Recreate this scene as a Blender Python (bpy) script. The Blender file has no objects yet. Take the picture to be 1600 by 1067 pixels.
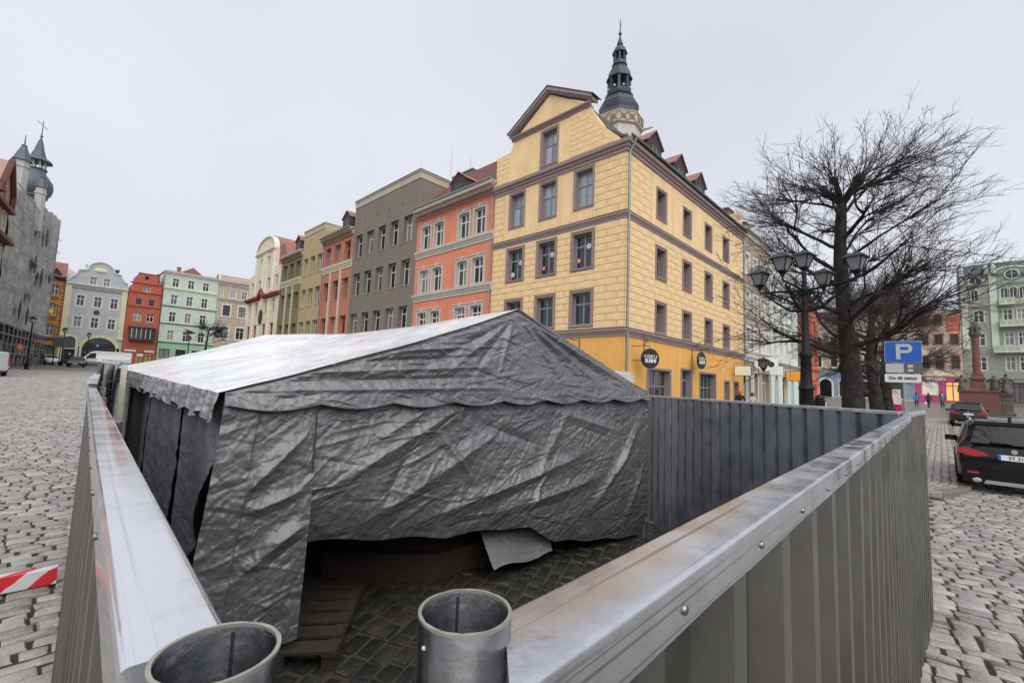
import bpy, bmesh, math, random
import numpy as np
from mathutils import Vector, Matrix, noise
from mathutils.geometry import delaunay_2d_cdt
random.seed(7)
rng = np.random.default_rng(11)
SC = bpy.context.scene
COL = SC.collection
R = math.radians
T = Matrix.Translation

# ---------------------------------------------------------------- camera
PITCH, ROLL, YAW, FOC = R(5.32), R(2.26), R(43.92), 705.0 / 1600 * 36
_f = Vector((0, math.cos(PITCH), math.sin(PITCH)))
_r = Vector((1, 0, 0))
_u = Vector((0, -math.sin(PITCH), math.cos(PITCH)))
_r2 = _r * math.cos(ROLL) + _u * math.sin(ROLL)
_u2 = -_r * math.sin(ROLL) + _u * math.cos(ROLL)
_rz = Matrix.Rotation(-(math.pi / 2 - YAW), 3, 'Z')   # turn so that the houses stand along X and Y
_rz = Matrix(((math.sin(YAW), math.cos(YAW), 0), (-math.cos(YAW), math.sin(YAW), 0), (0, 0, 1)))
_X, _Y, _Z = _rz @ _r2, _rz @ _u2, _rz @ (-_f)
cam_d = bpy.data.cameras.new('camera')
cam_d.sensor_width = 36; cam_d.lens = FOC; cam_d.clip_start = .02; cam_d.clip_end = 3000
cam = bpy.data.objects.new('camera', cam_d); COL.objects.link(cam)
cam.matrix_world = Matrix(((_X.x, _Y.x, _Z.x, 0), (_X.y, _Y.y, _Z.y, 0), (_X.z, _Y.z, _Z.z, 2.15), (0, 0, 0, 1)))
SC.camera = cam

# ---------------------------------------------------------------- overcast sky, one soft sun
SUN_EL, SUN_AZ = R(48), R(215)       # azimuth measured from +Y towards +X
world = bpy.data.worlds.new('World'); SC.world = world; world.use_nodes = True
nt = world.node_tree; nt.nodes.clear()
wo = nt.nodes.new('ShaderNodeOutputWorld'); bg = nt.nodes.new('ShaderNodeBackground')
sky = nt.nodes.new('ShaderNodeTexSky'); sky.sky_type = 'NISHITA'; sky.sun_disc = False
sky.sun_elevation = SUN_EL; sky.sun_rotation = SUN_AZ; sky.dust_density = 5; sky.air_density = 1.5
hs = nt.nodes.new('ShaderNodeHueSaturation'); hs.inputs['Saturation'].default_value = .12
mx = nt.nodes.new('ShaderNodeMix'); mx.data_type = 'RGBA'; mx.inputs[0].default_value = .93
tc = nt.nodes.new('ShaderNodeTexCoord'); nz = nt.nodes.new('ShaderNodeTexNoise')
nz.inputs['Scale'].default_value = 1.7; nz.inputs['Detail'].default_value = 4; nz.inputs['Roughness'].default_value = .45
rp = nt.nodes.new('ShaderNodeValToRGB')
rp.color_ramp.elements[0].position = .3; rp.color_ramp.elements[0].color = (4.1, 4.26, 4.78, 1)
rp.color_ramp.elements[1].position = .72; rp.color_ramp.elements[1].color = (4.72, 4.84, 5.32, 1)
L = nt.links
L.new(tc.outputs['Generated'], nz.inputs['Vector']); L.new(nz.outputs['Fac'], rp.inputs[0])
L.new(sky.outputs[0], hs.inputs['Color']); L.new(hs.outputs[0], mx.inputs[6]); L.new(rp.outputs[0], mx.inputs[7])
L.new(mx.outputs[2], bg.inputs['Color']); bg.inputs['Strength'].default_value = .1
L.new(bg.outputs[0], wo.inputs['Surface'])
sun_d = bpy.data.lights.new('sun', 'SUN'); sun_d.energy = 1.5; sun_d.angle = R(75); sun_d.color = (1, .97, .93)
sun = bpy.data.objects.new('sun', sun_d); COL.objects.link(sun)
_sd = Vector((math.sin(SUN_AZ) * math.cos(SUN_EL), math.cos(SUN_AZ) * math.cos(SUN_EL), math.sin(SUN_EL)))
sun.rotation_euler = _sd.to_track_quat('Z', 'Y').to_euler()
sun.location = (0, -20, 40)
vs = SC.view_settings
vs.view_transform = 'Standard'; vs.look = 'None'; vs.gamma = 1; vs.exposure = .8; vs.use_curve_mapping = False

# ---------------------------------------------------------------- helpers
def G(x, y):
    """height of the square's ground, rising away from the fence"""
    x = min(max(x, 0), 108); y = min(max(y, 0), 115)
    return .0002 * x * x + .0245 * y * y / (y + 6)

class MB:
    def __init__(s): s.v, s.f, s.m = [], [], []
    def add(s, vs_, fs, mi=0, M=None):
        o = len(s.v)
        s.v += [tuple(M @ Vector(p)) for p in vs_] if M else [tuple(p) for p in vs_]
        s.f += [tuple(i + o for i in f) for f in fs]; s.m += [mi] * len(fs); return s
    def box(s, x0, y0, z0, x1, y1, z1, mi=0, M=None):
        return s.add([(x0, y0, z0), (x1, y0, z0), (x1, y1, z0), (x0, y1, z0), (x0, y0, z1), (x1, y0, z1), (x1, y1, z1), (x0, y1, z1)],
                     [(0, 3, 2, 1), (4, 5, 6, 7), (0, 1, 5, 4), (1, 2, 6, 5), (2, 3, 7, 6), (3, 0, 4, 7)], mi, M)
    def tube(s, pts, rad, n=8, cap=True, mi=0, M=None):
        pts = [Vector(p) for p in pts]; k = len(pts)
        if not hasattr(rad, '__len__'): rad = [rad] * k
        vs_, fs = [], []; ref = None
        for i, p in enumerate(pts):
            d = (pts[min(i + 1, k - 1)] - pts[max(i - 1, 0)])
            d = d.normalized() if d.length > 1e-9 else Vector((0, 0, 1))
            if ref is None: ref = Vector((0, 0, 1)) if abs(d.z) < .9 else Vector((1, 0, 0))
            a = d.cross(ref).normalized(); b = a.cross(d); ref = b
            for j in range(n):
                t = 2 * math.pi * j / n
                vs_.append(p + (a * math.cos(t) + b * math.sin(t)) * rad[i])
        for i in range(k - 1):
            for j in range(n):
                fs.append((i * n + j, i * n + (j + 1) % n, (i + 1) * n + (j + 1) % n, (i + 1) * n + j))
        if cap: fs += [tuple(range(n))[::-1], tuple(range((k - 1) * n, k * n))]
        return s.add(vs_, fs, mi, M)
    def lathe(s, prof, n=16, c=(0, 0, 0), ph=0, mi=0, M=None):
        vs_, fs = [], []
        for r, z in prof:
            for j in range(n):
                t = 2 * math.pi * j / n + ph
                vs_.append((c[0] + r * math.cos(t), c[1] + r * math.sin(t), c[2] + z))
        for i in range(len(prof) - 1):
            for j in range(n):
                fs.append((i * n + j, i * n + (j + 1) % n, (i + 1) * n + (j + 1) % n, (i + 1) * n + j))
        fs += [tuple(range(n))[::-1], tuple(range((len(prof) - 1) * n, len(prof) * n))]
        return s.add(vs_, fs, mi, M)
    def prism(s, poly, a, b, ax='y', mi=0, M=None):
        """polygon extruded from a to b along ax; poly is (x,z) for y, (y,z) for x, (x,y) for z"""
        f = {'y': lambda p, d: (p[0], d, p[1]), 'x': lambda p, d: (d, p[0], p[1]), 'z': lambda p, d: (p[0], p[1], d)}[ax]
        n = len(poly)
        vs_ = [f(p, a) for p in poly] + [f(p, b) for p in poly]
        fs = [tuple(range(n)), tuple(range(2 * n - 1, n - 1, -1))] + [(i, n + i, n + (i + 1) % n, (i + 1) % n) for i in range(n)]
        return s.add(vs_, fs, mi, M)
    def sweep(s, path, prof, closed=False, mi=0, M=None):
        """profile (outward offset, z) along a plan path; outward is to the right of travel"""
        P = [Vector((p[0], p[1])) for p in path]; n = len(P); k = len(prof); vs_, fs = [], []
        for i, p in enumerate(P):
            d0 = (p - P[i - 1]).normalized() if i or closed else None
            d1 = (P[(i + 1) % n] - p).normalized() if i < n - 1 or closed else None
            d0 = d0 or d1; d1 = d1 or d0
            n0 = Vector((d0.y, -d0.x)); n1 = Vector((d1.y, -d1.x)); m = n0 + n1; m = m / max(m.dot(n0), .2)
            vs_ += [(p.x + m.x * o, p.y + m.y * o, z) for o, z in prof]
        for i in range(n if closed else n - 1):
            j = (i + 1) % n
            fs += [(i * k + a, j * k + a, j * k + (a + 1) % k, i * k + (a + 1) % k) for a in range(k)]
        if not closed: fs += [tuple(range(k))[::-1], tuple(range((n - 1) * k, n * k))]
        return s.add(vs_, fs, mi, M)
    def mesh(s, name, mats, smooth=None):
        me = bpy.data.meshes.new(name); me.from_pydata(s.v, [], s.f)
        for m in (mats if isinstance(mats, (list, tuple)) else [mats]): me.materials.append(m)
        if any(s.m): me.polygons.foreach_set('material_index', s.m)
        me.validate()
        bm = bmesh.new(); bm.from_mesh(me); bmesh.ops.recalc_face_normals(bm, faces=bm.faces); bm.to_mesh(me); bm.free()
        if smooth:
            me.polygons.foreach_set('use_smooth', [True] * len(me.polygons)); me.set_sharp_from_angle(angle=R(smooth))
        me.update(); return me
    def build(s, name, mats, parent=None, M=None, smooth=None):
        return put(name, s.mesh(name, mats, smooth), parent, M)

def put(name, me, parent=None, M=None):
    o = bpy.data.objects.new(name, me); COL.objects.link(o)
    if parent: o.parent = parent
    if M is not None: o.matrix_local = M
    return o

def tag(o, label=None, cat=None, group=None, kind=None):
    if label: o['label'] = label
    if cat: o['category'] = cat
    if group: o['group'] = group
    if kind: o['kind'] = kind
    return o

def thing(name, label, cat, loc, rz=0, group=None):
    o = bpy.data.objects.new(name, None); COL.objects.link(o); o.empty_display_size = .2
    o.matrix_local = T(Vector(loc)) @ Matrix.Rotation(rz, 4, 'Z')
    return tag(o, label, cat, group)

def copy_tree(o, parent=None):
    c = o.copy(); COL.objects.link(c); c.parent = parent
    if parent is not None: c.matrix_local = o.matrix_local
    for ch in list(o.children): copy_tree(ch, c)
    return c

# ---------------------------------------------------------------- materials
MATS = {}
def mat(name, col, rough=.7, metal=0., var=.12, scale=1.5, streak=0., bump=0., bscale=40., spec=.5, isl=0., col2=None, obj_rand=0., emit=None, coat=0., rvar=0.):
    if name in MATS: return MATS[name]
    m = bpy.data.materials.new(name); m.use_nodes = True; t = m.node_tree; N = t.nodes; K = t.links
    p = N['Principled BSDF']
    p.inputs['Roughness'].default_value = rough; p.inputs['Metallic'].default_value = metal
    p.inputs['Specular IOR Level'].default_value = spec
    if coat: p.inputs['Coat Weight'].default_value = coat; p.inputs['Coat Roughness'].default_value = .06
    c4 = (*col, 1)
    tc = N.new('ShaderNodeTexCoord')
    rgb = N.new('ShaderNodeRGB'); rgb.outputs[0].default_value = c4; cur = rgb.outputs[0]
    def mul(cur, fac_socket, lo, hi):
        mr = N.new('ShaderNodeMapRange'); mr.inputs['To Min'].default_value = lo; mr.inputs['To Max'].default_value = hi
        K.new(fac_socket, mr.inputs[0])
        v = N.new('ShaderNodeVectorMath'); v.operation = 'SCALE'; K.new(cur, v.inputs[0]); K.new(mr.outputs[0], v.inputs['Scale'])
        return v.outputs[0]
    if col2:
        n2 = N.new('ShaderNodeTexNoise'); n2.inputs['Scale'].default_value = scale * .7; n2.inputs['Detail'].default_value = 6; n2.inputs['Roughness'].default_value = .65
        K.new(tc.outputs['Object'], n2.inputs['Vector'])
        r2 = N.new('ShaderNodeValToRGB'); r2.color_ramp.elements[0].position = .42; r2.color_ramp.elements[1].position = .62
        r2.color_ramp.elements[0].color = c4; r2.color_ramp.elements[1].color = (*col2, 1)
        K.new(n2.outputs['Fac'], r2.inputs[0]); cur = r2.outputs[0]
    if var:
        n1 = N.new('ShaderNodeTexNoise'); n1.inputs['Scale'].default_value = scale; n1.inputs['Detail'].default_value = 8; n1.inputs['Roughness'].default_value = .6
        K.new(tc.outputs['Object'], n1.inputs['Vector']); cur = mul(cur, n1.outputs['Fac'], 1 - 2 * var, 1 + 2 * var)
    if streak:
        mp = N.new('ShaderNodeMapping'); mp.inputs['Scale'].default_value = (2.6, 2.6, .16); K.new(tc.outputs['Object'], mp.inputs['Vector'])
        n3 = N.new('ShaderNodeTexNoise'); n3.inputs['Scale'].default_value = 1; n3.inputs['Detail'].default_value = 6; K.new(mp.outputs[0], n3.inputs['Vector'])
        cur = mul(cur, n3.outputs['Fac'], 1 - 2 * streak, 1 + 2 * streak)
    if isl:
        g = N.new('ShaderNodeNewGeometry'); cur = mul(cur, g.outputs['Random Per Island'], 1 - isl, 1 + isl)
    if obj_rand:
        oi = N.new('ShaderNodeObjectInfo'); cur = mul(cur, oi.outputs['Random'], 1 - obj_rand, 1 + obj_rand)
    K.new(cur, p.inputs['Base Color'])
    if rvar:
        n5 = N.new('ShaderNodeTexNoise'); n5.inputs['Scale'].default_value = scale * 2; n5.inputs['Detail'].default_value = 6
        K.new(tc.outputs['Object'], n5.inputs['Vector'])
        mr = N.new('ShaderNodeMapRange'); mr.inputs['From Min'].default_value = .3; mr.inputs['From Max'].default_value = .7
        mr.inputs['To Min'].default_value = max(.03, rough - rvar); mr.inputs['To Max'].default_value = rough + rvar
        K.new(n5.outputs['Fac'], mr.inputs[0]); K.new(mr.outputs[0], p.inputs['Roughness'])
    if bump:
        n4 = N.new('ShaderNodeTexNoise'); n4.inputs['Scale'].default_value = bscale; n4.inputs['Detail'].default_value = 5
        K.new(tc.outputs['Object'], n4.inputs['Vector'])
        b = N.new('ShaderNodeBump'); b.inputs['Strength'].default_value = bump; b.inputs['Distance'].default_value = .02
        K.new(n4.outputs['Fac'], b.inputs['Height']); K.new(b.outputs[0], p.inputs['Normal'])
    if emit:
        p.inputs['Emission Color'].default_value = (*emit[:3], 1); p.inputs['Emission Strength'].default_value = emit[3]
    MATS[name] = m; return m

def S(r, g, b, k=1.):
    """sRGB bytes to linear, times k"""
    f = lambda c: ((c / 255 + .055) / 1.055) ** 2.4 if c > 10 else c / 255 / 12.92
    return (min(f(r) * k, .9), min(f(g) * k, .9), min(f(b) * k, .9))

def plaster(name, rgb, k=.9, **kw):
    a = dict(rough=.85, var=.09, scale=.8, streak=.08, bump=.25, bscale=30); a.update(kw)
    c = S(*rgb, k); y = .3 * c[0] + .6 * c[1] + .1 * c[2]
    return mat(name, tuple(v + (y - v) * .06 for v in c), **a)

STEEL = mat('galvanised steel', (.175, .17, .155), rough=.33, metal=.85, var=.2, scale=3, streak=.14, bump=.05, bscale=14, rvar=.14)
RAILM = mat('galvanised rail', (.66, .67, .70), rough=.31, metal=.95, var=.10, scale=7, bump=.05, bscale=30, rvar=.14)
RAILS = mat('polished galvanised rail', (.74, .75, .78), rough=.17, metal=.85, var=.05, scale=7, bump=.03, bscale=20, rvar=.09)
TUBEM = mat('galvanised tube', (.36, .37, .38), rough=.26, metal=1, var=.15, scale=14, bump=.08, bscale=50, rvar=.1)
SCREW = mat('zinc screw', (.25, .25, .25), rough=.35, metal=1, var=.1)
GLASS = mat('window glass', (.02, .023, .027), rough=.05, var=.0, obj_rand=.6, spec=.75)
SKYGL = mat('sky tinted curtained glass', (.30, .33, .37), rough=.08, var=.25, scale=2.2, obj_rand=.35, spec=.8)  # sky reflection and curtains painted together as one pale pane colour
GLASS2 = mat('curtained window glass', (.17, .175, .18), rough=.08, var=.3, scale=2.5, obj_rand=.7, spec=.7)
WHITE = mat('white frame paint', S(225, 225, 222, .9), rough=.5, var=.04)
GREYF = mat('grey frame paint', S(135, 145, 152, .9), rough=.5, var=.04)
DARKF = mat('dark frame paint', S(60, 58, 58), rough=.5, var=.05)
STEELI = mat('bluish galvanised steel', (.34, .365, .40), rough=.36, metal=.85, var=.2, scale=2.5, streak=.22, bump=.05, bscale=14, rvar=.14)
MAUVE = mat('mauve grey trim', S(150, 133, 131, .95), rough=.8, var=.06, streak=.05, scale=1.2)
ZINC = mat('zinc gutter', S(150, 160, 162, .9), rough=.4, metal=.5, var=.1, scale=4)
TILE = mat('dull red roof tile', S(146, 104, 100, .85), rough=.75, var=.15, scale=3, bump=.5, bscale=18)
TILE2 = mat('red roof tile', S(164, 114, 104, .8), rough=.75, var=.15, scale=3, bump=.5, bscale=18)
DARKROOF = mat('dark roof tile', S(70, 62, 62), rough=.7, var=.15, scale=3)
SLATE = mat('slate roof', S(84, 92, 98), rough=.6, var=.15, scale=2)
WOODB = mat('dark brown dormer cladding', S(74, 60, 58), rough=.7, var=.15, scale=4)
LEAD = mat('dark lead sheet', S(66, 72, 80, .9), rough=.5, metal=.3, var=.12, scale=.8, streak=.08)
BLACK = mat('black iron', (.008, .008, .009), rough=.5, spec=.22, var=.1, bump=.1)
RUBBER = mat('black rubber', (.012, .012, .012), rough=.8, var=.1)

def scratches(m, k=.55):
    """long fine scratches and grime drawn along the rail's length"""
    t = m.node_tree; N = t.nodes; K = t.links; p = N['Principled BSDF']; src = p.inputs['Base Color'].links[0].from_socket
    tc = N.new('ShaderNodeTexCoord'); mp = N.new('ShaderNodeMapping'); mp.inputs['Scale'].default_value = (1.3, 240, 240); K.new(tc.outputs['Object'], mp.inputs['Vector'])
    n = N.new('ShaderNodeTexNoise'); n.inputs['Scale'].default_value = 1; n.inputs['Detail'].default_value = 3; K.new(mp.outputs[0], n.inputs['Vector'])
    r = N.new('ShaderNodeMapRange'); r.inputs['From Min'].default_value = .60; r.inputs['From Max'].default_value = .68; r.inputs['To Min'].default_value = 1; r.inputs['To Max'].default_value = k; K.new(n.outputs['Fac'], r.inputs[0])
    n2 = N.new('ShaderNodeTexNoise'); n2.inputs['Scale'].default_value = 9; n2.inputs['Detail'].default_value = 8; n2.inputs['Roughness'].default_value = .7; K.new(tc.outputs['Object'], n2.inputs['Vector'])
    r2 = N.new('ShaderNodeMapRange'); r2.inputs['From Min'].default_value = .55; r2.inputs['From Max'].default_value = .8; r2.inputs['To Min'].default_value = 1; r2.inputs['To Max'].default_value = .55; K.new(n2.outputs['Fac'], r2.inputs[0])
    mu = N.new('ShaderNodeMath'); mu.operation = 'MULTIPLY'; K.new(r.outputs[0], mu.inputs[0]); K.new(r2.outputs[0], mu.inputs[1])
    v = N.new('ShaderNodeVectorMath'); v.operation = 'SCALE'; K.new(src, v.inputs[0]); K.new(mu.outputs[0], v.inputs['Scale']); K.new(v.outputs[0], p.inputs['Base Color'])
scratches(RAILM); scratches(RAILS, .8)
# ---------------------------------------------------------------- ground
def pip(x, y, poly):
    c = False; n = len(poly)
    for i in range(n):
        (x1, y1), (x2, y2) = poly[i], poly[i - 1]
        if (y1 > y) != (y2 > y) and x < (x2 - x1) * (y - y1) / (y2 - y1) + x1: c = not c
    return c

def ground_material():
    m = bpy.data.materials.new('worn cobble paving'); m.use_nodes = True; t = m.node_tree; N = t.nodes; K = t.links
    p = N['Principled BSDF']; tc = N.new('ShaderNodeTexCoord')
    nzd = N.new('ShaderNodeTexNoise'); nzd.inputs['Scale'].default_value = 1.3; K.new(tc.outputs['Object'], nzd.inputs['Vector'])
    ad = N.new('ShaderNodeVectorMath'); ad.operation = 'MULTIPLY_ADD'; ad.inputs[1].default_value = (.12, .12, 0)
    K.new(nzd.outputs['Color'], ad.inputs[0]); K.new(tc.outputs['Object'], ad.inputs[2])
    br = N.new('ShaderNodeTexBrick'); br.inputs['Scale'].default_value = 1; br.inputs['Brick Width'].default_value = .28
    br.inputs['Row Height'].default_value = .17; br.inputs['Mortar Size'].default_value = .016; br.inputs['Mortar Smooth'].default_value = .4
    br.inputs['Color1'].default_value = (*S(160, 154, 148, .8), 1); br.inputs['Color2'].default_value = (*S(122, 116, 110, .8), 1)
    br.inputs['Mortar'].default_value = (*S(62, 60, 52), 1); br.inputs['Bias'].default_value = .1
    K.new(ad.outputs[0], br.inputs['Vector'])
    n2 = N.new('ShaderNodeTexNoise'); n2.inputs['Scale'].default_value = .35; n2.inputs['Detail'].default_value = 8; K.new(tc.outputs['Object'], n2.inputs['Vector'])
    mr = N.new('ShaderNodeMapRange'); mr.inputs['To Min'].default_value = .65; mr.inputs['To Max'].default_value = 1.35; K.new(n2.outputs['Fac'], mr.inputs[0])
    v = N.new('ShaderNodeVectorMath'); v.operation = 'SCALE'; K.new(br.outputs['Color'], v.inputs[0]); K.new(mr.outputs[0], v.inputs['Scale'])
    K.new(v.outputs[0], p.inputs['Base Color']); p.inputs['Roughness'].default_value = .42
    b = N.new('ShaderNodeBump'); b.inputs['Strength'].default_value = .8; b.inputs['Distance'].default_value = .02; b.invert = True
    K.new(br.outputs['Fac'], b.inputs['Height']); K.new(b.outputs[0], p.inputs['Normal'])
    return m

gx = sorted(set(list(range(-400, -40, 40)) + list(range(-40, 130, 3)) + list(range(130, 420, 40))))
gm = MB()
gv = [(x, y, G(x, y)) for y in gx for x in gx]; n = len(gx)
gm.add(gv, [(j * n + i, j * n + i + 1, (j + 1) * n + i + 1, (j + 1) * n + i) for j in range(n - 1) for i in range(n - 1)])
ground = tag(gm.build('ground', ground_material(), smooth=60), kind='structure')

STONE = mat('wet granite sett', S(158, 154, 150, .8), rough=.26, var=.16, scale=7, isl=.32, bump=.5, bscale=24, rvar=.12)
JOINT = mat('mossy joint soil', S(60, 56, 46, .5), rough=.8, var=.2, scale=5, col2=S(64, 72, 38, .45))
DARKST = mat('shade darkened sett', S(92, 87, 78, .26), rough=.5, var=.25, scale=5, isl=.35, bump=.5, bscale=24)  # setts under the tent: the tent's shade is put into the stone colour
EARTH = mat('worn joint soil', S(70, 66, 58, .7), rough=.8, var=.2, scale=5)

def sett(m, c, ux, uy, w, d, h, rnd):
    """one dressed stone: skewed rounded block with a slightly domed, uneven top"""
    jt = lambda s_: rnd.uniform(-s_, s_)
    co = [(-1, -1), (0, -1.04), (1, -1), (1, 1), (0, 1.04), (-1, 1)]
    js = [(jt(.09), jt(.15)) for _ in co]; vs_ = []; tl = (jt(.006), jt(.006))
    for k, sc in ((-.03, 1.), (h * .55, .99), (h, .84)):
        for (a, b), (ja, jb) in zip(co, js):
            p = c + ux * ((a + ja) * w / 2 * (sc if k > 0 else 1)) + uy * ((b + jb) * d / 2 * (sc if k > 0 else 1))
            vs_.append((p.x, p.y, c.z + k + (a * tl[0] + b * tl[1] if k == h else 0)))
    vs_.append((c.x, c.y, c.z + h * 1.12))
    fs = []
    for r_ in (0, 6):
        fs += [(r_ + i, r_ + (i + 1) % 6, r_ + 6 + (i + 1) % 6, r_ + 6 + i) for i in range(6)]
    fs += [(12 + i, 12 + (i + 1) % 6, 18) for i in range(6)]
    m.add(vs_, fs)

def lay_setts(area, ang, row, lens, seed, single, label_joint, zoff=0., hole=None, wob=.012, stone=None):
    """rows of setts inside the plan polygon; the nearest `single` are objects of their own"""
    rnd = random.Random(seed); ca, sa = math.cos(ang), math.sin(ang)
    ux, uy = Vector((ca, sa, 0)), Vector((-sa, ca, 0))
    U = [p[0] * ca + p[1] * sa for p in area]; V = [-p[0] * sa + p[1] * ca for p in area]
    out = []; v = min(V)
    while v < max(V):
        rh = row * rnd.uniform(.88, 1.14); u = min(U) + rnd.uniform(0, lens[1])
        while u < max(U):
            ln = rnd.uniform(*lens)
            x = (u + ln / 2) * ca - (v + rh / 2) * sa; y = (u + ln / 2) * sa + (v + rh / 2) * ca
            if pip(x, y, area) and not (hole and hole(x, y)):
                wv = math.sin(u * 1.3 + seed) * wob
                out.append((x, y + wv, ln, rh))
            u += ln
        v += rh
    out.sort(key=lambda q: q[0] ** 2 + q[1] ** 2)
    big = MB()
    for i, (x, y, ln, rh) in enumerate(out):
        c = Vector((x, y, G(x, y) + zoff)); g_ = rnd.uniform(.018, .036)
        if i < single:
            m = MB(); sett(m, Vector((0, 0, 0)), ux, uy, ln - g_, rh - g_, rnd.uniform(.022, .036), rnd)
            o = m.build('sett', stone or STONE, ground, T(c), smooth=50)
        else:
            sett(big, c, ux, uy, ln - g_, rh - g_, rnd.uniform(.02, .034), rnd)
    if big.v: tag(big.build('distant_setts', stone or STONE, ground, smooth=50), kind='stuff')
    return len(out)

def joint_sheet(area, mat_, z=.006, step=1.5):
    """soil between the stones, just above the ground sheet"""
    xs = [p[0] for p in area]; ys = [p[1] for p in area]; m = MB()
    nx = max(2, int((max(xs) - min(xs)) / step)); ny = max(2, int((max(ys) - min(ys)) / step))
    P = lambda i, j: (min(xs) + (max(xs) - min(xs)) * i / nx, min(ys) + (max(ys) - min(ys)) * j / ny)
    idx = {}; vs_ = []; fs = []
    for j in range(ny + 1):
        for i in range(nx + 1):
            x, y = P(i, j); idx[i, j] = len(vs_); vs_.append((x, y, G(x, y) + z + .004))
    for j in range(ny):
        for i in range(nx):
            x, y = P(i + .5, j + .5)
            if pip(x, y, area): fs.append((idx[i, j], idx[i + 1, j], idx[i + 1, j + 1], idx[i, j + 1]))
    m.add(vs_, fs)
    return tag(m.build('joint_soil', mat_, ground), kind='stuff')

left_area = [(-4.5, 3.0), (.42, 3.0), (.62, 8), (1.1, 12), (3.5, 40), (6, 70), (-4.5, 70)]
right_area = [(3.2, .34), (9, .34), (13.1, .34), (14.1, -.1), (15.6, -.34), (60, -.34), (60, -7), (8, -7), (3.2, -3)]
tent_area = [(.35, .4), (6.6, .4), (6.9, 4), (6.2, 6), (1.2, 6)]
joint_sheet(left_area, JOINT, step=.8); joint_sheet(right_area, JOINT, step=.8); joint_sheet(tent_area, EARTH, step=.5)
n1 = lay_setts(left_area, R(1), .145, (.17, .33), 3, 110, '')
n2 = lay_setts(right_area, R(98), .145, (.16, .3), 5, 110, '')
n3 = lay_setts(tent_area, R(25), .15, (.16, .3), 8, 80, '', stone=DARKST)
print('setts', n1, n2, n3)

# raised pavement with a rounded kerb along the parking street
def pavement():
    edge = []
    for k in range(9):
        a = R(200 + 70 * k / 8)     # the rounded corner
        edge.append((15.6 + 1.9 * math.cos(a) * 1.25, 1.4 + 1.75 * math.sin(a)))
    edge = [(10.6, .95), (12.4, .75)] + edge[1:] + [(x, -.34 + (x - 16) * .006) for x in (18, 24, 32, 40, 52, 66)]
    far = [(66, 9.5), (44, 9.5), (24, 9.6), (10.6, 9.6)]
    area = edge + far
    m = MB(); top = []
    for (x, y) in area: top.append((x, y, G(x, y) + .1))
    nn = len(top)
    # top as strips between the kerb and the inner line
    vs_, fs = [], []
    for (x, y) in edge:
        for k in range(5):
            yy = y + (9.6 - y) * (k / 4) ** 1.6
            vs_.append((x, yy, G(x, yy) + .1))
    ne = len(edge)
    fs += [(i * 5 + k, (i + 1) * 5 + k, (i + 1) * 5 + k + 1, i * 5 + k + 1) for i in range(ne - 1) for k in range(4)]
    b0 = len(vs_)
    vs_ += [(x, y, G(x, y) - .05) for x, y in edge]
    fs += [(b0 + i, b0 + i + 1, (i + 1) * 5, i * 5) for i in range(ne - 1)]
    m.add(vs_, fs); pv = tag(m.build('pavement', ground.data.materials[0]), kind='structure')
    # kerb stones, one by one
    kerb_m = mat('granite kerb', S(140, 134, 128, .75), rough=.45, var=.14, scale=6, obj_rand=.2, bump=.4)
    pts = []
    for i in range(ne - 1):
        a, b = Vector(edge[i]), Vector(edge[i + 1]); L_ = (b - a).length; q = max(1, round(L_ / .8))
        pts += [a + (b - a) * k / q for k in range(q)]
    pts.append(Vector(edge[-1]))
    for a, b in zip(pts[:-1], pts[1:]):
        d = (b - a); L_ = d.length; d /= L_; nrm = Vector((-d.y, d.x))
        mb_ = MB(); z = G(a.x, a.y)
        M = Matrix(((d.x, nrm.x, 0, a.x), (d.y, nrm.y, 0, a.y), (0, 0, 1, z), (0, 0, 0, 1)))
        mb_.prism([(-.015, -.04), (-.015, .105), (.005, .125), (.16, .127), (.16, -.04)], .006, L_ - .006, 'x')
        mb_.build('kerb_stone', kerb_m, pv, M)
    rnd = random.Random(4); big = MB(); k = 0; rows = []
    for r_ in range(10):
        off = .17 + r_ * .17
        x = 13.4 + (.8 if r_ > 4 else 0)
        while x < 50:
            ln = rnd.uniform(.18, .3)
            # y of the kerb at x
            ys = [p for p in zip(edge[:-1], edge[1:]) if p[0][0] <= x <= p[1][0]]
            if ys:
                (xa, ya), (xb, yb) = ys[0]; y = ya + (yb - ya) * (x - xa) / (xb - xa) + off + .08
                rows.append((x + ln / 2, y, ln))
            x += ln
    rows.sort(key=lambda q: q[0])
    for i, (x, y, ln) in enumerate(rows):
        c = Vector((x, y, G(x, y) + .105))
        if i < 90:
            m = MB(); sett(m, Vector((0, 0, 0)), Vector((1, 0, 0)), Vector((0, 1, 0)), ln - .025, .145, .025, rnd)
            m.build('sett', STONE, pv, T(c), smooth=50)
        else: sett(big, c, Vector((1, 0, 0)), Vector((0, 1, 0)), ln - .025, .145, .025, rnd)
    tag(big.build('distant_setts', STONE, pv, smooth=50), kind='stuff')
pavement()

# ---------------------------------------------------------------- buildings
CACHE = {}
UNIT = None
def unit_box():
    global UNIT
    if UNIT is None:
        UNIT = MB().box(0, 0, 0, 1, 1, 1).v
    return UNIT

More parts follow.
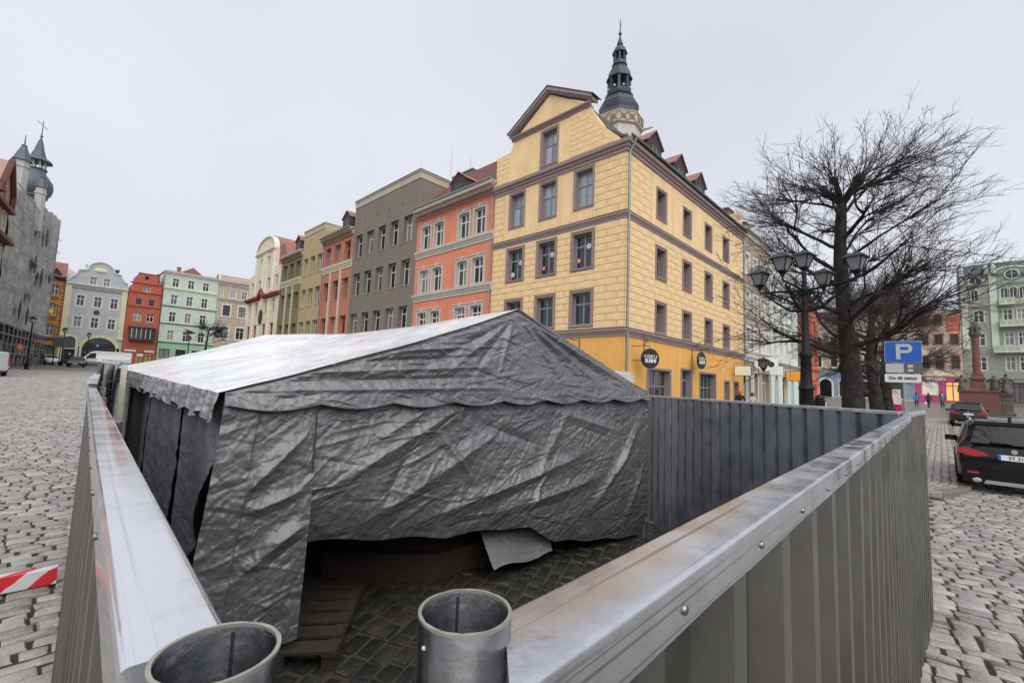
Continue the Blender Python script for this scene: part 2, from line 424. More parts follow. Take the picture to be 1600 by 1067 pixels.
class Bld:
    def __init__(s, name, label, x, y, rz=0, cat='building', g=None, group=None):
        s.g = G(x, y) - .05 if g is None else g
        s.root = thing(name, label, cat, (x, y, s.g), rz, group); s.M = T((x, y, s.g)) @ Matrix.Rotation(rz, 4, 'Z')
        s.F = T((0, 0, -s.g)); s.holes = []
    def face(s, M): s.F = T((0, 0, -s.g)) @ M; s.holes = []
    def part(s, name, mb, m, parent=None, M=None, smooth=None):
        return mb.build(name, m, parent or s.root, (s.F @ (M or Matrix.Identity(4))) if parent is None else (M or Matrix.Identity(4)), smooth)
    def wall(s, poly, m, D=8., rev=.3, name='wall', y0=0., sides=True):
        """front face with real openings, their reveals, and the body behind it"""
        vs2, es, tris_holes = [Vector(p) for p in poly], [], []
        n = len(poly); es += [(i, (i + 1) % n) for i in range(n)]
        for h in s.holes:
            o = len(vs2); vs2 += [Vector(p) for p in h]; es += [(o + i, o + (i + 1) % len(h)) for i in range(len(h))]
        v, e, f, *_ = delaunay_2d_cdt(vs2, es, [], 0, 1e-4)
        mb = MB(); fs = []
        for t in f:
            cx = sum(v[i].x for i in t) / len(t); cy = sum(v[i].y for i in t) / len(t)
            if pip(cx, cy, poly) and not any(pip(cx, cy, h) for h in s.holes): fs.append(tuple(t))
        mb.add([(p.x, y0, p.y) for p in v], fs)
        for h in s.holes:
            k = len(h)
            mb.add([(p[0], y0, p[1]) for p in h] + [(p[0], y0 + rev, p[1]) for p in h], [(i, (i + 1) % k, k + (i + 1) % k, k + i) for i in range(k)])
        if sides:
            mb.add([(p[0], y0, p[1]) for p in poly] + [(p[0], y0 + D, p[1]) for p in poly],
                   [(i, (i + 1) % n, n + (i + 1) % n, n + i) for i in range(n)] + [tuple(range(n, 2 * n))])
        me = bpy.data.meshes.new(name); me.from_pydata(mb.v, [], mb.f); me.materials.append(m); me.update()
        return put(name, me, s.root, s.F)
    def win(s, x, z, w, h, fm=WHITE, dep=.16, fw=.07, trans=.68, mull=1, sur=None, sill=None, glass=None, panes=False, cut=True, bars=0):
        if cut: s.holes.append([(x, z), (x + w, z), (x + w, z + h), (x, z + h)])
        key = ('w', round(w, 2), round(h, 2), fm.name, fw, trans, mull, bars)
        if key not in CACHE:
            m = MB(); d = .06
            m.box(0, 0, 0, fw, d, h).box(w - fw, 0, 0, w, d, h).box(fw, 0.001, 0, w - fw, d, fw).box(fw, .001, h - fw, w - fw, d, h)
            for k in range(mull):
                c = w * (k + 1) / (mull + 1); m.box(c - fw * .55, -.008, fw, c + fw * .55, d - .01, h - fw)
            if trans: m.box(fw, -.014, h * trans - fw * .55, w - fw, d - .012, h * trans + fw * .55)
            for k in range(bars):
                c = h * trans * (k + 1) / (bars + 1); m.box(fw, .004, c - .015, w - fw, d - .02, c + .015)
            CACHE[key] = m.mesh('window', fm)
        o = put('window', CACHE[key], s.root, s.F @ T((x, dep, z)))
        gl = glass or (GLASS if random.random() < .6 else GLASS2)
        if panes:
            ts = [0, trans, 1] if trans else [0, 1]
            for a in range(mull + 1):
                for b in range(len(ts) - 1):
                    pw, ph = w / (mull + 1) - fw, h * (ts[b + 1] - ts[b]) - fw
                    k2 = ('p', round(pw, 2), round(ph, 2), gl.name)
                    if k2 not in CACHE: CACHE[k2] = MB().box(0, 0, 0, pw, .012, ph).mesh('pane', gl)
                    po = put('pane', CACHE[k2], o, T((a * w / (mull + 1) + fw * .5, .03, h * ts[b] + fw * .5)) @ Matrix.Rotation(random.uniform(-.012, .012), 4, 'Z'))
        else:
            k2 = ('p', round(w, 2), round(h, 2), gl.name)
            if k2 not in CACHE: CACHE[k2] = MB().box(.02, .035, .02, w - .02, .05, h - .02).mesh('pane', gl)
            put('pane', CACHE[k2], o)
        if sur:
            sw, pr, sm, kind = sur
            k3 = ('s', round(w, 2), round(h, 2), sw, pr, sm.name, kind, dep)
            if k3 not in CACHE:
                m = MB(); i_ = .004
                dp = dep - .003
                m.box(-sw, -pr, -sw * (kind != 'open'), i_, dp, h + sw).box(w - i_, -pr, -sw * (kind != 'open'), w + sw, dp, h + sw)
                m.box(i_, -pr + .003, h - i_, w - i_, dp, h + sw)
                if kind != 'open': m.box(i_, -pr + .003, -sw, w - i_, dp, i_)
                if kind == 'ornate':
                    m.box(-sw - .05, -pr - .05, h + sw + .002, w + sw + .05, .01, h + sw + .09)
                    m.box(w / 2 - .09, -pr - .07, h + .02, w / 2 + .09, .0, h + sw + .17)
                    m.box(-sw - .03, -pr - .03, h - .25, -sw - .001, 0, h + sw).box(w + sw + .001, -pr - .03, h - .25, w + sw + .03, 0, h + sw)
                if kind == 'edge':       # raised outer fillet
                    e = .05
                    m.box(-sw - e, -pr - .03, -sw - e, -sw + .001, .02, h + sw + e).box(w + sw - .001, -pr - .03, -sw - e, w + sw + e, .02, h + sw + e)
                    m.box(-sw, -pr - .028, h + sw, w + sw, .02, h + sw + e).box(-sw, -pr - .028, -sw - e, w + sw, .02, -sw)
                CACHE[k3] = m.mesh('surround', sm)
            put('surround', CACHE[k3], o, T((0, -dep, 0)))
        if sill:
            sm, pr = sill
            k4 = ('l', round(w, 2), sm.name, pr, dep)
            if k4 not in CACHE: CACHE[k4] = MB().prism([(-pr, -.07), (-pr, -.03), (dep, .012), (dep, -.05)], -.06, w + .06, 'x').mesh('sill', sm)
            put('sill', CACHE[k4], o, T((0, -dep, 0)))
        return o
    def arch(s, x, z, w, h, rise, fm=DARKF, glass=GLASS, dep=.25, name='window', ring=None, mull=1, trans=0., fw=.08):
        """opening with an arched head"""
        pts = [(0, 0), (w, 0)]; k = 10
        if rise >= w / 2 - 1e-3:
            pts += [(w / 2 + w / 2 * math.cos(math.pi * i / k), h - rise + rise * math.sin(math.pi * i / k)) for i in range(k + 1)]
        else:
            rr = (w * w / 4 + rise * rise) / (2 * rise); a0 = math.asin(w / 2 / rr)
            pts += [(w / 2 + rr * math.sin(a0 - 2 * a0 * i / k), h - rr + rr * math.cos(a0 - 2 * a0 * i / k)) for i in range(k + 1)]
        s.holes.append([(x + a, z + b) for a, b in pts])
        m = MB(); top = pts[2:]
        for a, b in zip(top[:-1], top[1:]): m.tube([(a[0], .02, a[1]), (b[0], .02, b[1])], fw * .7, 4)
        m.box(0, 0, 0, fw, .06, h - rise).box(w - fw, 0, 0, w, .06, h - rise).box(fw, .001, 0, w - fw, .06, fw)
        for q in range(mull):
            c = w * (q + 1) / (mull + 1); m.box(c - fw / 2, -.006, fw, c + fw / 2, .05, h - .03)
        if trans: m.box(fw, -.01, trans - fw / 2, w - fw, .05, trans + fw / 2)
        o = m.build(name, fm, s.root, s.F @ T((x, dep, z)))
        MB().prism(pts, .03, .06).build('pane', glass, o)
        if ring:
            rw, rm, pr = ring; m = MB(); c = (w / 2, h - rise)
            out = [(p[0] + (p[0] - c[0]) * rw / max(.1, math.hypot(p[0] - c[0], p[1] - c[1])), p[1] + (p[1] - c[1] + 1e-6) * rw / max(.1, math.hypot(p[0] - c[0], p[1] - c[1]))) for p in top]
            out = [(w + rw, 0)] + [(max(p[0], 0) if 0 else p[0], p[1]) for p in out] + [(-rw, 0)]
            inn = [(w, 0)] + top + [(0, 0)]
            vs_ = [(p[0], -pr, p[1]) for p in inn] + [(p[0], -pr, p[1]) for p in out] + [(p[0], .02, p[1]) for p in inn] + [(p[0], .02, p[1]) for p in out]
            q = len(inn); fs = []
            for i in range(q - 1):
                fs += [(i, i + 1, q + i + 1, q + i), (q + i, q + i + 1, 3 * q + i + 1, 3 * q + i), (i, 2 * q + i, 2 * q + i + 1, i + 1)]
            m.add(vs_, fs); m.build('surround', rm, o, T((0, -dep, 0)))
        return o
    def cornice(s, x0, x1, z, h, pr, m, ends=.0, name='cornice', y0=0.):
        """stepped moulding: its lower edge at z"""
        prof = [(0, z), (pr * .3, z), (pr * .3, z + h * .3), (pr * .55, z + h * .36), (pr * .6, z + h * .6), (pr * .95, z + h * .66), (pr, z + h), (0, z + h + pr * .15)]
        mb = MB().sweep([(x0, y0 - .001), (x1, y0 - .001)], prof); return s.part(name, mb, m)
    def roof(s, x0, x1, y0, yr, ze, zr, m, th=.12, over=.3, D=None):
        """pitched roof, ridge along the facade"""
        yb = D or 2 * yr
        k = (zr - ze) / (yr - y0)
        p = [(y0 - over, ze - over * k), (yr, zr), (yb, ze), (yb, ze - th), (yr, zr - th * 1.5), (y0 - over, ze - over * k - th)]
        return s.part('roof', MB().prism(p, x0, x1, 'x'), m)
    def pipe(s, x, z0, z1, y=-.12, r=.055, m=ZINC, hop=True):
        pts = [(x, y, z0), (x, y, z1 - .9)]
        if hop: pts += [(x, y, z1 - .75), (x + .02, y - .25, z1 - .3), (x + .02, y - .42, z1)]
        else: pts += [(x, y, z1)]
        mb = MB().tube(pts, r, 8)
        zz = z0 + .6
        while zz < z1 - 1: mb.tube([(x, y, zz), (x, y, zz + .05)], r + .012, 8); zz += 1.9
        return s.part('downpipe', mb, m, smooth=40)
    def dormer(s, x, y, z, w, h, d=2.5, parent=None, wm=WOODB, rm=TILE2, rise=.55):
        o = s.part('dormer', MB().prism([(0, 0), (w, 0), (w, h), (w / 2, h + rise), (0, h)], 0, d), wm, None, T((x, y, z)))
        r = MB(); e = .12; t = .07
        for sx in (0, 1):
            a = (-e, h - e * rise / (w / 2)) if sx == 0 else (w + e, h - e * rise / (w / 2))
            r.prism([a, (w / 2, h + rise + .01), (w / 2, h + rise + t), (a[0], a[1] + t)], -.14, d)
        r.build('dormer_roof', rm, o)
        f = MB(); fw = .06; ww, wh = w * .5, h * .85; x0 = (w - ww) / 2
        f.box(x0, -.03, .1, x0 + fw, .02, .1 + wh).box(x0 + ww - fw, -.03, .1, x0 + ww, .02, .1 + wh).box(x0, -.029, .1, x0 + ww, .02, .1 + fw).box(x0, -.029, .1 + wh - fw, x0 + ww, .02, .1 + wh).box(x0 + ww / 2 - .03, -.032, .1, x0 + ww / 2 + .03, .02, .1 + wh)
        f.build('window_frame', DARKF, o)
        MB().box(x0 + .03, -.012, .13, x0 + ww - .03, .004, .07 + wh).build('pane', GLASS, o)
        for k in range(5):
            xx = w * (k + .5) / 5
            if not (x0 - .05 < xx < x0 + ww + .05): MB().box(xx - .025, -.03, .02, xx + .025, .01, h - .05).build('cladding_batten', DARKF, o)
        for xx in (w * .35, w * .5, w * .65): MB().box(xx - .02, -.03, h * 1.0, xx + .02, .01, h + rise * .55).build('cladding_batten', DARKF, o)
        return o
    def chimney(s, x, y, z0, z1, w, d, m, pots=0):
        mb = MB().box(x, y, z0, x + w, y + d, z1).box(x - .07, y - .07, z1, x + w + .07, y + d + .07, z1 + .12)
        for k in range(pots): mb.lathe([(.13, 0), (.12, .55), (.16, .6), (.16, .68)], 8, (x + w * (k + .5) / pots, y + d / 2, z1 + .12))
        return s.part('chimney', mb, m)
    def antenna(s, x, y, z0, z1):
        return s.part('antenna', MB().tube([(x, y, z0), (x, y, z1)], [.03, .012], 5), ZINC)

RX = 21.7
def row_house(name, label, left, group='row houses on the market square'):
    return Bld(name, label, RX, left, R(-90), group=group)

# --- orange house
Y_OR = 32.9
b = row_house('orange_house', 'bright orange house with ornate white window surrounds and a tiled roof dormer', Y_OR)
OR = plaster('orange plaster', (232, 140, 106), .88); ORT = plaster('pale grey moulding', (196, 190, 180), .9)
for zz, hh in ((13.2, 1.95), (9.45, 1.9), (6.2, 1.55), (2.2, 2.3)):
    for xx in (.78, 2.58, 5.75, 7.58):
        b.win(xx, zz, 1.2, hh, WHITE, .2, .09, .66, 1, (.2, .05, ORT, 'ornate'), None, None, True)
b.wall([(0, .2), (9.85, .2), (9.85, 16.2), (0, 16.2)], OR, 9)
b.cornice(0, 9.8, 16.0, .75, .6, ORT); b.cornice(0, 9.8, 12.45, .62, .22, ORT); b.cornice(0, 9.8, 8.7, .62, .22, ORT)
rf = b.roof(0, 9.85, 0, 5.2, 16.75, 22.2, TILE, over=.55)
tl = MB()
for k in range(17):
    zf = 16.35 + (22.2 - 16.75) * k / 17; yy = -.4 + 5.2 * k / 16.2
    tl.box(0, yy, 16.62 + 5.45 * k / 17 - .05, 9.85, yy + .12, 16.62 + 5.45 * k / 17 + .07)
tl.build('tile_courses', TILE, rf)
b.dormer(4.5, -.05, 16.75, 2.0, 1.25, 3., rise=.7, rm=TILE2)
b.part('gutter', MB().tube([(-.05, -.62, 16.82), (9.85, -.62, 16.82)], .08, 8), ZINC, smooth=40)
b.pipe(9.62, .4, 16.85)

# --- grey house
b = row_house('grey_house', 'plain grey rendered house with a flat parapet and white narrow windows', 44.75)
GY = plaster('grey render', (128, 120, 110), .92); GYT = plaster('pale parapet band', (188, 178, 156), .9)
for zz, hh in ((14.5, 2.4), (10.47, 2.35), (6.6, 2.0), (2.4, 2.2)):
    for k in range(5):
        b.win(.45 + 2.27 * k, zz, 1.45, hh, WHITE, .42, .08, .68, 1, None, (GYT, .05), GLASS if (k + int(zz)) % 3 else GLASS2, True)
for k in range(4):
    xx = 2.2 + k * 2.3; b.holes.append([(xx, 18.1), (xx + .16, 18.1), (xx + .16, 18.45), (xx, 18.45)])
b.wall([(0, .2), (11.85, .2), (11.85, 19.95), (0, 19.95)], GY, 9, rev=.45)
b.part('parapet', MB().box(0, -.05, 19.951, 11.9, 9, 20.55).box(-.02, -.12, 20.55, 11.97, 9.05, 20.68), GYT)
b.part('parapet_cap', MB().box(-.05, -.16, 20.68, 12.0, 9.1, 20.74), DARKROOF)
b.chimney(10.4, 4.6, 20.7, 22.0, 3.0, .9, GY); b.antenna(7.3, 3, 20.7, 24.6); b.antenna(10.9, 4, 22, 24.9); b.antenna(12.8, 4.8, 22, 23.6)
b.chimney(5.3, 2.2, 20.7, 21.2, .8, .6, SLATE)

# --- terracotta narrow house
b = row_house('terracotta_house', 'narrow terracotta house with cream pilaster strips and a dark dormer', 52.1)
TC = plaster('terracotta plaster', (194, 122, 96), .88); CRT = plaster('cream strip', (206, 196, 168), .85)
for zz, hh in ((14.68, 2.1), (10.52, 2.2), (6.7, 1.95), (2.5, 2.2)):
    for k in range(3): b.win(.6 + 2.35 * k, zz, 1.45, hh, GREYF, .4, .08, .68, 1, None, (CRT, .05))
b.wall([(0, .2), (7.35, .2), (7.35, 17.4), (0, 17.4)], TC, 9, rev=.45)
b.cornice(0, 7.35, 17.3, .7, .5, GYT); b.cornice(0, 7.35, 13.75, .8, .18, CRT, name='band')
for xx in (2.13, 4.6): b.part('pilaster', MB().box(xx, -.07, .3, xx + .42, .0, 13.74), CRT)
b.roof(0, 7.35, 0, 4.5, 18.0, 21.5, TILE, over=.5)
b.dormer(4.7, -.1, 18.05, 1.9, 1.35, 3, rise=.75)
b.part('snow_guard', MB().tube([(.2, -.1, 18.35), (4.4, -.1, 18.35)], .04, 5).tube([(.2, -.1, 18.5), (4.4, -.1, 18.5)], .03, 5), TILE)
b.pipe(.15, .4, 18.0); b.part('gutter', MB().tube([(0, -.58, 17.98), (7.35, -.58, 17.98)], .08, 8), ZINC, smooth=40)

# --- tan house
b = row_house('tan_house', 'tan rendered house with a flat parapet between olive and terracotta houses', 58.2)
TN = plaster('tan plaster', (186, 166, 124), .88)
for zz, hh in ((14.45, 2.15), (10.45, 2.2), (6.7, 1.95), (2.5, 2.2)):
    for k in range(3): b.win(.4 + 2.0 * k, zz, 1.4, hh, WHITE, .4, .08, .68, 1, None, (GYT, .05))
b.wall([(0, .2), (6.1, .2), (6.1, 19.5), (0, 19.5)], TN, 9, rev=.45)
b.part('parapet', MB().box(0, -.05, 19.501, 6.1, 9, 20.1).box(-.02, -.12, 20.1, 6.15, 9.05, 20.25), GYT)
b.chimney(1.2, 3, 20.2, 21.0, .7, .7, TN)

# --- olive house
b = row_house('olive_house', 'narrow olive green house with pale pilaster strips and a small dormer', 65.1)
OL = plaster('olive plaster', (132, 126, 84), .88)
for zz, hh in ((14.65, 2.1), (10.5, 2.2), (6.7, 1.95), (2.5, 2.2)):
    for k in range(3): b.win(.4 + 2.2 * k, zz, 1.45, hh, GREYF, .4, .08, .68, 1, None, (CRT, .05))
b.wall([(0, .2), (6.9, .2), (6.9, 17.4), (0, 17.4)], OL, 9, rev=.45)
b.cornice(0, 6.9, 17.3, .7, .5, GYT); b.cornice(0, 6.9, 13.7, .8, .18, CRT, name='band')
for xx in (1.95, 4.15): b.part('pilaster', MB().box(xx, -.07, .3, xx + .4, .0, 13.69), CRT)
b.roof(0, 6.9, 0, 4.5, 18.0, 21.2, TILE, over=.5); b.dormer(4.5, -.1, 18.05, 1.8, 1.3, 3, rise=.75); b.pipe(.12, .4, 18.0)

# --- cream house with curved gable
b = row_house('cream_house', 'cream house with white pilasters, curved gable and red ground floor window frames', 79.0)
CR = plaster('cream plaster', (236, 220, 186), .88); WT = plaster('white moulding', (232, 230, 222), .88)
REDF = mat('dark red frame', S(150, 48, 52, .9), rough=.6, var=.06)
for xx in (.6, 3.5, 7.5, 10.7): b.win(xx, 11.0, 1.3, 1.75, WHITE, .2, .08, .68, 1, None, (WT, .06))
for xx in (.6, 3.7, 7.5, 10.7): b.win(xx, 7.0, 1.4, 2.3, REDF, .2, .16, .7, 1)
for xx in (1.0, 4.3, 8.1, 11.3): b.win(xx, 14.45, 1.2, 1.6, WHITE, .2, .08, .68, 1)
for xx in (4.5, 7.5): b.win(xx, 18.1, 1.05, 1.25, WHITE, .2, .08, 0, 1)
gab = [(0, .2), (13.9, .2), (13.9, 17.2), (10.6, 17.5), (10.6, 20.2)]
gab += [(6.6 + 4.0 * math.cos(a), 20.2 + 2.1 * math.sin(a)) for a in [math.pi * k / 14 for k in range(1, 14)]] + [(2.6, 20.2), (2.6, 17.5), (0, 17.0)]
b.wall(gab, CR, 7)
m = MB(); arc = [(6.6 + 4.0 * math.cos(math.pi * k / 16), 20.2 + 2.1 * math.sin(math.pi * k / 16)) for k in range(17)]
for p, q in zip(arc[:-1], arc[1:]): m.prism([p, q, (q[0], q[1] + .22), (p[0], p[1] + .22)], -.2, .5)
b.part('gable_moulding', m, WT); b.part('gable_roof', MB().prism([(2.2, 20.2)] + [(p[0], p[1] + .38) for p in arc[::-1]] + [(11, 20.2)], .5, 6.5), TILE2)
b.cornice(2.4, 10.8, 19.85, .4, .3, WT)
for xx in (2.6, 5.75, 6.95, 10.0): b.part('pilaster', MB().box(xx, -.12, 13.9, xx + .55, 0, 19.84), WT)
for xx in (0, 2.5, 5.6, 9.5, 13.3): b.part('pilaster', MB().box(xx, -.1, .3, xx + .55, 0, 12.9), WT)
m = MB().sweep([(-.3, -.001), (5.4, -.001)], [(0, 12.95), (.5, 13.2), (.55, 13.45), (0, 13.5)]).sweep([(8, -.001), (14.1, -.001)], [(0, 12.95), (.5, 13.2), (.55, 13.45), (0, 13.5)])
m.prism([(5.4, 12.95), (5.4, 13.5), (6.7, 14.6), (8, 13.5), (8, 12.95), (6.7, 14.0)], -.5, 0); b.part('red_cornice', m, REDF)
b.part('oval_plaque', MB().lathe([(.75, 0), (.75, .1), (.55, .14)], 16, M=T((6.7, -.02, 10.4)) @ Matrix.Rotation(R(90), 4, 'X') @ Matrix.Scale(1.5, 4, (0, 1, 0))), WOODB)
b.part('roof', MB().prism([(-.1, 17.1), (13.95, 17.3), (13.95, 17.6), (12.4, 20.6), (.8, 20.6), (-.1, 17.3)], .6, 9), TILE2)

# --- yellow corner house
YX, YY = RX, 12.5
YW, YS = 10.6, 20.1                        # front width, side length
b = Bld('yellow_corner_house', 'large yellow corner house with scored blocks, grey mauve trim and a gabled attic', YX, YY, 0, group='row houses on the market square')
YB = plaster('yellow plaster', (240, 205, 150), .95, var=.12, streak=.11); YJ = plaster('ochre joint plaster', (158, 124, 78), .8); YG = plaster('deep yellow ground floor plaster', (240, 178, 86), .95)
FR = T((0, YW, 0)) @ Matrix.Rotation(R(-90), 4, 'Z')
SUR = (.10, .04, MAUVE, 'edge')
DISC = {}
def disc(win_o, x, z, r, col):
    m_ = mat('disc %s' % (col,), S(*col, .9), rough=.6, var=.05)
    MB().lathe([(r, 0), (r, .012)], 14, M=T((x, -.012, z)) @ Matrix.Rotation(R(90), 4, 'X')).build('paper_disc', m_, win_o)
    MB().lathe([(r * .45, 0), (r * .45, .012)], 10, M=T((x, -.026, z)) @ Matrix.Rotation(R(90), 4, 'X')).build('paper_disc', mat('disc centre', S(210, 205, 200), var=.3, scale=20), win_o)
fw_, sw_ = [], []
b.face(FR)
fx = (1.6, 4.35, 7.14)
for xx in fx: b.win(xx, 12.9, 1.22, 2.3, GREYF, .3, .08, .62, 1, SUR, (MAUVE, .08), SKYGL, True)
fh3 = list(b.holes)
dd = [((.25, .45, (225, 220, 215)), (.95, 1.2, (215, 215, 212))), ((.28, .5, (190, 60, 100)), (.95, 1.3, (225, 222, 215))), ((.25, .55, (205, 110, 75)), (.95, 1.35, (225, 222, 215)))]
for i, xx in enumerate(fx):
    w_ = b.win(xx - .08, 9.15, 1.35, 2.1, GREYF, .3, .09, .66, 1, SUR, (MAUVE, .08), GLASS, True)
    for (dx, dz, c) in dd[i]: disc(w_, dx, dz, .17, c)
for xx in fx: b.win(xx - .08, 5.75, 1.35, 1.9, GREYF, .3, .09, .66, 1, SUR, None, GLASS, True)
for xx in (1.2, 4.1, 7.2): b.win(xx, 1.0, 2.0, 2.4, GREYF, .3, .08, .6, 2, (.14, .04, MAUVE, 'plain'))
allf = list(b.holes)
b.holes = [h for h in allf if h[0][1] > 5]
b.wall([(0, 5.2), (YW - .001, 5.2), (YW - .001, 16.3), (0, 16.3)], YJ, .4, sides=False)
b.holes = [h for h in allf if h[0][1] < 5]
b.wall([(0, .2), (YW - .001, .2), (YW - .001, 5.2), (0, 5.2)], YG, .4, name='ground_floor_wall', sides=False)
b.holes = []
b.win(4.31, 16.5, 1.22, 2.3, GREYF, .3, .08, .62, 1, SUR, (MAUVE, .08), SKYGL, True)
ggab = [(0, 16.3), (10.25, 16.3), (9.0, 17.55), (8.0, 19.1), (8.0, 19.35), (1.75, 19.35), (1.35, 18.5), (0, 18.4)]
b.wall(ggab, YB, .45, name='attic_gable')
b.part('tympanum', MB().prism([(1.8, 19.36), (7.95, 19.36), (4.8, 21.35)], .02, .45), YB)
m = MB(); ro = .55
for p, q in (((1.35, 19.42), (4.8, 21.42)), ((4.8, 21.42), (8.3, 19.42))):
    m.prism([p, q, (q[0], q[1] + .28), (p[0], p[1] + .28)], -.2, .44); m.prism([(p[0], p[1] + .12), (q[0], q[1] + .12), (q[0], q[1] + .34), (p[0], p[1] + .34)], -.3, -.201)
b.part('pediment_moulding', m, MAUVE)
b.cornice(1.5, 8.15, 19.12, .3, .24, MAUVE)
b.part('pediment_capping', MB().prism([(1.2, 19.67), (4.8, 21.78), (8.45, 19.67), (8.45, 19.72), (4.8, 21.84), (1.2, 19.72)], -.34, .6), DARKROOF)
sf = []
b.face(Matrix.Identity(4)); sx = (3.72, 7.62, 11.48, 15.2)
for xx in sx: b.win(xx, 12.75, 1.15, 1.75, GREYF, .42, .08, .66, 1, SUR, (MAUVE, .08), GLASS, True)
for i, xx in enumerate(sx):
    w_ = b.win(xx, 9.0, 1.2, 1.8, GREYF, .42, .08, .66, 1, SUR, (MAUVE, .08), GLASS, True)
    if i == 0: disc(w_, .28, .42, .16, (40, 170, 205))
for xx in sx: b.win(xx, 5.62, 1.2, 1.7, GREYF, .42, .08, .66, 1, SUR, None, GLASS, True)
sideh = list(b.holes)
SHOP = mat('shop window glass', (.05, .045, .04), rough=.06, var=.5, scale=1.6, spec=.7)
b.win(2.75, .75, 2.95, 2.55, GREYF, .3, .07, .62, 3, (.13, .05, MAUVE, 'plain'), None, SHOP, True)
d_ = b.win(7.4, .45, 1.6, 3.05, GREYF, .3, .12, .78, 1, (.13, .05, MAUVE, 'open'), None, SHOP, True); d_.name = 'door'
MB().tube([(.68, -.06, 1.0), (.68, -.06, 1.35)], .02, 6).build('handle', ZINC, d_)
b.win(10.5, .75, 2.95, 2.65, GREYF, .3, .07, .62, 3, (.13, .05, MAUVE, 'plain'), None, SHOP, True)
for xx in (15.4, 17.6):
    d_ = b.win(xx, .45, 1.05, 2.5, MAUVE, .3, .1, .85, 0, (.12, .05, MAUVE, 'open'), None, mat('dark door panel', S(96, 84, 74), var=.1)); d_.name = 'door'
    MB().tube([(.85, -.06, 1.0), (.85, -.06, 1.2)], .02, 6).build('handle', ZINC, d_)
sg = [h for h in b.holes if h[0][1] < 4.5]
b.holes = sideh; b.wall([(.001, 5.2), (YS, 5.2), (YS, 16.3), (.001, 16.3)], YJ, .5, rev=.46, sides=False)
b.holes = sg; b.wall([(.001, .2), (YS, .2), (YS, 5.2), (.001, 5.2)], YG, .4, name='ground_floor_wall', sides=False)
b.part('back_wall', MB().box(.5, YW - .4, .2, YS, YW - .05, 16.2).box(YS - .35, .01, .2, YS - .01, YW, 18), YB)
# mouldings run round the corner (outward is to the right of the path)
def ring(z, h, pr, name='cornice', mm=MAUVE):
    prof = [(0, z), (pr * .3, z), (pr * .3, z + h * .3), (pr * .55, z + h * .36), (pr * .6, z + h * .6), (pr * .95, z + h * .66), (pr, z + h), (0, z + h + .05)]
    return b.part(name, MB().sweep([(-.001, YW), (-.001, -.001), (YS, -.001)], prof), mm)
ring(15.45, .62, .34); ring(11.58, .38, .15); ring(4.98, .42, .17)
for z_, p_ in ((11.97, .16), (5.41, .18)): b.part('cornice_flashing', MB().sweep([(-.001, YW), (-.001, -.001), (YS, -.001)], [(0, z_), (p_, z_), (p_, z_ + .03), (0, z_ + .06)]), DARKROOF)
b.part('gutter', MB().tube([(-.2, -.42, 16.2), (YS, -.42, 16.2)], .085, 8), mat('mossy zinc gutter', S(92, 104, 88), rough=.5, metal=.3, var=.2, scale=3), smooth=40)
b.pipe(.2, .4, 16.2, y=-.1, r=.065)
rsec = [(-.36, 16.25), (1.55, 17.55), (2.6, 19.15), (5.8, 21.5), (9.0, 19.2), (YW, 18.35), (YW, 18.2), (9.0, 18.9), (5.8, 21.2), (2.7, 18.9), (1.65, 17.3), (-.36, 16.15)]
b.part('roof', MB().prism(rsec, .46, YS + .1, 'x'), DARKROOF)
for xx in (2.9, 6.7, 10.2):
    Mx = b.F; o = b.dormer(xx, .25, 16.6, 1.9, .95, 3, rise=.85, wm=WOODB, rm=TILE2)
b.part('roof_hatch', MB().box(14.6, 1.1, 17.1, 15.9, 1.9, 17.9), TILE2)
b.chimney(19.2, 3.0, 17, 19.2, 1.5, 1.1, plaster('chimney render', (206, 200, 196)))
# scored blocks, thin slabs proud of the darker joint wall
PB = []
def course_blocks(W, zs, holes, runs, phase=0.):
    for ci, (z0, z1) in enumerate(zs):
        segs = [r_[:] for r_ in runs(z0)]
        for h in holes:
            hx0, hx1, hz0, hz1 = h[0][0] - .19, h[1][0] + .19, h[0][1] - .19, h[2][1] + .19
            if hz0 < z1 and hz1 > z0:
                ns = []
                for a, c in segs:
                    if hx1 <= a or hx0 >= c: ns.append([a, c]); continue
                    if hz0 <= z0 + .03 and hz1 >= z1 - .03 or True:
                        if hx0 - a > .03: ns.append([a, hx0])
                        if c - hx1 > .03: ns.append([hx1, c])
                segs = ns
                if z1 - hz1 > .06: yield ci, max(0, hx0), min(W, hx1), hz1, z1
                if hz0 - z0 > .06: yield ci, max(0, hx0), min(W, hx1), z0, hz0
        for a, c in segs:
            yield ci, a, c, z0, z1
def split(a, c, ci, L_=1.45):
    cuts = [a]; x = (math.floor(a / L_) + (.5 if ci % 2 else 0)) * L_
    while x < c - .25:
        if x > a + .25: cuts.append(x)
        x += L_
    return list(zip(cuts, cuts[1:] + [c]))
bm_ = MB().box(0, 0, 0, 1, 1, 1).mesh('stone_block', YB)
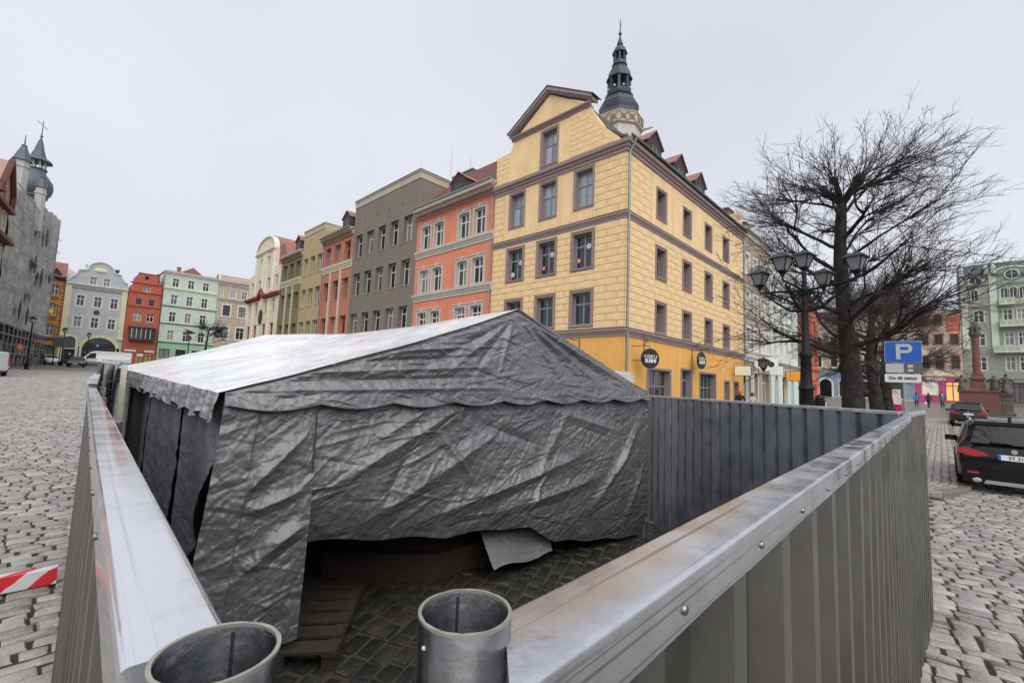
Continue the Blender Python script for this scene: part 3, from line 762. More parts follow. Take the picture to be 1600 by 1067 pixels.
def slabs(M, W, holes, corner_right):
    n_ = 0
    h0 = (11.57 - 5.46) / 15
    zs = [(5.46 + h0 * i, 5.46 + h0 * (i + 1)) for i in range(15)]
    h1 = (15.55 - 12.06) / 8
    zq = [(12.06 + h1 * i, 12.06 + h1 * (i + 1)) for i in range(8)]
    lst = [q + (1,) for q in course_blocks(W, zs, holes, lambda z: [[0, W]])]
    qr = lambda z: [[0, 1.0 if corner_right else 3.0], [W - (2.2 if corner_right else 1.6), W]]
    lst += [q + (1,) for q in course_blocks(W, zq, [], qr)]
    pl = [[1.0, W - 2.2]] if corner_right else [[3.0, W - 1.6]]
    for ci, a, c, z0, z1, k in lst:
        for x0, x1 in split(a, c, ci):
            o = put('stone_block', bm_, b.root, M @ T((x0 + .012, -.022, z0 + .014)) @ Matrix.Diagonal((x1 - x0 - .024, .03, z1 - z0 - .028, 1)))
            n_ += 1
    # smooth field between the quoins of the top storey
    vs2 = MB(); hs_ = [h for h in holes if h[0][1] > 12.2]
    keep = b.holes; b.holes = [[(h[0][0] - .01, h[0][1] - .01), (h[1][0] + .01, h[1][1] - .01), (h[2][0] + .01, h[2][1] + .01), (h[3][0] - .01, h[3][1] + .01)] for h in hs_]
    F0 = b.F; b.F = M
    b.wall([(pl[0][0], 12.06), (pl[0][1], 12.06), (pl[0][1], 15.6), (pl[0][0], 15.6)], YB, name='plaster_field', y0=-.02, rev=.03, sides=False)
    b.F = F0; b.holes = keep
    return n_
nb = slabs(T((0, 0, -b.g)) @ FR, YW, [h for h in allf if h[0][1] > 5], True)
nb += slabs(T((0, 0, -b.g)), YS, sideh, False)
# quoin blocks of the attic gable
Mq = T((0, 0, -b.g)) @ FR
for i in range(6):
    z0 = 16.35 + .35 * i
    for a, c in split(0, 1.3, i): put('stone_block', bm_, b.root, Mq @ T((a + .012, -.022, z0)) @ Matrix.Diagonal((c - a - .024, .03, .32, 1))); nb += 1
for i in range(8):
    z0 = 16.35 + .35 * i; xe = 10.1 - (z0 - 16.3 + .35) * (.95 if z0 < 17.4 else .82)
    if xe > 7.2:
        for a, c in split(6.6, xe, i, 1.2): put('stone_block', bm_, b.root, Mq @ T((a + .012, -.022, z0)) @ Matrix.Diagonal((c - a - .024, .03, .32, 1))); nb += 1
print('blocks', nb)
YELLOW = b
# ---------------------------------------------------------------- houses at the far end of the square (facing -Y)
FY = 106.
GRP2 = 'houses at the far end of the square'
# grey baroque house
b = Bld('baroque_house', 'pale grey house with a curved baroque gable and cream corner strips', 1.75, FY, 0, group=GRP2)
PG = plaster('pale blue grey plaster', (196, 202, 204), .85); CY = plaster('pale yellow strip', (232, 226, 186), .85)
ox = 1.75
for z_, xs_ in ((12.45, (3.2, 5.4, 7.55)), (8.8, (3.15, 5.3, 7.5))):
    for xx in xs_: b.win(xx - ox, z_, 1.0, 1.8, WHITE, .15, .09, .66, 1, (.16, .03, WT, 'plain'))
for xx in (4.55, 6.3): b.win(xx - ox, 16.25, .9, 1.4, WHITE, .15, .08, .6, 1, (.1, .03, WT, 'plain'))
b.arch(2.35 - ox, 5.2, 1.4, 1.95, .6, DARKF, GLASS, ring=(.35, CY, .06))
b.win(2.45 - ox, 2.1, 1.35, 2.9, DARKF, .2, .1, .0, 1, None, None, mat('dark brown door', S(52, 38, 34), var=.1)).name = 'door'
b.arch(4.6 - ox, 2.3, 4.4, 4.95, 1.9, DARKF, GLASS, ring=(.45, CY, .08), mull=3, trans=2.6)
W_ = 9.72 - ox
gab = [(0, 2), (W_, 2), (W_, 16.7), (W_ - .1, 17.3)]
gab += [(W_ - .2 - .9 * math.sin(a), 17.35 + 1.5 * (1 - math.cos(a))) for a in (.4, .8, 1.2, 1.5)]
gab += [(5.87 - ox + 1.75 * math.cos(a), 18.75 + 1.65 * math.sin(a)) for a in [math.pi * k / 12 for k in range(13)]]
gab += [(2.15 - ox + .9 - .9 * (1 - math.sin(a)), 17.3 + 1.4 * (1 - math.cos(a))) for a in (1.5, 1.2, .8, .4)] + [(.25, 16.9), (0, 16.5)]
b.wall(gab, PG, 8)
m = MB()
for p, q in zip(gab[3:-1], gab[4:]): m.tube([(p[0], -.05, p[1]), (q[0], -.05, q[1])], .14, 5)
b.part('gable_moulding', m, WT)
b.cornice(-.05, W_ + .05, 15.85, .3, .3, WT)
b.part('frieze', MB().box(.6, -.03, 15.2, W_ - .6, 0, 15.6), mat('stucco frieze', S(150, 140, 124), var=.5, scale=4, rough=.9))
for xx in (0, W_ - .75): b.part('corner_strip', MB().box(xx, -.06, 7.4, xx + .75, 0, 15.84).box(xx - .05, -.2, 7.1, xx + .8, 0, 7.4), CY)
for k, xx in enumerate((1.9 - ox, 3.95 - ox, 9.2 - ox)): b.part('base_pier', MB().box(xx - .1, -.08, 2, xx + .35, 0, 5.6), CY)
b.part('shop_fascia', MB().box(4.75 - ox, .1, 5.0, 8.85 - ox, .2, 6.15), mat('black fascia', (.02, .02, .022), rough=.5))
b.part('round_logo', MB().lathe([(.22, 0), (.22, .03)], 12, M=T((6.55 - ox, .08, 5.85)) @ Matrix.Rotation(R(90), 4, 'X')), mat('light blue logo', S(90, 180, 210)))
b.part('gable_shell', MB().lathe([(.9, 0), (.7, .12), (.3, .2)], 14, M=T((5.8 - ox, 0, 18.9)) @ Matrix.Rotation(R(90), 4, 'X') @ Matrix.Scale(.5, 4, (0, 1, 0))), CY)
b.part('crest', MB().lathe([(.3, 0), (.4, .1), (.1, .2)], 8, M=T((5.9 - ox, 0, 11.6)) @ Matrix.Rotation(R(90), 4, 'X')), DARKF)
b.chimney(2.2, 3, 18, 20.0, .6, .6, PG); b.chimney(6.0, 3, 18, 19.9, .7, .6, WOODB)
b.part('roof', MB().prism([(.4, 16.9), (W_ / 2, 19.6), (W_ - .4, 16.9)], .4, 9), TILE)

# orange-red house
b = Bld('red_orange_house', 'narrow red orange house with a glazed oriel and stepped gable', 9.75, FY, 0, group=GRP2)
RO = plaster('red orange plaster', (200, 104, 78), .8); ox = 9.75; W_ = 4.95
for xx in (10.85, 12.65): b.win(xx - ox, 10.85, 1.1, 1.45, WHITE, .12, .09, .66, 1)
for xx in (10.9, 12.75): b.win(xx - ox, 13.75, .95, 1.2, CRT, .12, .06, 0, 0)
b.win(11.8 - ox, 16.28, 1.05, 1.0, WHITE, .12, .08, 0, 1)
SHB = mat('lit shop interior glass', S(120, 84, 52), rough=.15, var=.4, scale=1.5, emit=(.9, .5, .2, .12))
for xx in (10.1, 11.7, 13.0): b.win(xx - ox, 2.4, 1.2, 2.7, WOODB, .2, .09, .8, 1, None, None, SHB)
b.wall([(0, 2), (W_, 2), (W_ - .15, 17.7), (W_ - .5, 17.8), (W_ - .9, 18.2), (W_ - .9, 19.6), (1.25, 19.6), (1.25, 18.2), (.6, 17.7), (.1, 16.0)], RO, 8)
b.part('shop_sign', MB().box(.4, -.08, 5.2, 2.0, -.01, 5.55).box(3.2, -.08, 5.2, 4.6, -.01, 5.55).box(2.2, -.1, 4.4, 3.1, -.01, 4.9), WT)
for z_ in (13.35, 15.95, 17.65): b.cornice(.1, W_ - .1, z_, .22, .2, RO, name='band')
b.part('gable_cap', MB().box(1.15, -.1, 19.6, W_ - .8, .5, 19.72), DARKROOF)
o = b.part('oriel', MB().box(.75, -.9, 7.3, 4.4, .0, 7.65).box(.75, -.9, 9.45, 4.4, 0, 9.65).box(.75, -.85, 7.65, .9, 0, 9.45).box(4.25, -.85, 7.65, 4.4, 0, 9.45), WOODB)
for k in range(5): MB().box(1.0 + .66 * k, -.86, 7.66, 1.08 + .66 * k, -.8, 9.44).build('mullion', WHITE, o)
MB().box(.92, -.8, 7.66, 4.23, -.76, 9.44).build('pane', GLASS2, o)
MB().prism([(.55, 9.65), (4.6, 9.65), (3.9, 10.25), (1.2, 10.25)], -1.1, 0).build('oriel_roof', TILE, o)
b.part('vent', MB().lathe([(.3, 0), (.3, .05)], 12, M=T((2.4, 0, 18.9)) @ Matrix.Rotation(R(90), 4, 'X')), BLACK)
b.chimney(4.1, 1.5, 18, 20.1, .4, .5, TILE); b.pipe(W_ - .05, 2.2, 16.6, m=WOODB, hop=False)

# mint green house
b = Bld('mint_house', 'mint green four storey house with dark string courses and white windows', 14.7, FY, 0, group=GRP2)
MG = plaster('mint plaster', (202, 220, 204), .85); MG2 = plaster('strong green base plaster', (150, 204, 166), .85); ox = 14.7; W_ = 8.75
for z_, h_ in ((18.0, 1.65), (14.62, 1.85), (11.25, 1.9), (7.7, 1.95)):
    for xx in (16.0, 18.45, 20.9): b.win(xx - ox, z_, 1.05, h_, WHITE, .14, .09, .66, 1, (.09, .03, WT, 'plain'))
up = list(b.holes); b.holes = []
for xx in (15.1, 17.6, 20.2): b.win(xx - ox, 4.4, 1.6, 1.7, DARKF, .2, .1, 0, 1, (.15, .04, GYT, 'plain'))
gh = b.holes; b.holes = up; b.wall([(0, 7.3), (W_, 7.3), (W_, 20.6), (0, 20.6)], MG, 8)
b.holes = gh; b.wall([(0, 2), (W_, 2), (W_, 7.3), (0, 7.3)], MG2, 8, name='ground_floor_wall')
GD = plaster('grey green moulding', (120, 128, 118), .8)
for z_ in (7.2, 10.75, 14.1): b.cornice(-.05, W_ + .05, z_, .22, .18, GD)
b.cornice(-.05, W_ + .05, 17.35, .35, .25, CY); b.cornice(-.1, W_ + .1, 20.4, .5, .5, WT)
b.part('roof', MB().prism([(2.0, 20.9), (6.8, 20.9), (4.6, 22.6)], 1.5, 8), TILE2); b.part('flat_roof', MB().box(0, -.3, 20.9, W_, 8, 21.0), DARKROOF)
b.chimney(2.3, 3, 21, 22.4, .6, .5, TILE); b.pipe(-.02, 2.2, 20.4, m=WOODB, hop=False)

# beige ornate house
b = Bld('beige_house', 'beige banded house with a balustrade on the roof beside the mint green house', 23.45, FY, 0, group=GRP2)
BE = plaster('beige plaster', (196, 178, 156), .85); ox = 23.45; W_ = 9.0
for xx in (25.75, 27.85, 29.9): b.win(xx - ox, 17.45, 1.0, 1.55, WHITE, .15, .09, .66, 1, (.1, .03, WT, 'plain'))
for xx in (24.65, 27.5, 30.2): b.win(xx - ox, 13.6, 1.35, 2.2, DARKF, .2, .09, .66, 1, (.2, .05, WT, 'ornate'))
for xx in (24.55, 27.4, 30.1): b.win(xx - ox, 9.0, 1.5, 2.4, WHITE, .2, .09, .66, 1, (.2, .05, WT, 'ornate'))
b.win(24.0 - ox, 17.5, .55, 1.85, WHITE, .1, .2, 0, 0)
b.wall([(0, 2), (W_, 2), (W_, 20.2), (0, 20.2)], BE, 8)
for k in range(30):
    if k % 3 or True: b.part('band', MB().box(0, -.025, 7.2 + .33 * k, W_, 0, 7.2 + .33 * k + .05), GD) if k % 2 == 0 else None
b.cornice(-.1, W_, 19.95, .9, .6, ORT); b.cornice(0, W_, 16.75, .35, .25, ORT)
for k in range(24): b.part('baluster', MB().lathe([(.08, 0), (.05, .1), (.1, .3), (.05, .5), (.08, .6)], 6, (.5 + .33 * k, .2, 20.85)), WT)
b.part('balustrade_rail', MB().box(.2, .05, 21.45, W_, .35, 21.6).box(0, 0, 20.85, .4, .45, 21.9), WT)
b.part('roof', MB().prism([(.5, 20.8), (6, 23.0), (8, 20.8)], 1.0, W_ + 6, 'x'), TILE2)

# yellow brick house
b = Bld('brick_house', 'narrow yellow brick house with a red mansard roof beside the scaffolded tower', -3.2, FY + .4, 0, group=GRP2)
BY = mat('yellow brick', S(196, 146, 82, .9), rough=.85, var=.12, scale=3, bump=.3, bscale=12); RB = mat('red brick', S(150, 92, 66, .9), rough=.85, var=.15, scale=4)
ox = -3.2; W_ = 4.95
for xx in (.05, -2.4):
    for z_, h_ in ((13.8, 1.7), (10.45, 1.9), (7.05, 1.85)):
        b.arch(xx - ox, z_, .95, h_, .16, WHITE, GLASS, .15, mull=1, trans=h_ * .66, ring=(.18, RB, .03), fw=.09)
        b.part('apron', MB().box(xx - ox - .1, -.05, z_ - .85, xx - ox + 1.05, .0, z_ - .2), RB)
b.win(-.9 - ox, 2.3, 2.3, 3.2, DARKF, .3, .1, .8, 2, None, None, mat('green tinted shop glass', S(74, 96, 74), rough=.1, var=.4))
b.wall([(0, 2), (W_, 2), (W_, 16.6), (0, 16.6)], BY, 8)
for k in range(16):
    for xx in (W_ - .42,): b.part('quoin', MB().box(xx + (.12 if k % 2 else 0), -.05, 7.2 + k * .58, W_ + .01, .0, 7.2 + k * .58 + .3), RB)
b.cornice(-.1, W_ + .1, 16.3, .6, .5, DARKF); b.cornice(-.1, W_ + .1, 6.3, .5, .4, GD)
b.part('roof', MB().prism([(-.2, 16.9), (.9, 19.5), (8, 19.5), (8, 16.9)], 0, W_, 'x'), TILE2)
b.dormer(3.0, -.1, 17.0, 1.2, .5, 2, wm=WOODB, rm=TILE2, rise=.8)
b.chimney(1.7, 3.5, 19.3, 21.6, 1.4, .8, GYT, pots=2); b.part('rear_building', MB().prism([(3.9, 6.0), (W_ + 3.5, 6.0), (W_ + 3.5, 17), (W_ + .4, 20.0), (3.9, 20.3)], 9, 16), plaster('rear plaster', (214, 208, 200)))

# ---------------------------------------------------------------- scaffolded tower house on the left
NET = mat('torn white scaffold netting', S(164, 162, 161, .8), rough=.9, var=.16, scale=.9, streak=.05, bump=.5, bscale=3, col2=S(200, 198, 195, .85))
b = Bld('scaffolded_tower_house', 'tall house wrapped in torn grey scaffold netting with domed corner turret', -3.65, 67.4, R(83.2), cat='building', g=1.4)
W_ = 31.3
TW = plaster('pale grey tower plaster', (200, 196, 190), .8)
b.wall([(0, .5), (W_, .5), (W_, 23.6), (0, 19)], plaster('covered facade', (120, 112, 106), .8), 14, y0=1.2)
b.part('roof', MB().prism([(1.2, 19.5), (5.0, 25.6), (12, 25.6), (15, 19.5)], 0, W_ - 14, 'x'), SLATE)
nm = MB(); nxs, nzs = 70, 34; vs_, fs = [], []
for j in range(nzs + 1):
    for i in range(nxs + 1):
        u, v = i / nxs, j / nzs; x = W_ * u; top = 20.2 + 4.6 * u
        z = 6.3 + (top - 6.3) * v
        z += (noise.noise((x * .5, 3, 0)) * .5 if j == nzs else 0) + (noise.noise((x * .8, 9, 0)) * .3 if j == 0 else 0)
        y = -.05 + .28 * noise.noise((x * .7, z * .3, 0)) + .1 * noise.noise((x * 2.2, z * 1.5, 4)) + .15 * abs(math.sin(x * math.pi / 2.5))
        vs_.append((x, y, z))
fs = [(j * (nxs + 1) + i, j * (nxs + 1) + i + 1, (j + 1) * (nxs + 1) + i + 1, (j + 1) * (nxs + 1) + i) for j in range(nzs) for i in range(nxs)]
nm.add(vs_, fs); b.part('scaffold_netting', nm, NET, smooth=50)
em = MB(); vs_ = []
for j in range(20):
    for i in range(6): vs_.append((W_ + .02 + .1 * noise.noise((i, j * .5, 2)), -.1 + 2.4 * i / 5, 6.3 + 18.4 * j / 19))
em.add(vs_, [(j * 6 + i, j * 6 + i + 1, (j + 1) * 6 + i + 1, (j + 1) * 6 + i) for j in range(19) for i in range(5)]); b.part('scaffold_netting', em, NET, smooth=50)
DIA = mat('dark diamond print', S(56, 54, 62), rough=.8, var=.3, scale=3)
for x, z, w, h, mm in ((19.5, 19.2, 2.2, 2.6, 0), (14.5, 19.6, 2.6, 3.2, 1), (14.2, 14.6, 2.2, 2.3, 0), (19.3, 13.6, 2.2, 2.6, 0), (13.8, 10.9, 2.4, 2.6, 1), (9.0, 8.4, 1.5, 2.3, 0), (13.6, 8.0, 1.7, 2.2, 0), (25.5, 14.6, 1.4, 1.6, 0)):
    b.part('printed_diamond', MB().prism([(x - w / 2, z), (x, z - h / 2), (x + w / 2, z), (x, z + h / 2)], -.42, -.34), DIA if mm == 0 else mat('pale blue print', S(128, 134, 150), var=.2))
sm = MB()
for i in range(14):
    x = 2.3 * i
    for y in (-.1, 1.0): sm.tube([(x, y, 1.2), (x, y, 6.6)], .045, 6)
    for z in (3.3, 5.3): sm.tube([(x, -.1, z), (x, 1.0, z)], .04, 5)
    if i % 2 == 0 and i < 13: sm.tube([(x, -.1, 1.3), (x + 2.3, -.1, 3.3)], .035, 5).tube([(x + 2.3, -.12, 3.3), (x, -.12, 5.3)], .035, 5)
for z in (3.3, 4.3, 5.3, 6.4): sm.tube([(0, -.12, z), (W_, -.12, z)], .045, 6)
for k in range(7): b.part('ledger_tube', MB().tube([(0, -.36 - .05 * (k % 2), 8.2 + 2.05 * k), (W_, -.36 - .05 * (k % 2), 8.2 + 2.05 * k + .9)], .05, 5), ZINC)
b.part('scaffold_poles', sm, ZINC); b.part('scaffold_deck', MB().box(0, -.15, 5.3, W_, 1.1, 5.42).box(0, -.1, 3.2, W_, 1.0, 3.27), mat('scaffold board', S(120, 108, 92), var=.2))
b.part('site_board', MB().box(11.5, -.3, 3.9, 14.2, -.2, 4.5), mat('orange board', S(226, 120, 40)))
for x in (2, 6, 11, 16.5, 21, 26):
    b.part('shop_window', MB().box(x, 1.1, 1.6, x + 2.4, 1.19, 4.2), GLASS); b.part('shop_pier', MB().box(x - .7, .95, .8, x - .25, 1.19, 4.8), TW)
# corner turret: drum, onion dome, open lantern, spire, and two side pinnacles
INV = b.M.inverted()
def loc2(x, y): v = INV @ Vector((x, y, 0)); return v.x, v.y
tcx, tcy = loc2(-2.8, 88.4)
dome = [(1.2, 23.0), (1.25, 24.6), (1.45, 24.7), (1.4, 24.9), (1.75, 25.5), (1.88, 26.2), (1.75, 26.9), (1.3, 27.6), (.95, 28.1), (.9, 28.5), (1.05, 28.55), (1.05, 28.7)]
b.part('turret_dome', MB().lathe(dome, 12, (tcx, tcy, 0), R(22)), SLATE, smooth=30)
ln = MB()
for k in range(8):
    a = 2 * math.pi * k / 8 + R(22); ln.box(-.08, -.08, 28.65, .08, .08, 29.8, M=T((tcx + .82 * math.cos(a), tcy + .82 * math.sin(a), 0)))
b.part('turret_lantern', ln.lathe([(.9, 28.65), (.9, 28.75)], 8, (tcx, tcy, 0), R(22)), TW)
b.part('turret_spire', MB().lathe([(.8, 29.7), (1.55, 29.7), (1.45, 29.85), (.85, 30.3), (.55, 31.2), (.28, 32.4), (.07, 33.2), (.2, 33.3), (.07, 33.45)], 8, (tcx, tcy, 0), R(22)), SLATE, smooth=30)
b.part('weather_vane', MB().tube([(tcx, tcy, 33.4), (tcx, tcy, 35.6)], [.06, .03], 5).tube([(tcx - .7, tcy + .5, 35.1), (tcx + .6, tcy - .4, 34.7)], .04, 4), BLACK)
for wx_, wy_, zb_, zt, r_ in ((-3.9, 81.7, 27.2, 29.1, .72), (-1.95, 80.2, 24.0, 25.2, .5)):
    px_, py_ = loc2(wx_, wy_)
    b.part('pinnacle', MB().lathe([(r_, 18.5), (r_, zb_ - .9), (r_ * 1.15, zb_ - .85), (r_ * 1.15, zb_ - .6), (r_, zb_ - .55), (r_, zb_)], 8, (px_, py_, 0), R(22)), TW)
    b.part('pinnacle_spire', MB().lathe([(r_ * 1.35, zb_), (r_ * 1.2, zb_ + .15), (.25, zt), (.3, zt + .1), (.08, zt + .2), (.03, zt + 1.5)], 8, (px_, py_, 0), R(22)), SLATE)

# house with peach gable at the left edge
b = Bld('peach_gabled_house', 'peach house with a moulded gable and dark red eaves at the scaffolding', -5.31, 53.3, R(83.2), g=1.1)
PE = plaster('peach plaster', (204, 162, 138), .66); W_ = 14.
for x in (1.2, 3.8, 6.4, 9.0, 12.1):
    for z in (15.0, 11.4, 7.4): b.win(x, z, 1.3, 1.9, WHITE, .2, .09, .66, 1, (.14, .04, WT, 'plain'))
b.win(11.4, 17.7, .9, 1.2, WHITE, .2, .09, 0, 1)
b.wall([(0, .5), (W_, .5), (W_, 18.8), (11.8, 21.8), (9.5, 18.8), (9.2, 18.0), (0, 18.0)], PE, 10)
REDE = mat('dark red eave', S(96, 52, 50), rough=.7, var=.1)
b.part('eave', MB().box(-.2, -.5, 17.0, W_ + .2, 0, 17.35).box(-.2, -.7, 13.9, W_ + .3, .0, 14.25).box(-.1, -.5, 14.25, W_ + .2, 0, 14.5), REDE)
m = MB()
for p, q in (((W_ + .05, 17.2), (W_ + .15, 18.9)), ((W_ + .15, 18.9), (11.8, 21.9)), ((11.8, 21.9), (9.5, 18.9)), ((9.5, 18.9), (9.2, 18))): m.tube([(p[0], -.2, p[1]), (q[0], -.2, q[1])], .25, 5)
b.part('gable_moulding', m, REDE); b.part('roof', MB().prism([(.3, 18), (5, 22.5), (10, 18)], 0, W_ - .2, 'x'), TILE)

# ---------------------------------------------------------------- right row behind the tree (facing -Y)
GRP3 = 'houses beyond the yellow corner house'
SX0 = RX + 20.1
b = Bld('taupe_house', 'taupe house with white window surrounds next to the yellow corner house', SX0, 12.5, 0, group=GRP3)
TP = plaster('taupe plaster', (176, 160, 140), .9); ox = 20.1
for z_, h_ in ((12.8, 1.75), (9.35, 1.75), (5.95, 1.95)):
    for xx in (20.85, 23.1, 25.35, 26.9): b.win(xx - ox, z_, 1.05, h_, WHITE, .2, .1, .66, 1, (.17, .05, WT, 'plain'), (WT, .12))
for xx in (20.95, 22.85): b.arch(xx - ox, .6, 1.2, 3.4, .6, WHITE, GLASS2, .2, ring=(.2, WT, .05))
b.win(25.4 - ox, .6, 2.4, 3.4, CRT, .3, .2, .75, 1, None, None, GLASS2).name = 'door'
b.wall([(0, .3), (8.5, .3), (8.5, 16.6), (0, 16.6)], TP, 9)
b.cornice(0, 8.5, 4.95, .5, .35, WT); b.cornice(0, 8.5, 16.2, .6, .5, WT)
b.roof(0, 8.5, 0, 4.5, 16.8, 20, DARKROOF); b.chimney(1.2, 1.6, 17, 19.2, 1.8, 1.0, plaster('dark chimney', (120, 104, 98)))
b.pipe(.1, .5, 16.7)
b.part('roof_gable_wall', MB().prism([(0, 16), (4.5, 16), (4.5, 21.0), (2.0, 20.0), (0, 17)], 8.0, 8.6, 'x'), plaster('brown gable', (104, 74, 66)))
b = Bld('white_mint_house', 'white mint house with small triangular window hoods beyond the taupe house', SX0 + 8.5, 12.5, 0, group=GRP3)
WM = plaster('white mint plaster', (214, 228, 220), .88)
hood = []
for z_, h_ in ((9.3, 1.8), (5.98, 1.95), (12.6, 1.7)):
    for k in range(4):
        o = b.win(.95 + 2.38 * k, z_, 1.15, h_, WHITE, .2, .1, .66, 1, (.14, .04, WT, 'plain'))
        if z_ == 5.98: MB().prism([(-.3, h_ + .55), (1.45, h_ + .55), (.58, h_ + 1.15)], -.42, -.2).build('hood', GD, o)
for xx in (1.3, 7.9): b.arch(xx, .6, 1.4, 3.5, .7, WHITE, GLASS2, .25)
b.win(4.4, .6, 2.0, 3.4, mat('ochre door frame', S(196, 150, 60)), .3, .12, .8, 1, None, None, mat('dark red door panel', S(110, 52, 50), var=.3)).name = 'door'
b.wall([(0, .3), (11.6, .3), (11.6, 15.6), (0, 15.6)], WM, 9); b.cornice(0, 11.6, 5.0, .4, .3, ORT); b.cornice(0, 11.6, 15.2, .5, .4, WT); b.roof(0, 11.6, 0, 4.5, 15.8, 19, DARKROOF)
b.pipe(11.5, .6, 15.7, m=mat('purple pipe', S(120, 84, 108)))
b = Bld('brick_red_house', 'terracotta red house with tall dark windows beyond the white mint house', SX0 + 20.2, 12.5, 0, group=GRP3)
for z_ in (9.9, 6.2, 1.6):
    for xx in (1.0, 3.6, 6.4, 8.8): b.win(xx, z_, 1.5, 2.1, DARKF, .25, .1, .7, 1, None, (DARKF, .15))
b.wall([(0, .5), (12, .5), (12, 14.5), (0, 14.5)], plaster('brick red plaster', (222, 118, 84), .9), 9)
b.part('purple_strip', MB().box(-.02, -.05, .5, .9, .0, 14.4), plaster('plum plaster', (110, 52, 72)))
b.cornice(0, 12, 5.2, .4, .3, TC); b.cornice(0, 12, 14.1, .5, .4, TC); b.roof(0, 12, 0, 4.5, 14.6, 18, DARKROOF)

# ---------------------------------------------------------------- far side of the right-hand street (facing -X)
FX = 95.
GRP4 = 'houses across the far street'
b = Bld('pink_cream_house', 'cream and pink house with a blue band over an arched doorway', FX, 17.5, R(-90), group=GRP4)
CP = plaster('cream pink plaster', (224, 210, 192), .85); BL = plaster('dusty blue plaster', (140, 164, 184), .85)
for z_, h_ in ((10.7, 1.7), (7.25, 1.9)):
    for k in range(6): b.win(.9 + 2.3 * k, z_, .95, h_, DARKF, .2, .08, .66, 1, (.18, .05, WT, 'ornate'))
up = b.holes; b.holes = []
b.arch(1.5, 2.0, 1.75, 3.1, .85, BLACK, BLACK, .3, ring=(.3, WT, .06))
for x in (4.3, 7.5, 10.8): b.win(x, 2.2, 1.9, 2.6, DARKF, .2, .1, .75, 1, (.12, .04, WT, 'plain'))
gh = b.holes; b.holes = up; b.wall([(0, 6.8), (14, 6.8), (14, 15.4), (0, 15.4)], CP, 9)
b.holes = gh; b.wall([(0, 1), (14, 1), (14, 6.8), (0, 6.8)], BL, 9, name='ground_floor_wall')
b.cornice(0, 14, 6.7, .35, .25, CY); b.cornice(0, 14, 14.9, .5, .4, WT); b.roof(0, 14, 0, 4, 15.4, 17.5, DARKROOF)
b.part('base_course', MB().box(3.6, -.05, 1, 13.9, 0, 2.1), plaster('pale stone', (190, 182, 172)))
b = Bld('magenta_shop_house', 'cream house with a magenta shop front and white shop lettering', FX, 3.5, R(-90), group=GRP4)
MGT = plaster('magenta shop front', (196, 84, 128), .85); left = 3.5
for z_, h_ in ((7.0, 1.9), (10.65, 1.55), (13.7, 1.5)):
    for y_ in (2.6, .98, -.75): b.win(left - y_, z_, .9, h_, DARKF, .2, .08, .66, 1, (.12, .04, plaster('pink moulding', (214, 140, 120)), 'ornate'))
up = b.holes; b.holes = []
b.win(left - 2.7, 2.95, 1.95, 2.1, WT, .15, .1, 0, 0, None, None, mat('lit shop display', S(206, 204, 190), var=.25, scale=2, rough=.2, emit=(1, .95, .8, .12)))
d_ = b.win(left - .04, 2.1, 1.65, 2.9, DARKF, .2, .09, .8, 1, None, None, mat('lit shop door', S(220, 160, 90), var=.35, scale=2.5, rough=.2, emit=(1, .6, .25, .35))); d_.name = 'door'
MB().tube([(.75, -.05, .9), (.75, -.05, 1.3)], .02, 5).build('handle', ZINC, d_)
gh = b.holes; b.holes = up; b.wall([(0, 5.9), (5.45, 5.9), (5.45, 15.2), (4.6, 15.6), (3.6, 16.4), (2.3, 15.4), (0, 15.2)], CP, 8)
b.holes = gh; b.wall([(0, 1), (5.45, 1), (5.45, 5.9), (0, 5.9)], MGT, 8, name='shop_front')
b.cornice(0, 5.45, 5.7, .3, .25, CY); b.part('upper_panel', MB().box(3.9, -.03, 12.6, 5.4, 0, 15.1), plaster('salmon plaster', (206, 110, 92)))
b.roof(0, 5.45, .2, 4, 14.8, 16.5, DARKROOF, over=0)
ROSS = b
b = Bld('green_art_nouveau_house', 'large grey green house with balconies and round attic windows across the street', FX, -1.95, R(-90), group=GRP4)
AG = plaster('grey green plaster', (156, 162, 148), .85); AL = plaster('pale green stucco', (204, 216, 196), .85); left = -1.95
Lx = lambda y_: left - y_
for y0_, y1_ in ((-3.35, -4.45), (-6.35, -7.25), (-7.68, -8.5), (-9.2, -10.1), (-10.9, -11.9)):
    for z_, h_ in ((13.8, 1.7), (10.35, 1.8), (6.75, 1.95)): b.win(Lx(y0_), z_, y0_ - y1_, h_, WHITE, .2, .09, .66, 1, (.1, .04, AL, 'plain'))
for y0_ in (-3.2, -6.2, -7.1, -8.0, -9.4, -10.6): b.arch(Lx(y0_), 17.0, .75, 1.7, .37, WHITE, GLASS, .2, ring=(.12, AL, .04))
b.arch(Lx(-3.1), 19.6, 1.3, .9, .4, WHITE, GLASS, .2, ring=(.2, AL, .06))
up = b.holes; b.holes = []
SHP = mat('grey shop glass', S(110, 96, 100), rough=.1, var=.4, scale=1.5)
for y0_, w_ in ((-2.6, 1.4), (-4.6, 1.4), (-6.5, 1.5), (-8.5, 2.6)): b.win(Lx(y0_), 2.2, w_, 2.8, DARKF, .2, .08, .8, 2, None, None, SHP)
gh = b.holes; b.holes = up; b.wall([(0, 5.6), (12, 5.6), (12, 20.9), (4, 20.9), (0, 20.5)], AG, 9)
b.holes = gh; b.wall([(0, 1), (12, 1), (12, 5.6), (0, 5.6)], plaster('green shop front', (120, 132, 116), .8), 9, name='shop_front')
b.part('roof', MB().prism([(-.2, 20.5), (.6, 22.6), (9, 23.6), (9, 20.5)], 0, 12, 'x'), SLATE)
for y_ in (-2.1, -5.1, -8.9): b.part('pilaster', MB().box(Lx(y_), -.18, 9.8, Lx(y_) + .72, 0, 20.5), AL)
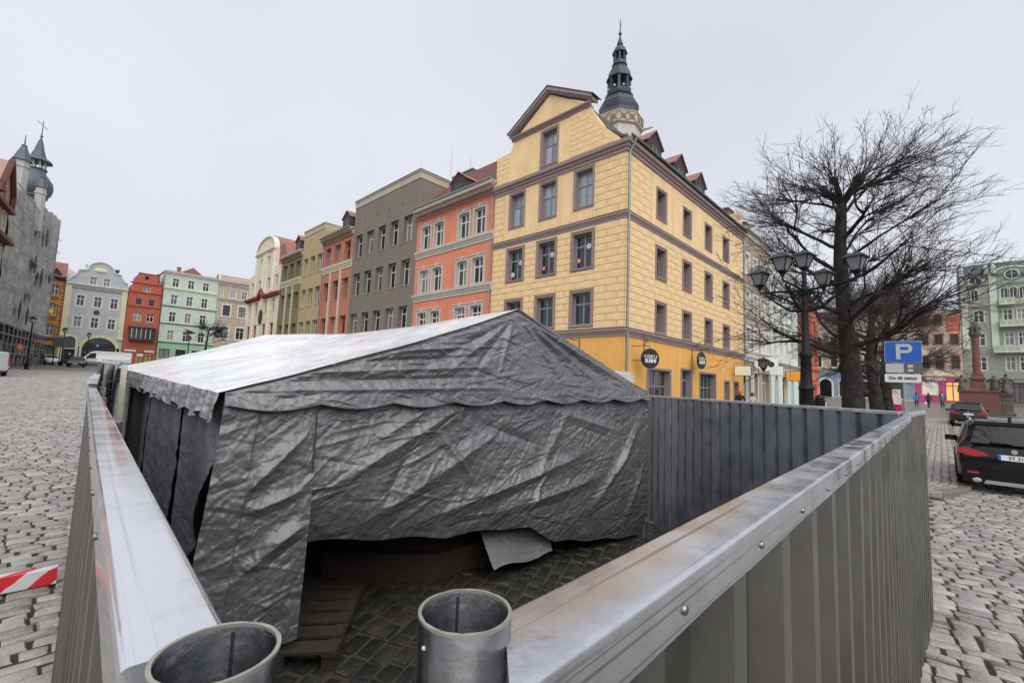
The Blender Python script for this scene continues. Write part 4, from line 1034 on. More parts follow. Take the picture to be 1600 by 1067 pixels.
for z_ in (16.1, 19.2): b.cornice(0, 12, z_, .3, .3, AL)
for y0_, y1_, z_ in ((-5.9, -8.8, 12.95), (-5.15, -8.8, 9.25), (-5.95, -7.5, 17.0 - .9)):
    o = b.part('balcony', MB().box(Lx(y0_), -1.1, z_, Lx(y1_), 0, z_ + .2).box(Lx(y0_), -1.1, z_ + .2, Lx(y1_), -.95, z_ + .85).box(Lx(y0_), -.95, z_ + .2, Lx(y0_) + .12, 0, z_ + .85).box(Lx(y0_) - .04, -1.15, z_ + .85, Lx(y1_) + .04, -.9, z_ + .97), AL)
    for k in range(4): MB().box(Lx(y0_) + .15 + .65 * k, -1.13, z_ + .35, Lx(y0_) + .6 + .65 * k, -1.101, z_ + .72).build('balcony_panel', GYT, o)
# round attic window in a big arched gable
ga = [(Lx(-7.4) + 2.3 * math.cos(math.pi * k / 14), 20.2 + 1.5 * math.sin(math.pi * k / 14)) for k in range(15)]
b.part('attic_arch', MB().prism(ga, -.06, .8), AG); m = MB()
for p, q in zip(ga[:-1], ga[1:]): m.tube([(p[0], -.1, p[1]), (q[0], -.1, q[1])], .14, 5)
b.part('attic_arch_moulding', m, AL)
b.part('round_window', MB().lathe([(.62, 0), (.62, .05)], 18, M=T((Lx(-7.4), -.07, 20.55)) @ Matrix.Rotation(R(90), 4, 'X')), GLASS)
b.part('round_window_frame', MB().tube([(Lx(-7.4) + .7 * math.cos(a), -.14, 20.55 + .7 * math.sin(a)) for a in [2 * math.pi * k / 20 for k in range(21)]], .1, 5).box(Lx(-7.4) - .04, -.16, 19.95, Lx(-7.4) + .04, -.1, 21.15).box(Lx(-7.4) - .6, -.155, 20.5, Lx(-7.4) + .6, -.1, 20.58), AL)
for y_ in (-2.3, -4.9, -5.6): b.part('finial', MB().lathe([(.28, 0), (.28, .5), (.18, .6), (.3, .8), (.3, 1.0), (.05, 1.4)], 8, (Lx(y_), -.1, 20.9)), AL)
GREENH = b

# ---------------------------------------------------------------- church-like town hall tower behind the yellow house
tx, ty = 56.45, 34.0
b = Bld('spired_tower', 'octagonal pale tower with a stepped dark lead spire behind the yellow house', tx, ty, R(8), cat='tower')
PS = plaster('pale tower render', (204, 196, 194), .85); GS = plaster('sandstone gallery', (194, 180, 156), .85)
def tz(z):
    return 2.15 + (z - 2.15) * (1 - float(np.interp(z, [40, 42, 44, 46, 50, 54, 58], [3.6, 3.6, 3.2, 2.6, 1.7, .9, 0])) / 66)
def tp(prof): return [(r_, tz(z_)) for r_, z_ in prof]
o8 = R(22.5)
b.part('shaft', MB().lathe(tp([(3.3, 5.3), (3.3, 43.0)]), 8, ph=o8), PS)
gal = b.part('gallery', MB().lathe(tp([(3.35, 41.9), (3.62, 42.1), (3.62, 43.5), (3.7, 43.5), (3.7, 43.65), (3.3, 43.7)]), 8, ph=o8), GS)
for k in range(8):
    a0 = o8 + k * math.pi / 4; a1 = a0 + math.pi / 4
    for q in range(2):
        p0 = Vector((math.cos(a0), math.sin(a0), 0)) * 3.66; p1 = Vector((math.cos(a1), math.sin(a1), 0)) * 3.66
        A = p0.lerp(p1, .06 + q * .47); B_ = p0.lerp(p1, .47 + q * .47)
        m = MB().tube([A + Vector((0, 0, tz(42.25))), B_ + Vector((0, 0, tz(43.35)))], .07, 4).tube([A + Vector((0, 0, tz(43.35))), B_ + Vector((0, 0, tz(42.25)))], .07, 4)
        C_ = (A + B_) / 2 + Vector((0, 0, tz(42.8))); m.tube([C_ + Vector((math.cos(t) * (B_ - A).x * .28 , math.cos(t) * (B_ - A).y * .28, math.sin(t) * .34)) for t in [2 * math.pi * i / 10 for i in range(11)]], .05, 4)
        m.build('tracery', plaster('shadowed stone', (150, 132, 100)), gal)
b.part('drum', MB().lathe(tp([(2.75, 43.4), (2.75, 44.6)]), 8, ph=o8), PS)
b.part('lower_spire', MB().lathe(tp([(3.25, 43.95), (3.15, 44.15), (2.75, 44.7), (2.9, 45.2), (2.95, 45.7), (2.6, 46.3), (2.1, 46.6), (1.85, 46.9), (2.05, 47.1), (2.1, 47.35), (1.75, 47.6)]), 8, ph=o8), LEAD)
m = MB()
for k in range(8):
    a = o8 + k * math.pi / 4; m.box(-.2, -.2, tz(47.5), .2, .2, tz(49.8), M=T((1.55 * math.cos(a), 1.55 * math.sin(a), 0)) @ Matrix.Rotation(a, 4, 'Z'))
b.part('belfry_posts', m.lathe(tp([(1.7, 47.5), (1.7, 47.95)]), 8, ph=o8).lathe(tp([(.5, 47.6), (.5, 49.8)]), 8), LEAD)
b.part('middle_cap', MB().lathe(tp([(1.5, 49.5), (1.95, 49.55), (1.95, 49.7), (1.7, 50.2), (1.55, 50.8), (1.1, 51.3), (.95, 51.5), (1.15, 51.6), (1.15, 51.8), (.95, 52.2)]), 8, ph=o8), LEAD)
m = MB()
for k in range(8):
    a = o8 + k * math.pi / 4; m.box(-.12, -.12, tz(52.1), .12, .12, tz(53.6), M=T((.85 * math.cos(a), .85 * math.sin(a), 0)) @ Matrix.Rotation(a, 4, 'Z'))
b.part('upper_posts', m.lathe(tp([(.3, 52.1), (.3, 53.6)]), 8), LEAD)
b.part('upper_cap', MB().lathe(tp([(.9, 53.3), (1.15, 53.35), (1.1, 53.6), (.85, 54.1), (.4, 54.4), (.38, 54.6), (.5, 54.7), (.15, 55.7), (.1, 56.0), (.28, 56.2), (.1, 56.45), (.05, 58.3)]), 8, ph=o8), LEAD)
b.part('weather_vane', MB().prism([(0, 57.0), (.35, 57.6), (.3, 57.8), (0, 57.5)], -.02, .02), LEAD)
for k in range(8):
    a = k * math.pi / 4 + o8 * 0
    b.part('bell_light', MB().lathe([(.13, -.1), (.16, 0), (.1, .15)], 8, (1.72 * math.cos(a), 1.72 * math.sin(a), tz(48.05))), WT)
    b.part('slit_window', MB().prism([(-.32, 37.0), (.32, 37.0), (.32, 38.0), (.2, 38.25), (0, 38.35), (-.2, 38.25), (-.32, 38.0)], 3.06, 3.1, M=Matrix.Rotation(a, 4, 'Z')), GLASS)
for a in (10, 100, 190, 280): b.part('gargoyle', MB().tube([(3.4 * math.cos(R(a)), 3.4 * math.sin(R(a)), tz(41.9)), (5.0 * math.cos(R(a)), 5.0 * math.sin(R(a)), tz(42.0))], [.2, .1], 6), GS)
# ---------------------------------------------------------------- corrugated fence
def fence(name, label, p0, p1, ztop, out, rail=True, panels=True, screw0=.3, group='corrugated steel fence runs round the tent', railh=.037, posts=(), half=.026, rm=None, pm=None, miter=0., bars=True):
    """out=+1: outside lies left of the run, -1: right of it"""
    a, c = Vector(p0), Vector(p1); L_ = (c - a).length; ang = math.atan2(c.y - a.y, c.x - a.x)
    g = min(G(*p0), G(*p1)); root = thing(name, label, 'fence', (a.x, a.y, g), ang, group)
    h = ztop - g
    if rail:
        w = half; r_ = .0045
        sec = []
        for cx, cz, a0 in ((w - r_, h - r_, 0), (-w + r_, h - r_, 90)):
            sec += [(cx + r_ * math.cos(R(a0 + 30 * k)), cz + r_ * math.sin(R(a0 + 30 * k))) for k in range(4)]
        sec = [(w, h - railh)] + sec + [(-w, h - railh)]
        nseg = max(2, int(L_ / .12)); vs_, fs = [], []; k = len(sec)
        for i in range(nseg + 1):
            x = L_ * i / nseg; dz = .0016 * noise.noise((x * 2.3, a.x * 9, 1)); dy = .0012 * noise.noise((x * 1.7, 5, a.y * 7))
            for (y, z) in sec:
                jag = .0035 * noise.noise((x * 23, y * 50, 2)) if z < h - railh + .001 else 0
                vs_.append((x + (miter * (y + half) / (2 * half) if i == 0 else 0), y + dy, z + dz + jag))
        for i in range(nseg):
            fs += [(i * k + j, (i + 1) * k + j, (i + 1) * k + (j + 1) % k, i * k + (j + 1) % k) for j in range(k)]
        fs += [tuple(range(k)), tuple(range(nseg * k, nseg * k + k))[::-1]]
        MB().add(vs_, fs).build('rail', rm or RAILM, root, smooth=40)
        x = screw0
        while x < L_ - .05:
            MB().lathe([(.0036, 0), (.004, .0008), (.003, .0026), (.001, .003)], 8, M=T((x, out * half, h - railh * .62)) @ Matrix.Rotation(R(-90 * out), 4, 'X')).build('screw', SCREW, root, smooth=40)
            x += .20 + .06 * noise.noise((x, 3, 1))
    if panels:
        x0 = 0.; i = 0
        while x0 < L_ - .02:
            x1 = min(x0 + 1.12, L_); yo = out * (half - .044 + (.003 if i % 2 else 0)); m = MB(); pl = []
            x = x0; per = .187
            while x < x1 - 1e-6:
                for dx, y in ((0, 0), (.118, 0), (.130, .036), (.168, .036), (.180, 0)):
                    if x + dx <= x1: pl.append((x + dx, yo + out * y))
                x += per
            pl.append((x1, yo)); th = .0012; zs = [.03, .5, 1.0, 1.5, h - .02]
            vs_, fs = [], []; n_ = len(pl)
            for z in zs:
                vs_ += [(px, py + .004 * noise.noise((px * 1.5, z * 1.2, i)), z) for px, py in pl]
            for j in range(len(zs) - 1):
                fs += [(j * n_ + q, j * n_ + q + 1, (j + 1) * n_ + q + 1, (j + 1) * n_ + q) for q in range(n_ - 1)]
            o_ = len(vs_); vs_ += [(v[0], v[1] - out * th, v[2]) for v in vs_[:o_]]
            fs += [tuple(o_ + q for q in f[::-1]) for f in fs]
            m.add(vs_, fs); me = bpy.data.meshes.new('panel'); me.from_pydata(m.v, [], m.f); me.materials.append(pm or STEEL); me.update()
            put('panel', me, root); x0 = x1; i += 1
        for z in (.35, h - .3) if bars else (): MB().box(0, -out * .034 - .012, z - .02, L_, -out * .034 + .012, z + .02).build('cross_bar', STEEL, root)
    for px in posts: MB().tube([(px, -out * .05, -.02), (px, -out * .05, h - .06)], .0245, 12).build('post', TUBEM, root, smooth=40)
    return root
fence('fence_run', 'bright capped corrugated steel fence run along the open cobbles left of the tent', (.057, .262), (.247, 4.02), 2.02, 1, posts=(1.9, 3.6), half=.022, rm=RAILS)
fence('fence_run', 'second corrugated fence run past the striped barrier beam, slightly raised', (.25, 4.1), (.47, 7.1), 2.075, 1, posts=(.1, 1.6))
fence('fence_run', 'farthest corrugated fence run near the white van, turned towards the tent', (.475, 7.18), (.97, 10.7), 2.25, 1, posts=(.1, 1.8))
fence('fence_run', 'scratched steel fence run with screwed cap rail facing the parked cars', (.148, .162), (4.73, .228), 2.02, -1, posts=(2.2, 4.5), screw0=.18, miter=.05)
fence('fence_run', 'short steel fence run beyond the corner joint, beside the kerb and parked cars', (4.77, .231), (6.38, .18), 2.045, -1, posts=(1.4,))
fence('fence_run', 'dark inner fence run between the tent and the bare tree', (4.78, .27), (7.6, 4.35), 2.05, -1, railh=.03, pm=STEELI, bars=False)
#fence('fence_run', 'fence run hidden behind the tent on the side of the yellow house', (6.93, 3.4), (7.1, 11.5), 2.1, -1, posts=(2.2, 5.0), railh=.03, pm=STEELI)
# the two open steel tubes at the corner
def post_tube(x, y, z, label, r=.0243):
    root = thing('steel_tube_post', label, 'post', (x, y, 0), 0, 'open steel tubes at the fence corner')
    m = MB(); n_ = 40; rr = [(r, 0), (r, z - .001), (r - .0004, z), (r - .0012, z), (r - .0016, z - .001), (r - .0016, z - .5), (0.001, z - .5)]
    vs_, fs = [], []
    for q, (rad, zz) in enumerate(rr):
        for j in range(n_):
            t = 2 * math.pi * j / n_; vs_.append((rad * math.cos(t), rad * math.sin(t), zz))
    for i in range(len(rr) - 1): fs += [(i * n_ + j, i * n_ + (j + 1) % n_, (i + 1) * n_ + (j + 1) % n_, (i + 1) * n_ + j) for j in range(n_)]
    m.add(vs_, fs); m.build('tube', TUBEM, root, smooth=40)
    a = R(60); ir = r - .0015
    MB().tube([(ir * math.cos(a), ir * math.sin(a), z - .3), (ir * math.cos(a), ir * math.sin(a), z - .003)], .0009, 5).build('weld_seam', mat('dark weld', (.06, .06, .065), metal=.6, rough=.5), root)
    m = MB(); vs_ = []
    for q, (rad, zz) in enumerate([(r + .0001, z - .0012), (r + .0001, z + .0003), (r - .0017, z + .0003), (r - .0017, z - .0012)]):
        for j in range(n_): t = 2 * math.pi * j / n_; vs_.append((rad * math.cos(t), rad * math.sin(t), zz + .0004 * noise.noise((j * .7, q, x * 50))))
    m.add(vs_, [(i * n_ + j, i * n_ + (j + 1) % n_, ((i + 1) % 4) * n_ + (j + 1) % n_, ((i + 1) % 4) * n_ + j) for i in range(4) for j in range(n_)])
    m.build('cut_rim', mat('raw cut edge', S(165, 162, 152), rough=.4, metal=.6, var=.15, scale=60), root)
    for q in range(26):
        t = random.uniform(0, 6.28); zz = z - random.uniform(.01, .12)
        MB().lathe([(.0012, 0), (.001, .0008), (.0004, .0011)], 6, M=Matrix.Rotation(t, 4, 'Z') @ T((r, 0, zz)) @ Matrix.Rotation(R(90), 4, 'Y')).build('water_drop', mat('water drop', (.5, .5, .5), rough=.05, spec=1, var=0), root) if q < 14 else None
    return root
post_tube(.166, .186, 2.031, 'open steel tube post at the start of the scratched fence rail')
post_tube(.064, .229, 2.031, 'open steel tube post at the start of the bright fence rail')
tag(MB().box(-.022, -.03, 2.0, .03, .03, 2.015).build('foam_scrap', mat('white speckled foam', S(226, 224, 218), var=.2, scale=120), None, T((.205, .262, -.05)) @ Matrix.Rotation(.5, 4, 'Z')), 'scrap of white speckled foam board beside the steel tube post', 'scrap') if False else None

# ---------------------------------------------------------------- tent
def vnoise(x, y, seed):
    r_ = np.random.default_rng(seed); tab = r_.random((64, 64))
    xi, yi = np.floor(x).astype(int), np.floor(y).astype(int); fx, fy = x - xi, y - yi
    fx = fx * fx * (3 - 2 * fx); fy = fy * fy * (3 - 2 * fy)
    g_ = lambda a, c: tab[a % 64, c % 64]
    return (g_(xi, yi) * (1 - fx) + g_(xi + 1, yi) * fx) * (1 - fy) + (g_(xi, yi + 1) * (1 - fx) + g_(xi + 1, yi + 1) * fx) * fy
def crease(X, Y, lines):
    d_ = np.zeros_like(X)
    for (x0, y0, x1, y1, w, a) in lines:
        dx, dy = x1 - x0, y1 - y0; l2 = dx * dx + dy * dy
        t = ((X - x0) * dx + (Y - y0) * dy) / l2; tc_ = np.clip(t, 0, 1)
        d = np.hypot(X - x0 - tc_ * dx, Y - y0 - tc_ * dy)
        d_ += a * np.clip(1 - d / w, 0, 1) ** 1.4 * np.clip(np.sin(np.pi * np.clip(t, .0, 1)) + .15, 0, 1)
    return d_
def crumple(X, Y, seed, n=140, amp=.008, ang=(.2, .9), box=None):
    r_ = np.random.default_rng(seed); ls = []
    x0, x1, y0, y1 = box
    for _ in range(n):
        cx, cy = r_.uniform(x0, x1), r_.uniform(y0, y1); l = r_.uniform(.05, .4); a = r_.normal(*ang)
        if r_.random() < .25: a = r_.uniform(0, 3.14)
        ls.append((cx - l * math.cos(a), cy - l * math.sin(a), cx + l * math.cos(a), cy + l * math.sin(a), r_.uniform(.012, .04), r_.uniform(-1, 1) * amp * .8))
    d = np.zeros_like(X)
    for q in ls:
        mk = (np.abs(X - (q[0] + q[2]) / 2) < .5) & (np.abs(Y - (q[1] + q[3]) / 2) < .5)
        if mk.any(): d[mk] += crease(X[mk], Y[mk], [q])
    d += .007 * np.abs(vnoise(X * 5 + Y * 2, Y * 6 - X, seed) - .5) * 2 + .004 * np.abs(vnoise(X * 13, Y * 13 + X * 3, seed + 1) - .5) * 2 + .0022 * np.abs(vnoise(X * 29 + Y * 7, Y * 27, seed + 2) - .5) * 2
    d += .035 * (vnoise(X * 1.3, Y * 1.5, seed + 3) - .5)
    return d
def grid_obj(name, P, m, parent, smooth=60):
    """P: (nt, ns, 3) array of points"""
    nt_, ns_ = P.shape[:2]; me = bpy.data.meshes.new(name)
    idx = np.arange(nt_ * ns_).reshape(nt_, ns_)
    q = np.stack([idx[:-1, :-1], idx[:-1, 1:], idx[1:, 1:], idx[1:, :-1]], -1).reshape(-1, 4)
    me.from_pydata(P.reshape(-1, 3).tolist(), [], q.tolist()); me.materials.append(m)
    me.polygons.foreach_set('use_smooth', [True] * len(me.polygons)); me.update()
    return put(name, me, parent)
def tarp_material(name, col, rough, wet=0.):
    m = bpy.data.materials.new(name); m.use_nodes = True; t = m.node_tree; N = t.nodes; K = t.links; p = N['Principled BSDF']
    tc = N.new('ShaderNodeTexCoord')
    r1 = N.new('ShaderNodeTexNoise'); r1.noise_type = 'RIDGED_MULTIFRACTAL'; r1.inputs['Scale'].default_value = 9; r1.inputs['Detail'].default_value = 6
    K.new(tc.outputs['Object'], r1.inputs['Vector'])
    n1 = N.new('ShaderNodeTexNoise'); n1.inputs['Scale'].default_value = 2.5; n1.inputs['Detail'].default_value = 7; K.new(tc.outputs['Object'], n1.inputs['Vector'])
    mr = N.new('ShaderNodeMapRange'); mr.inputs['To Min'].default_value = .7; mr.inputs['To Max'].default_value = 1.3; K.new(n1.outputs['Fac'], mr.inputs[0])
    v = N.new('ShaderNodeVectorMath'); v.operation = 'SCALE'; v.inputs[0].default_value = col; K.new(mr.outputs[0], v.inputs['Scale']); K.new(v.outputs[0], p.inputs['Base Color'])
    p.inputs['Metallic'].default_value = .35; p.inputs['Specular IOR Level'].default_value = .6
    m2 = N.new('ShaderNodeMapRange'); m2.inputs['To Min'].default_value = rough - .1; m2.inputs['To Max'].default_value = rough + .12; K.new(n1.outputs['Fac'], m2.inputs[0]); K.new(m2.outputs[0], p.inputs['Roughness'])
    b = N.new('ShaderNodeBump'); b.inputs['Strength'].default_value = .45; b.inputs['Distance'].default_value = .01
    dn = N.new('ShaderNodeTexNoise'); dn.inputs['Scale'].default_value = 5; K.new(tc.outputs['Object'], dn.inputs['Vector'])
    da = N.new('ShaderNodeVectorMath'); da.operation = 'MULTIPLY_ADD'; da.inputs[1].default_value = (.22, .22, .22); K.new(dn.outputs['Color'], da.inputs[0]); K.new(tc.outputs['Object'], da.inputs[2])
    nrm_prev = None
    for sc_, st_, ds_ in ((7, .32, .05), (19, .3, .02)):
        vo = N.new('ShaderNodeTexVoronoi'); vo.inputs['Scale'].default_value = sc_; K.new(da.outputs[0], vo.inputs['Vector'])
        bb = N.new('ShaderNodeBump'); bb.inputs['Strength'].default_value = st_; bb.inputs['Distance'].default_value = ds_; K.new(vo.outputs['Distance'], bb.inputs['Height'])
        if nrm_prev: K.new(nrm_prev, bb.inputs['Normal'])
        nrm_prev = bb.outputs[0]
    K.new(nrm_prev, b.inputs['Normal'])
    K.new(r1.outputs['Fac'], b.inputs['Height']); K.new(b.outputs[0], p.inputs['Normal'])
    if wet: p.inputs['Coat Weight'].default_value = wet; p.inputs['Coat Roughness'].default_value = .12
    return m
TARP = tarp_material('grey woven tarpaulin', (.155, .158, .162), .42); ROOFT = mat('pale tarpaulin roof', (.74, .75, .78), rough=.3, var=.14, scale=2.2, bump=.2, bscale=14, coat=.3, rvar=.1)  # roof sheets coloured near white, far paler than the grey front
TARPV = tarp_material('light grey valance', (.34, .345, .355), .4)  # side valance in a lighter grey than the front sheets
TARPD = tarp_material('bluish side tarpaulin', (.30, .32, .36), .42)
tent = thing('market_tent', 'large crumpled grey tarpaulin tent with a wet pale roof inside the fence', 'tent', (3.5, 7, 0))
TI = tent.matrix_local.inverted()
A_, B_ = np.array([.95, 3.72]), np.array([6.12, 3.15]); LF = np.hypot(*(B_ - A_)); e_ = (B_ - A_) / LF; nrm = np.array([e_[1], -e_[0]])
eave = lambda s_: 2.0 + .1 * s_ / LF
SP = 2.72
def to_local(P): P = P.copy(); P[..., 0] -= 3.5; P[..., 1] -= 7; return P
def front_pts(S_, Z_, D_):
    return np.stack([A_[0] + e_[0] * S_ + nrm[0] * D_, A_[1] + e_[1] * S_ + nrm[1] * D_, Z_], -1)
# main front sheet
ns, ntt = 420, 190
hx = np.array([1.4, 1.59, 2.06, 2.88, 3.5, 3.93, 4.35, 5.18, 6.3]); hz = np.array([.86, .85, .77, .64, .62, .56, .34, .19, .05])
s1 = np.linspace(.60, LF + .02, ns); t1 = np.linspace(0, 1, ntt); S_, T_ = np.meshgrid(s1, t1)
hem = np.interp(A_[0] + e_[0] * S_, hx, hz) + .012 * np.sin(S_ * 9)
Z_ = hem + (eave(S_) - .02 - hem) * T_
big = [(1.0, .9, 2.6, 1.7, .16, .045), (.7, 1.25, 2.1, 1.95, .14, .05), (1.6, .85, 3.9, 1.35, .13, .055), (2.4, .8, 4.3, 1.05, .12, .05), (2.9, 1.0, 3.6, 1.9, .1, .03), (3.9, .55, 4.9, 1.5, .12, .045), (4.3, .9, 5.1, 1.75, .1, .035),
       (1.7, 1.7, 2.2, 1.15, .07, .03), (3.3, 1.85, 4.6, 1.55, .1, .03), (2.2, 1.75, 3.1, 1.45, .1, -.03), (1.2, 1.0, 1.5, 1.6, .09, -.03), (4.7, .3, 5.15, 1.2, .08, .03), (2.9, .7, 3.2, 1.25, .05, .03), (1.0, 1.55, 1.8, 1.98, .1, .04)]
D_ = crease(S_, Z_, big) + crumple(S_, Z_, 5, 950, .012, (.45, .4), (.5, 5.3, .1, 2.1))
D_ += .10 * np.sin(np.pi * (1 - T_)) * (1 - T_) - .05 * (1 - T_) ** 2 + .03 * np.sin(S_ * 2.1 + 1) * (1 - T_)
D_ *= np.clip((1 - T_) * 8, .1, 1)
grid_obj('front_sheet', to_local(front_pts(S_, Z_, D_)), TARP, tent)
# corner flap: slack sheet with a raised seam strip
s1 = np.linspace(0, 1, 120); S_, T_ = np.meshgrid(s1, np.linspace(0, 1, 190))
zl, zr = .16, .24
SS = (-.02 - .20 * (1 - T_) ** 1.3) + (S_) * ((.62 - .07 * (1 - T_) ** 2) - (-.02 - .20 * (1 - T_) ** 1.3))
hm = zl + (zr - zl) * S_; Z_ = hm + (eave(SS) - .01 - hm) * T_
D_ = crumple(SS, Z_, 21, 220, .010, (.8, .5), (-.3, .7, .1, 2.1)) + .16 * (1 - T_) + crease(SS, Z_, [(.1, 1.25, .6, 1.75, .1, .05), (.12, 1.15, .55, 1.28, .07, .04), (.3, .9, .62, 1.05, .1, .04), (.1, .7, .5, 1.0, .08, .03)])
D_ += np.where(SS < .22 - .18 * (1 - T_), .018, 0)
grid_obj('corner_flap', to_local(front_pts(SS, Z_, D_)), TARP, tent)
# front gable above the eave with a scalloped valance
s1 = np.linspace(-.02, LF + .02, 420); S_, T_ = np.meshgrid(s1, np.linspace(0, 1, 110))
topz = np.where(S_ < SP, eave(0) + (2.98 - eave(0)) * np.clip(S_ / SP, 0, 1), eave(LF) + (2.98 - eave(LF)) * np.clip((LF - S_) / (LF - SP), 0, 1))
topz = topz + .012 - .03 * np.sin(np.pi * np.clip(S_ / SP, 0, 1)) * (1 + .8 * np.sin(S_ / SP)) * (S_ < SP)
ed = eave(S_) - .06 - .045 * np.abs(np.sin(S_ * math.pi / .62)) - .02
Z_ = ed + (topz - ed) * T_
D_ = crumple(S_, Z_, 33, 520, .010, (.05, .3), (0, 5.2, 1.9, 3.0)) + .04 * np.clip(1 - T_ * 1.5, 0, 1) + .04
lines = [(.1, 2.02 + .06 * k, 2.4, 2.1 + .11 * k, .04, .02 * (-1) ** k) for k in range(6)] + [(SP, 2.9, SP + .7 + .35 * k, 2.15, .06, .02 * (-1) ** k) for k in range(5)] + [(SP - .1, 2.85, SP - .3 - .35 * k, 2.2 - .01 * k, .06, .02 * (-1) ** k) for k in range(4)]
D_ += crease(S_, Z_, lines)
D_ *= np.clip((1 - T_) * 12, .15, 1)
D_ -= .02 * T_
grid_obj('front_gable', to_local(front_pts(S_, Z_, D_)), TARP, tent)
m = MB()
pts = [tuple(to_local(front_pts(np.array([[s_]]), np.array([[eave(s_) - .08 - .045 * abs(math.sin(s_ * math.pi / .62)) - .004]]), np.array([[.09]])))[0, 0]) for s_ in np.linspace(0, LF, 150)]
MB().tube(pts, .006, 5).build('valance_binding', mat('black binding tape', (.03, .03, .03), rough=.6), tent, smooth=60)
# roof: two slopes with a slack ridge
yr = np.linspace(0, 1, 120)
def ridge_z(u): return np.interp(u, [0, .25, .5, .8, 1], [2.98, 2.9, 2.87, 2.98, 3.03])
def slope(side):
    U, V = np.meshgrid(yr, np.linspace(0, 1, 70))           # U along the length, V from eave to ridge
    ye = (A_[1] if side < 0 else B_[1]) + (11.3 - (A_[1] if side < 0 else B_[1])) * U
    yk = 3.40 + (11.2 - 3.40) * U
    xe = .88 + .1 * U if side < 0 else 6.2 + .1 * U; xk = 3.62 - .15 * U
    ze = 2.0 + .16 * U if side < 0 else 2.1 + .12 * U
    X = xe + (xk - xe) * V; Y = ye + (yk - ye) * V
    Z = ze + (ridge_z(U) - ze) * V - .05 * np.sin(np.pi * V) * (1 + .8 * np.sin(U * 14 + V)) * .6
    Z += .010 * (vnoise(X * 3, Y * 2, 7) - .5) + .004 * np.abs(vnoise(X * 9, Y * 7, 8) - .5)
    return np.stack([X, Y, Z], -1)
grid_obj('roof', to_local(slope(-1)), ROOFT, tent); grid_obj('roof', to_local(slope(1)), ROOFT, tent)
# left valance, gathered in small pleats
U, V = np.meshgrid(np.linspace(0, 1, 420), np.linspace(0, 1, 14))
Y = A_[1] - .04 + (11.3 - A_[1]) * U; pl = np.sin(Y * 24 + 3 * np.sin(Y * 3)) * .018 * (1 - V)
Z = 2.0 + .16 * U - (.19 + .03 * np.sin(Y * 12)) * (1 - V) + .01 * vnoise(Y * 6, V * 4, 3); X = .875 + .1 * U - .03 * (1 - V) + pl + .012 * vnoise(Y * 9, V * 5, 4)
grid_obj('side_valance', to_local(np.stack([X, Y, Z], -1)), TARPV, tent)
# left side sheets hanging in deep folds, with dark gaps between
for (ya, yb, za, zb, sl) in ((3.76, 5.36, .75, .3, .95), (5.36, 7.38, .2, .15, .10), (7.4, 9.44, .15, .15, .06), (9.45, 11.3, .15, .15, .05)):
    U, T_ = np.meshgrid(np.linspace(0, 1, 110), np.linspace(0, 1, 70))
    y0_ = ya + sl * (1 - T_) ** 2; Y = y0_ + (yb - .06 * (1 - T_) - y0_) * U
    hm = za + (zb - za) * U; Z = hm + (1.95 - hm) * T_
    X = .97 + .02 * (Y - 3.8) + .07 * np.sin(Y * 5.5 + 1.2 * np.sin(Y * 2)) * (1 - .75 * T_) + .10 * np.sin(U * 3.1) * (1 - T_) * .6 - crumple(Y, Z, int(ya * 10), 60, .012, (1.2, .3), (ya, yb, .1, 2))
    grid_obj('side_sheet', to_local(np.stack([X, Y, Z], -1)), TARPD, tent)
U, T_ = np.meshgrid(np.linspace(0, 1, 90), np.linspace(0, 1, 40))
Y = 3.17 + 8.1 * U; Z = .03 + 2.1 * T_; X = 6.17 + .1 * U + .05 * np.sin(Y * 6) * (1 - T_) + crumple(Y, Z, 71, 60, .012, (1.2, .3), (3, 11, 0, 2))
grid_obj('side_sheet', to_local(np.stack([X, Y, Z], -1)), TARPD, tent)
X = 1.0 + 5.2 * U; Y = 11.28 + .04 * np.sin(X * 6) * (1 - T_); tp = 2.1 + .9 * (1 - np.abs(U - .5) * 2); Z = .05 + (tp - .05) * T_
grid_obj('back_sheet', to_local(np.stack([X, Y, Z], -1)), TARPD, tent)
for (x, y) in ((1.02, 3.78), (6.1, 3.22), (1.06, 7.4), (6.15, 7.3), (1.1, 11.2), (6.2, 11.2)):
    MB().tube([(x - 3.5, y - 7, .0), (x - 3.5, y - 7, 1.98)], .022, 8).build('pole', STEEL, tent, smooth=40)
for y in (4.0, 7.3, 10.9): MB().tube([(1.05 - 3.5, y - 7, 1.86), (3.6 - 3.5, y - 7, 2.72), (6.1 - 3.5, y - 7, 1.95)], .02, 8).build('rafter', STEEL, tent, smooth=40)
def zipper():
    m = MB(); q = [tuple(to_local(front_pts(np.array([[s_]]), np.array([[z_]]), np.array([[.07]])))[0, 0]) for s_, z_ in ((.60, 1.92), (.605, 1.6), (.60, 1.3), (.60, 1.22))]
    m.tube(q, .006, 5); m.build('zip', MATS['black binding tape'], tent)
zipper()
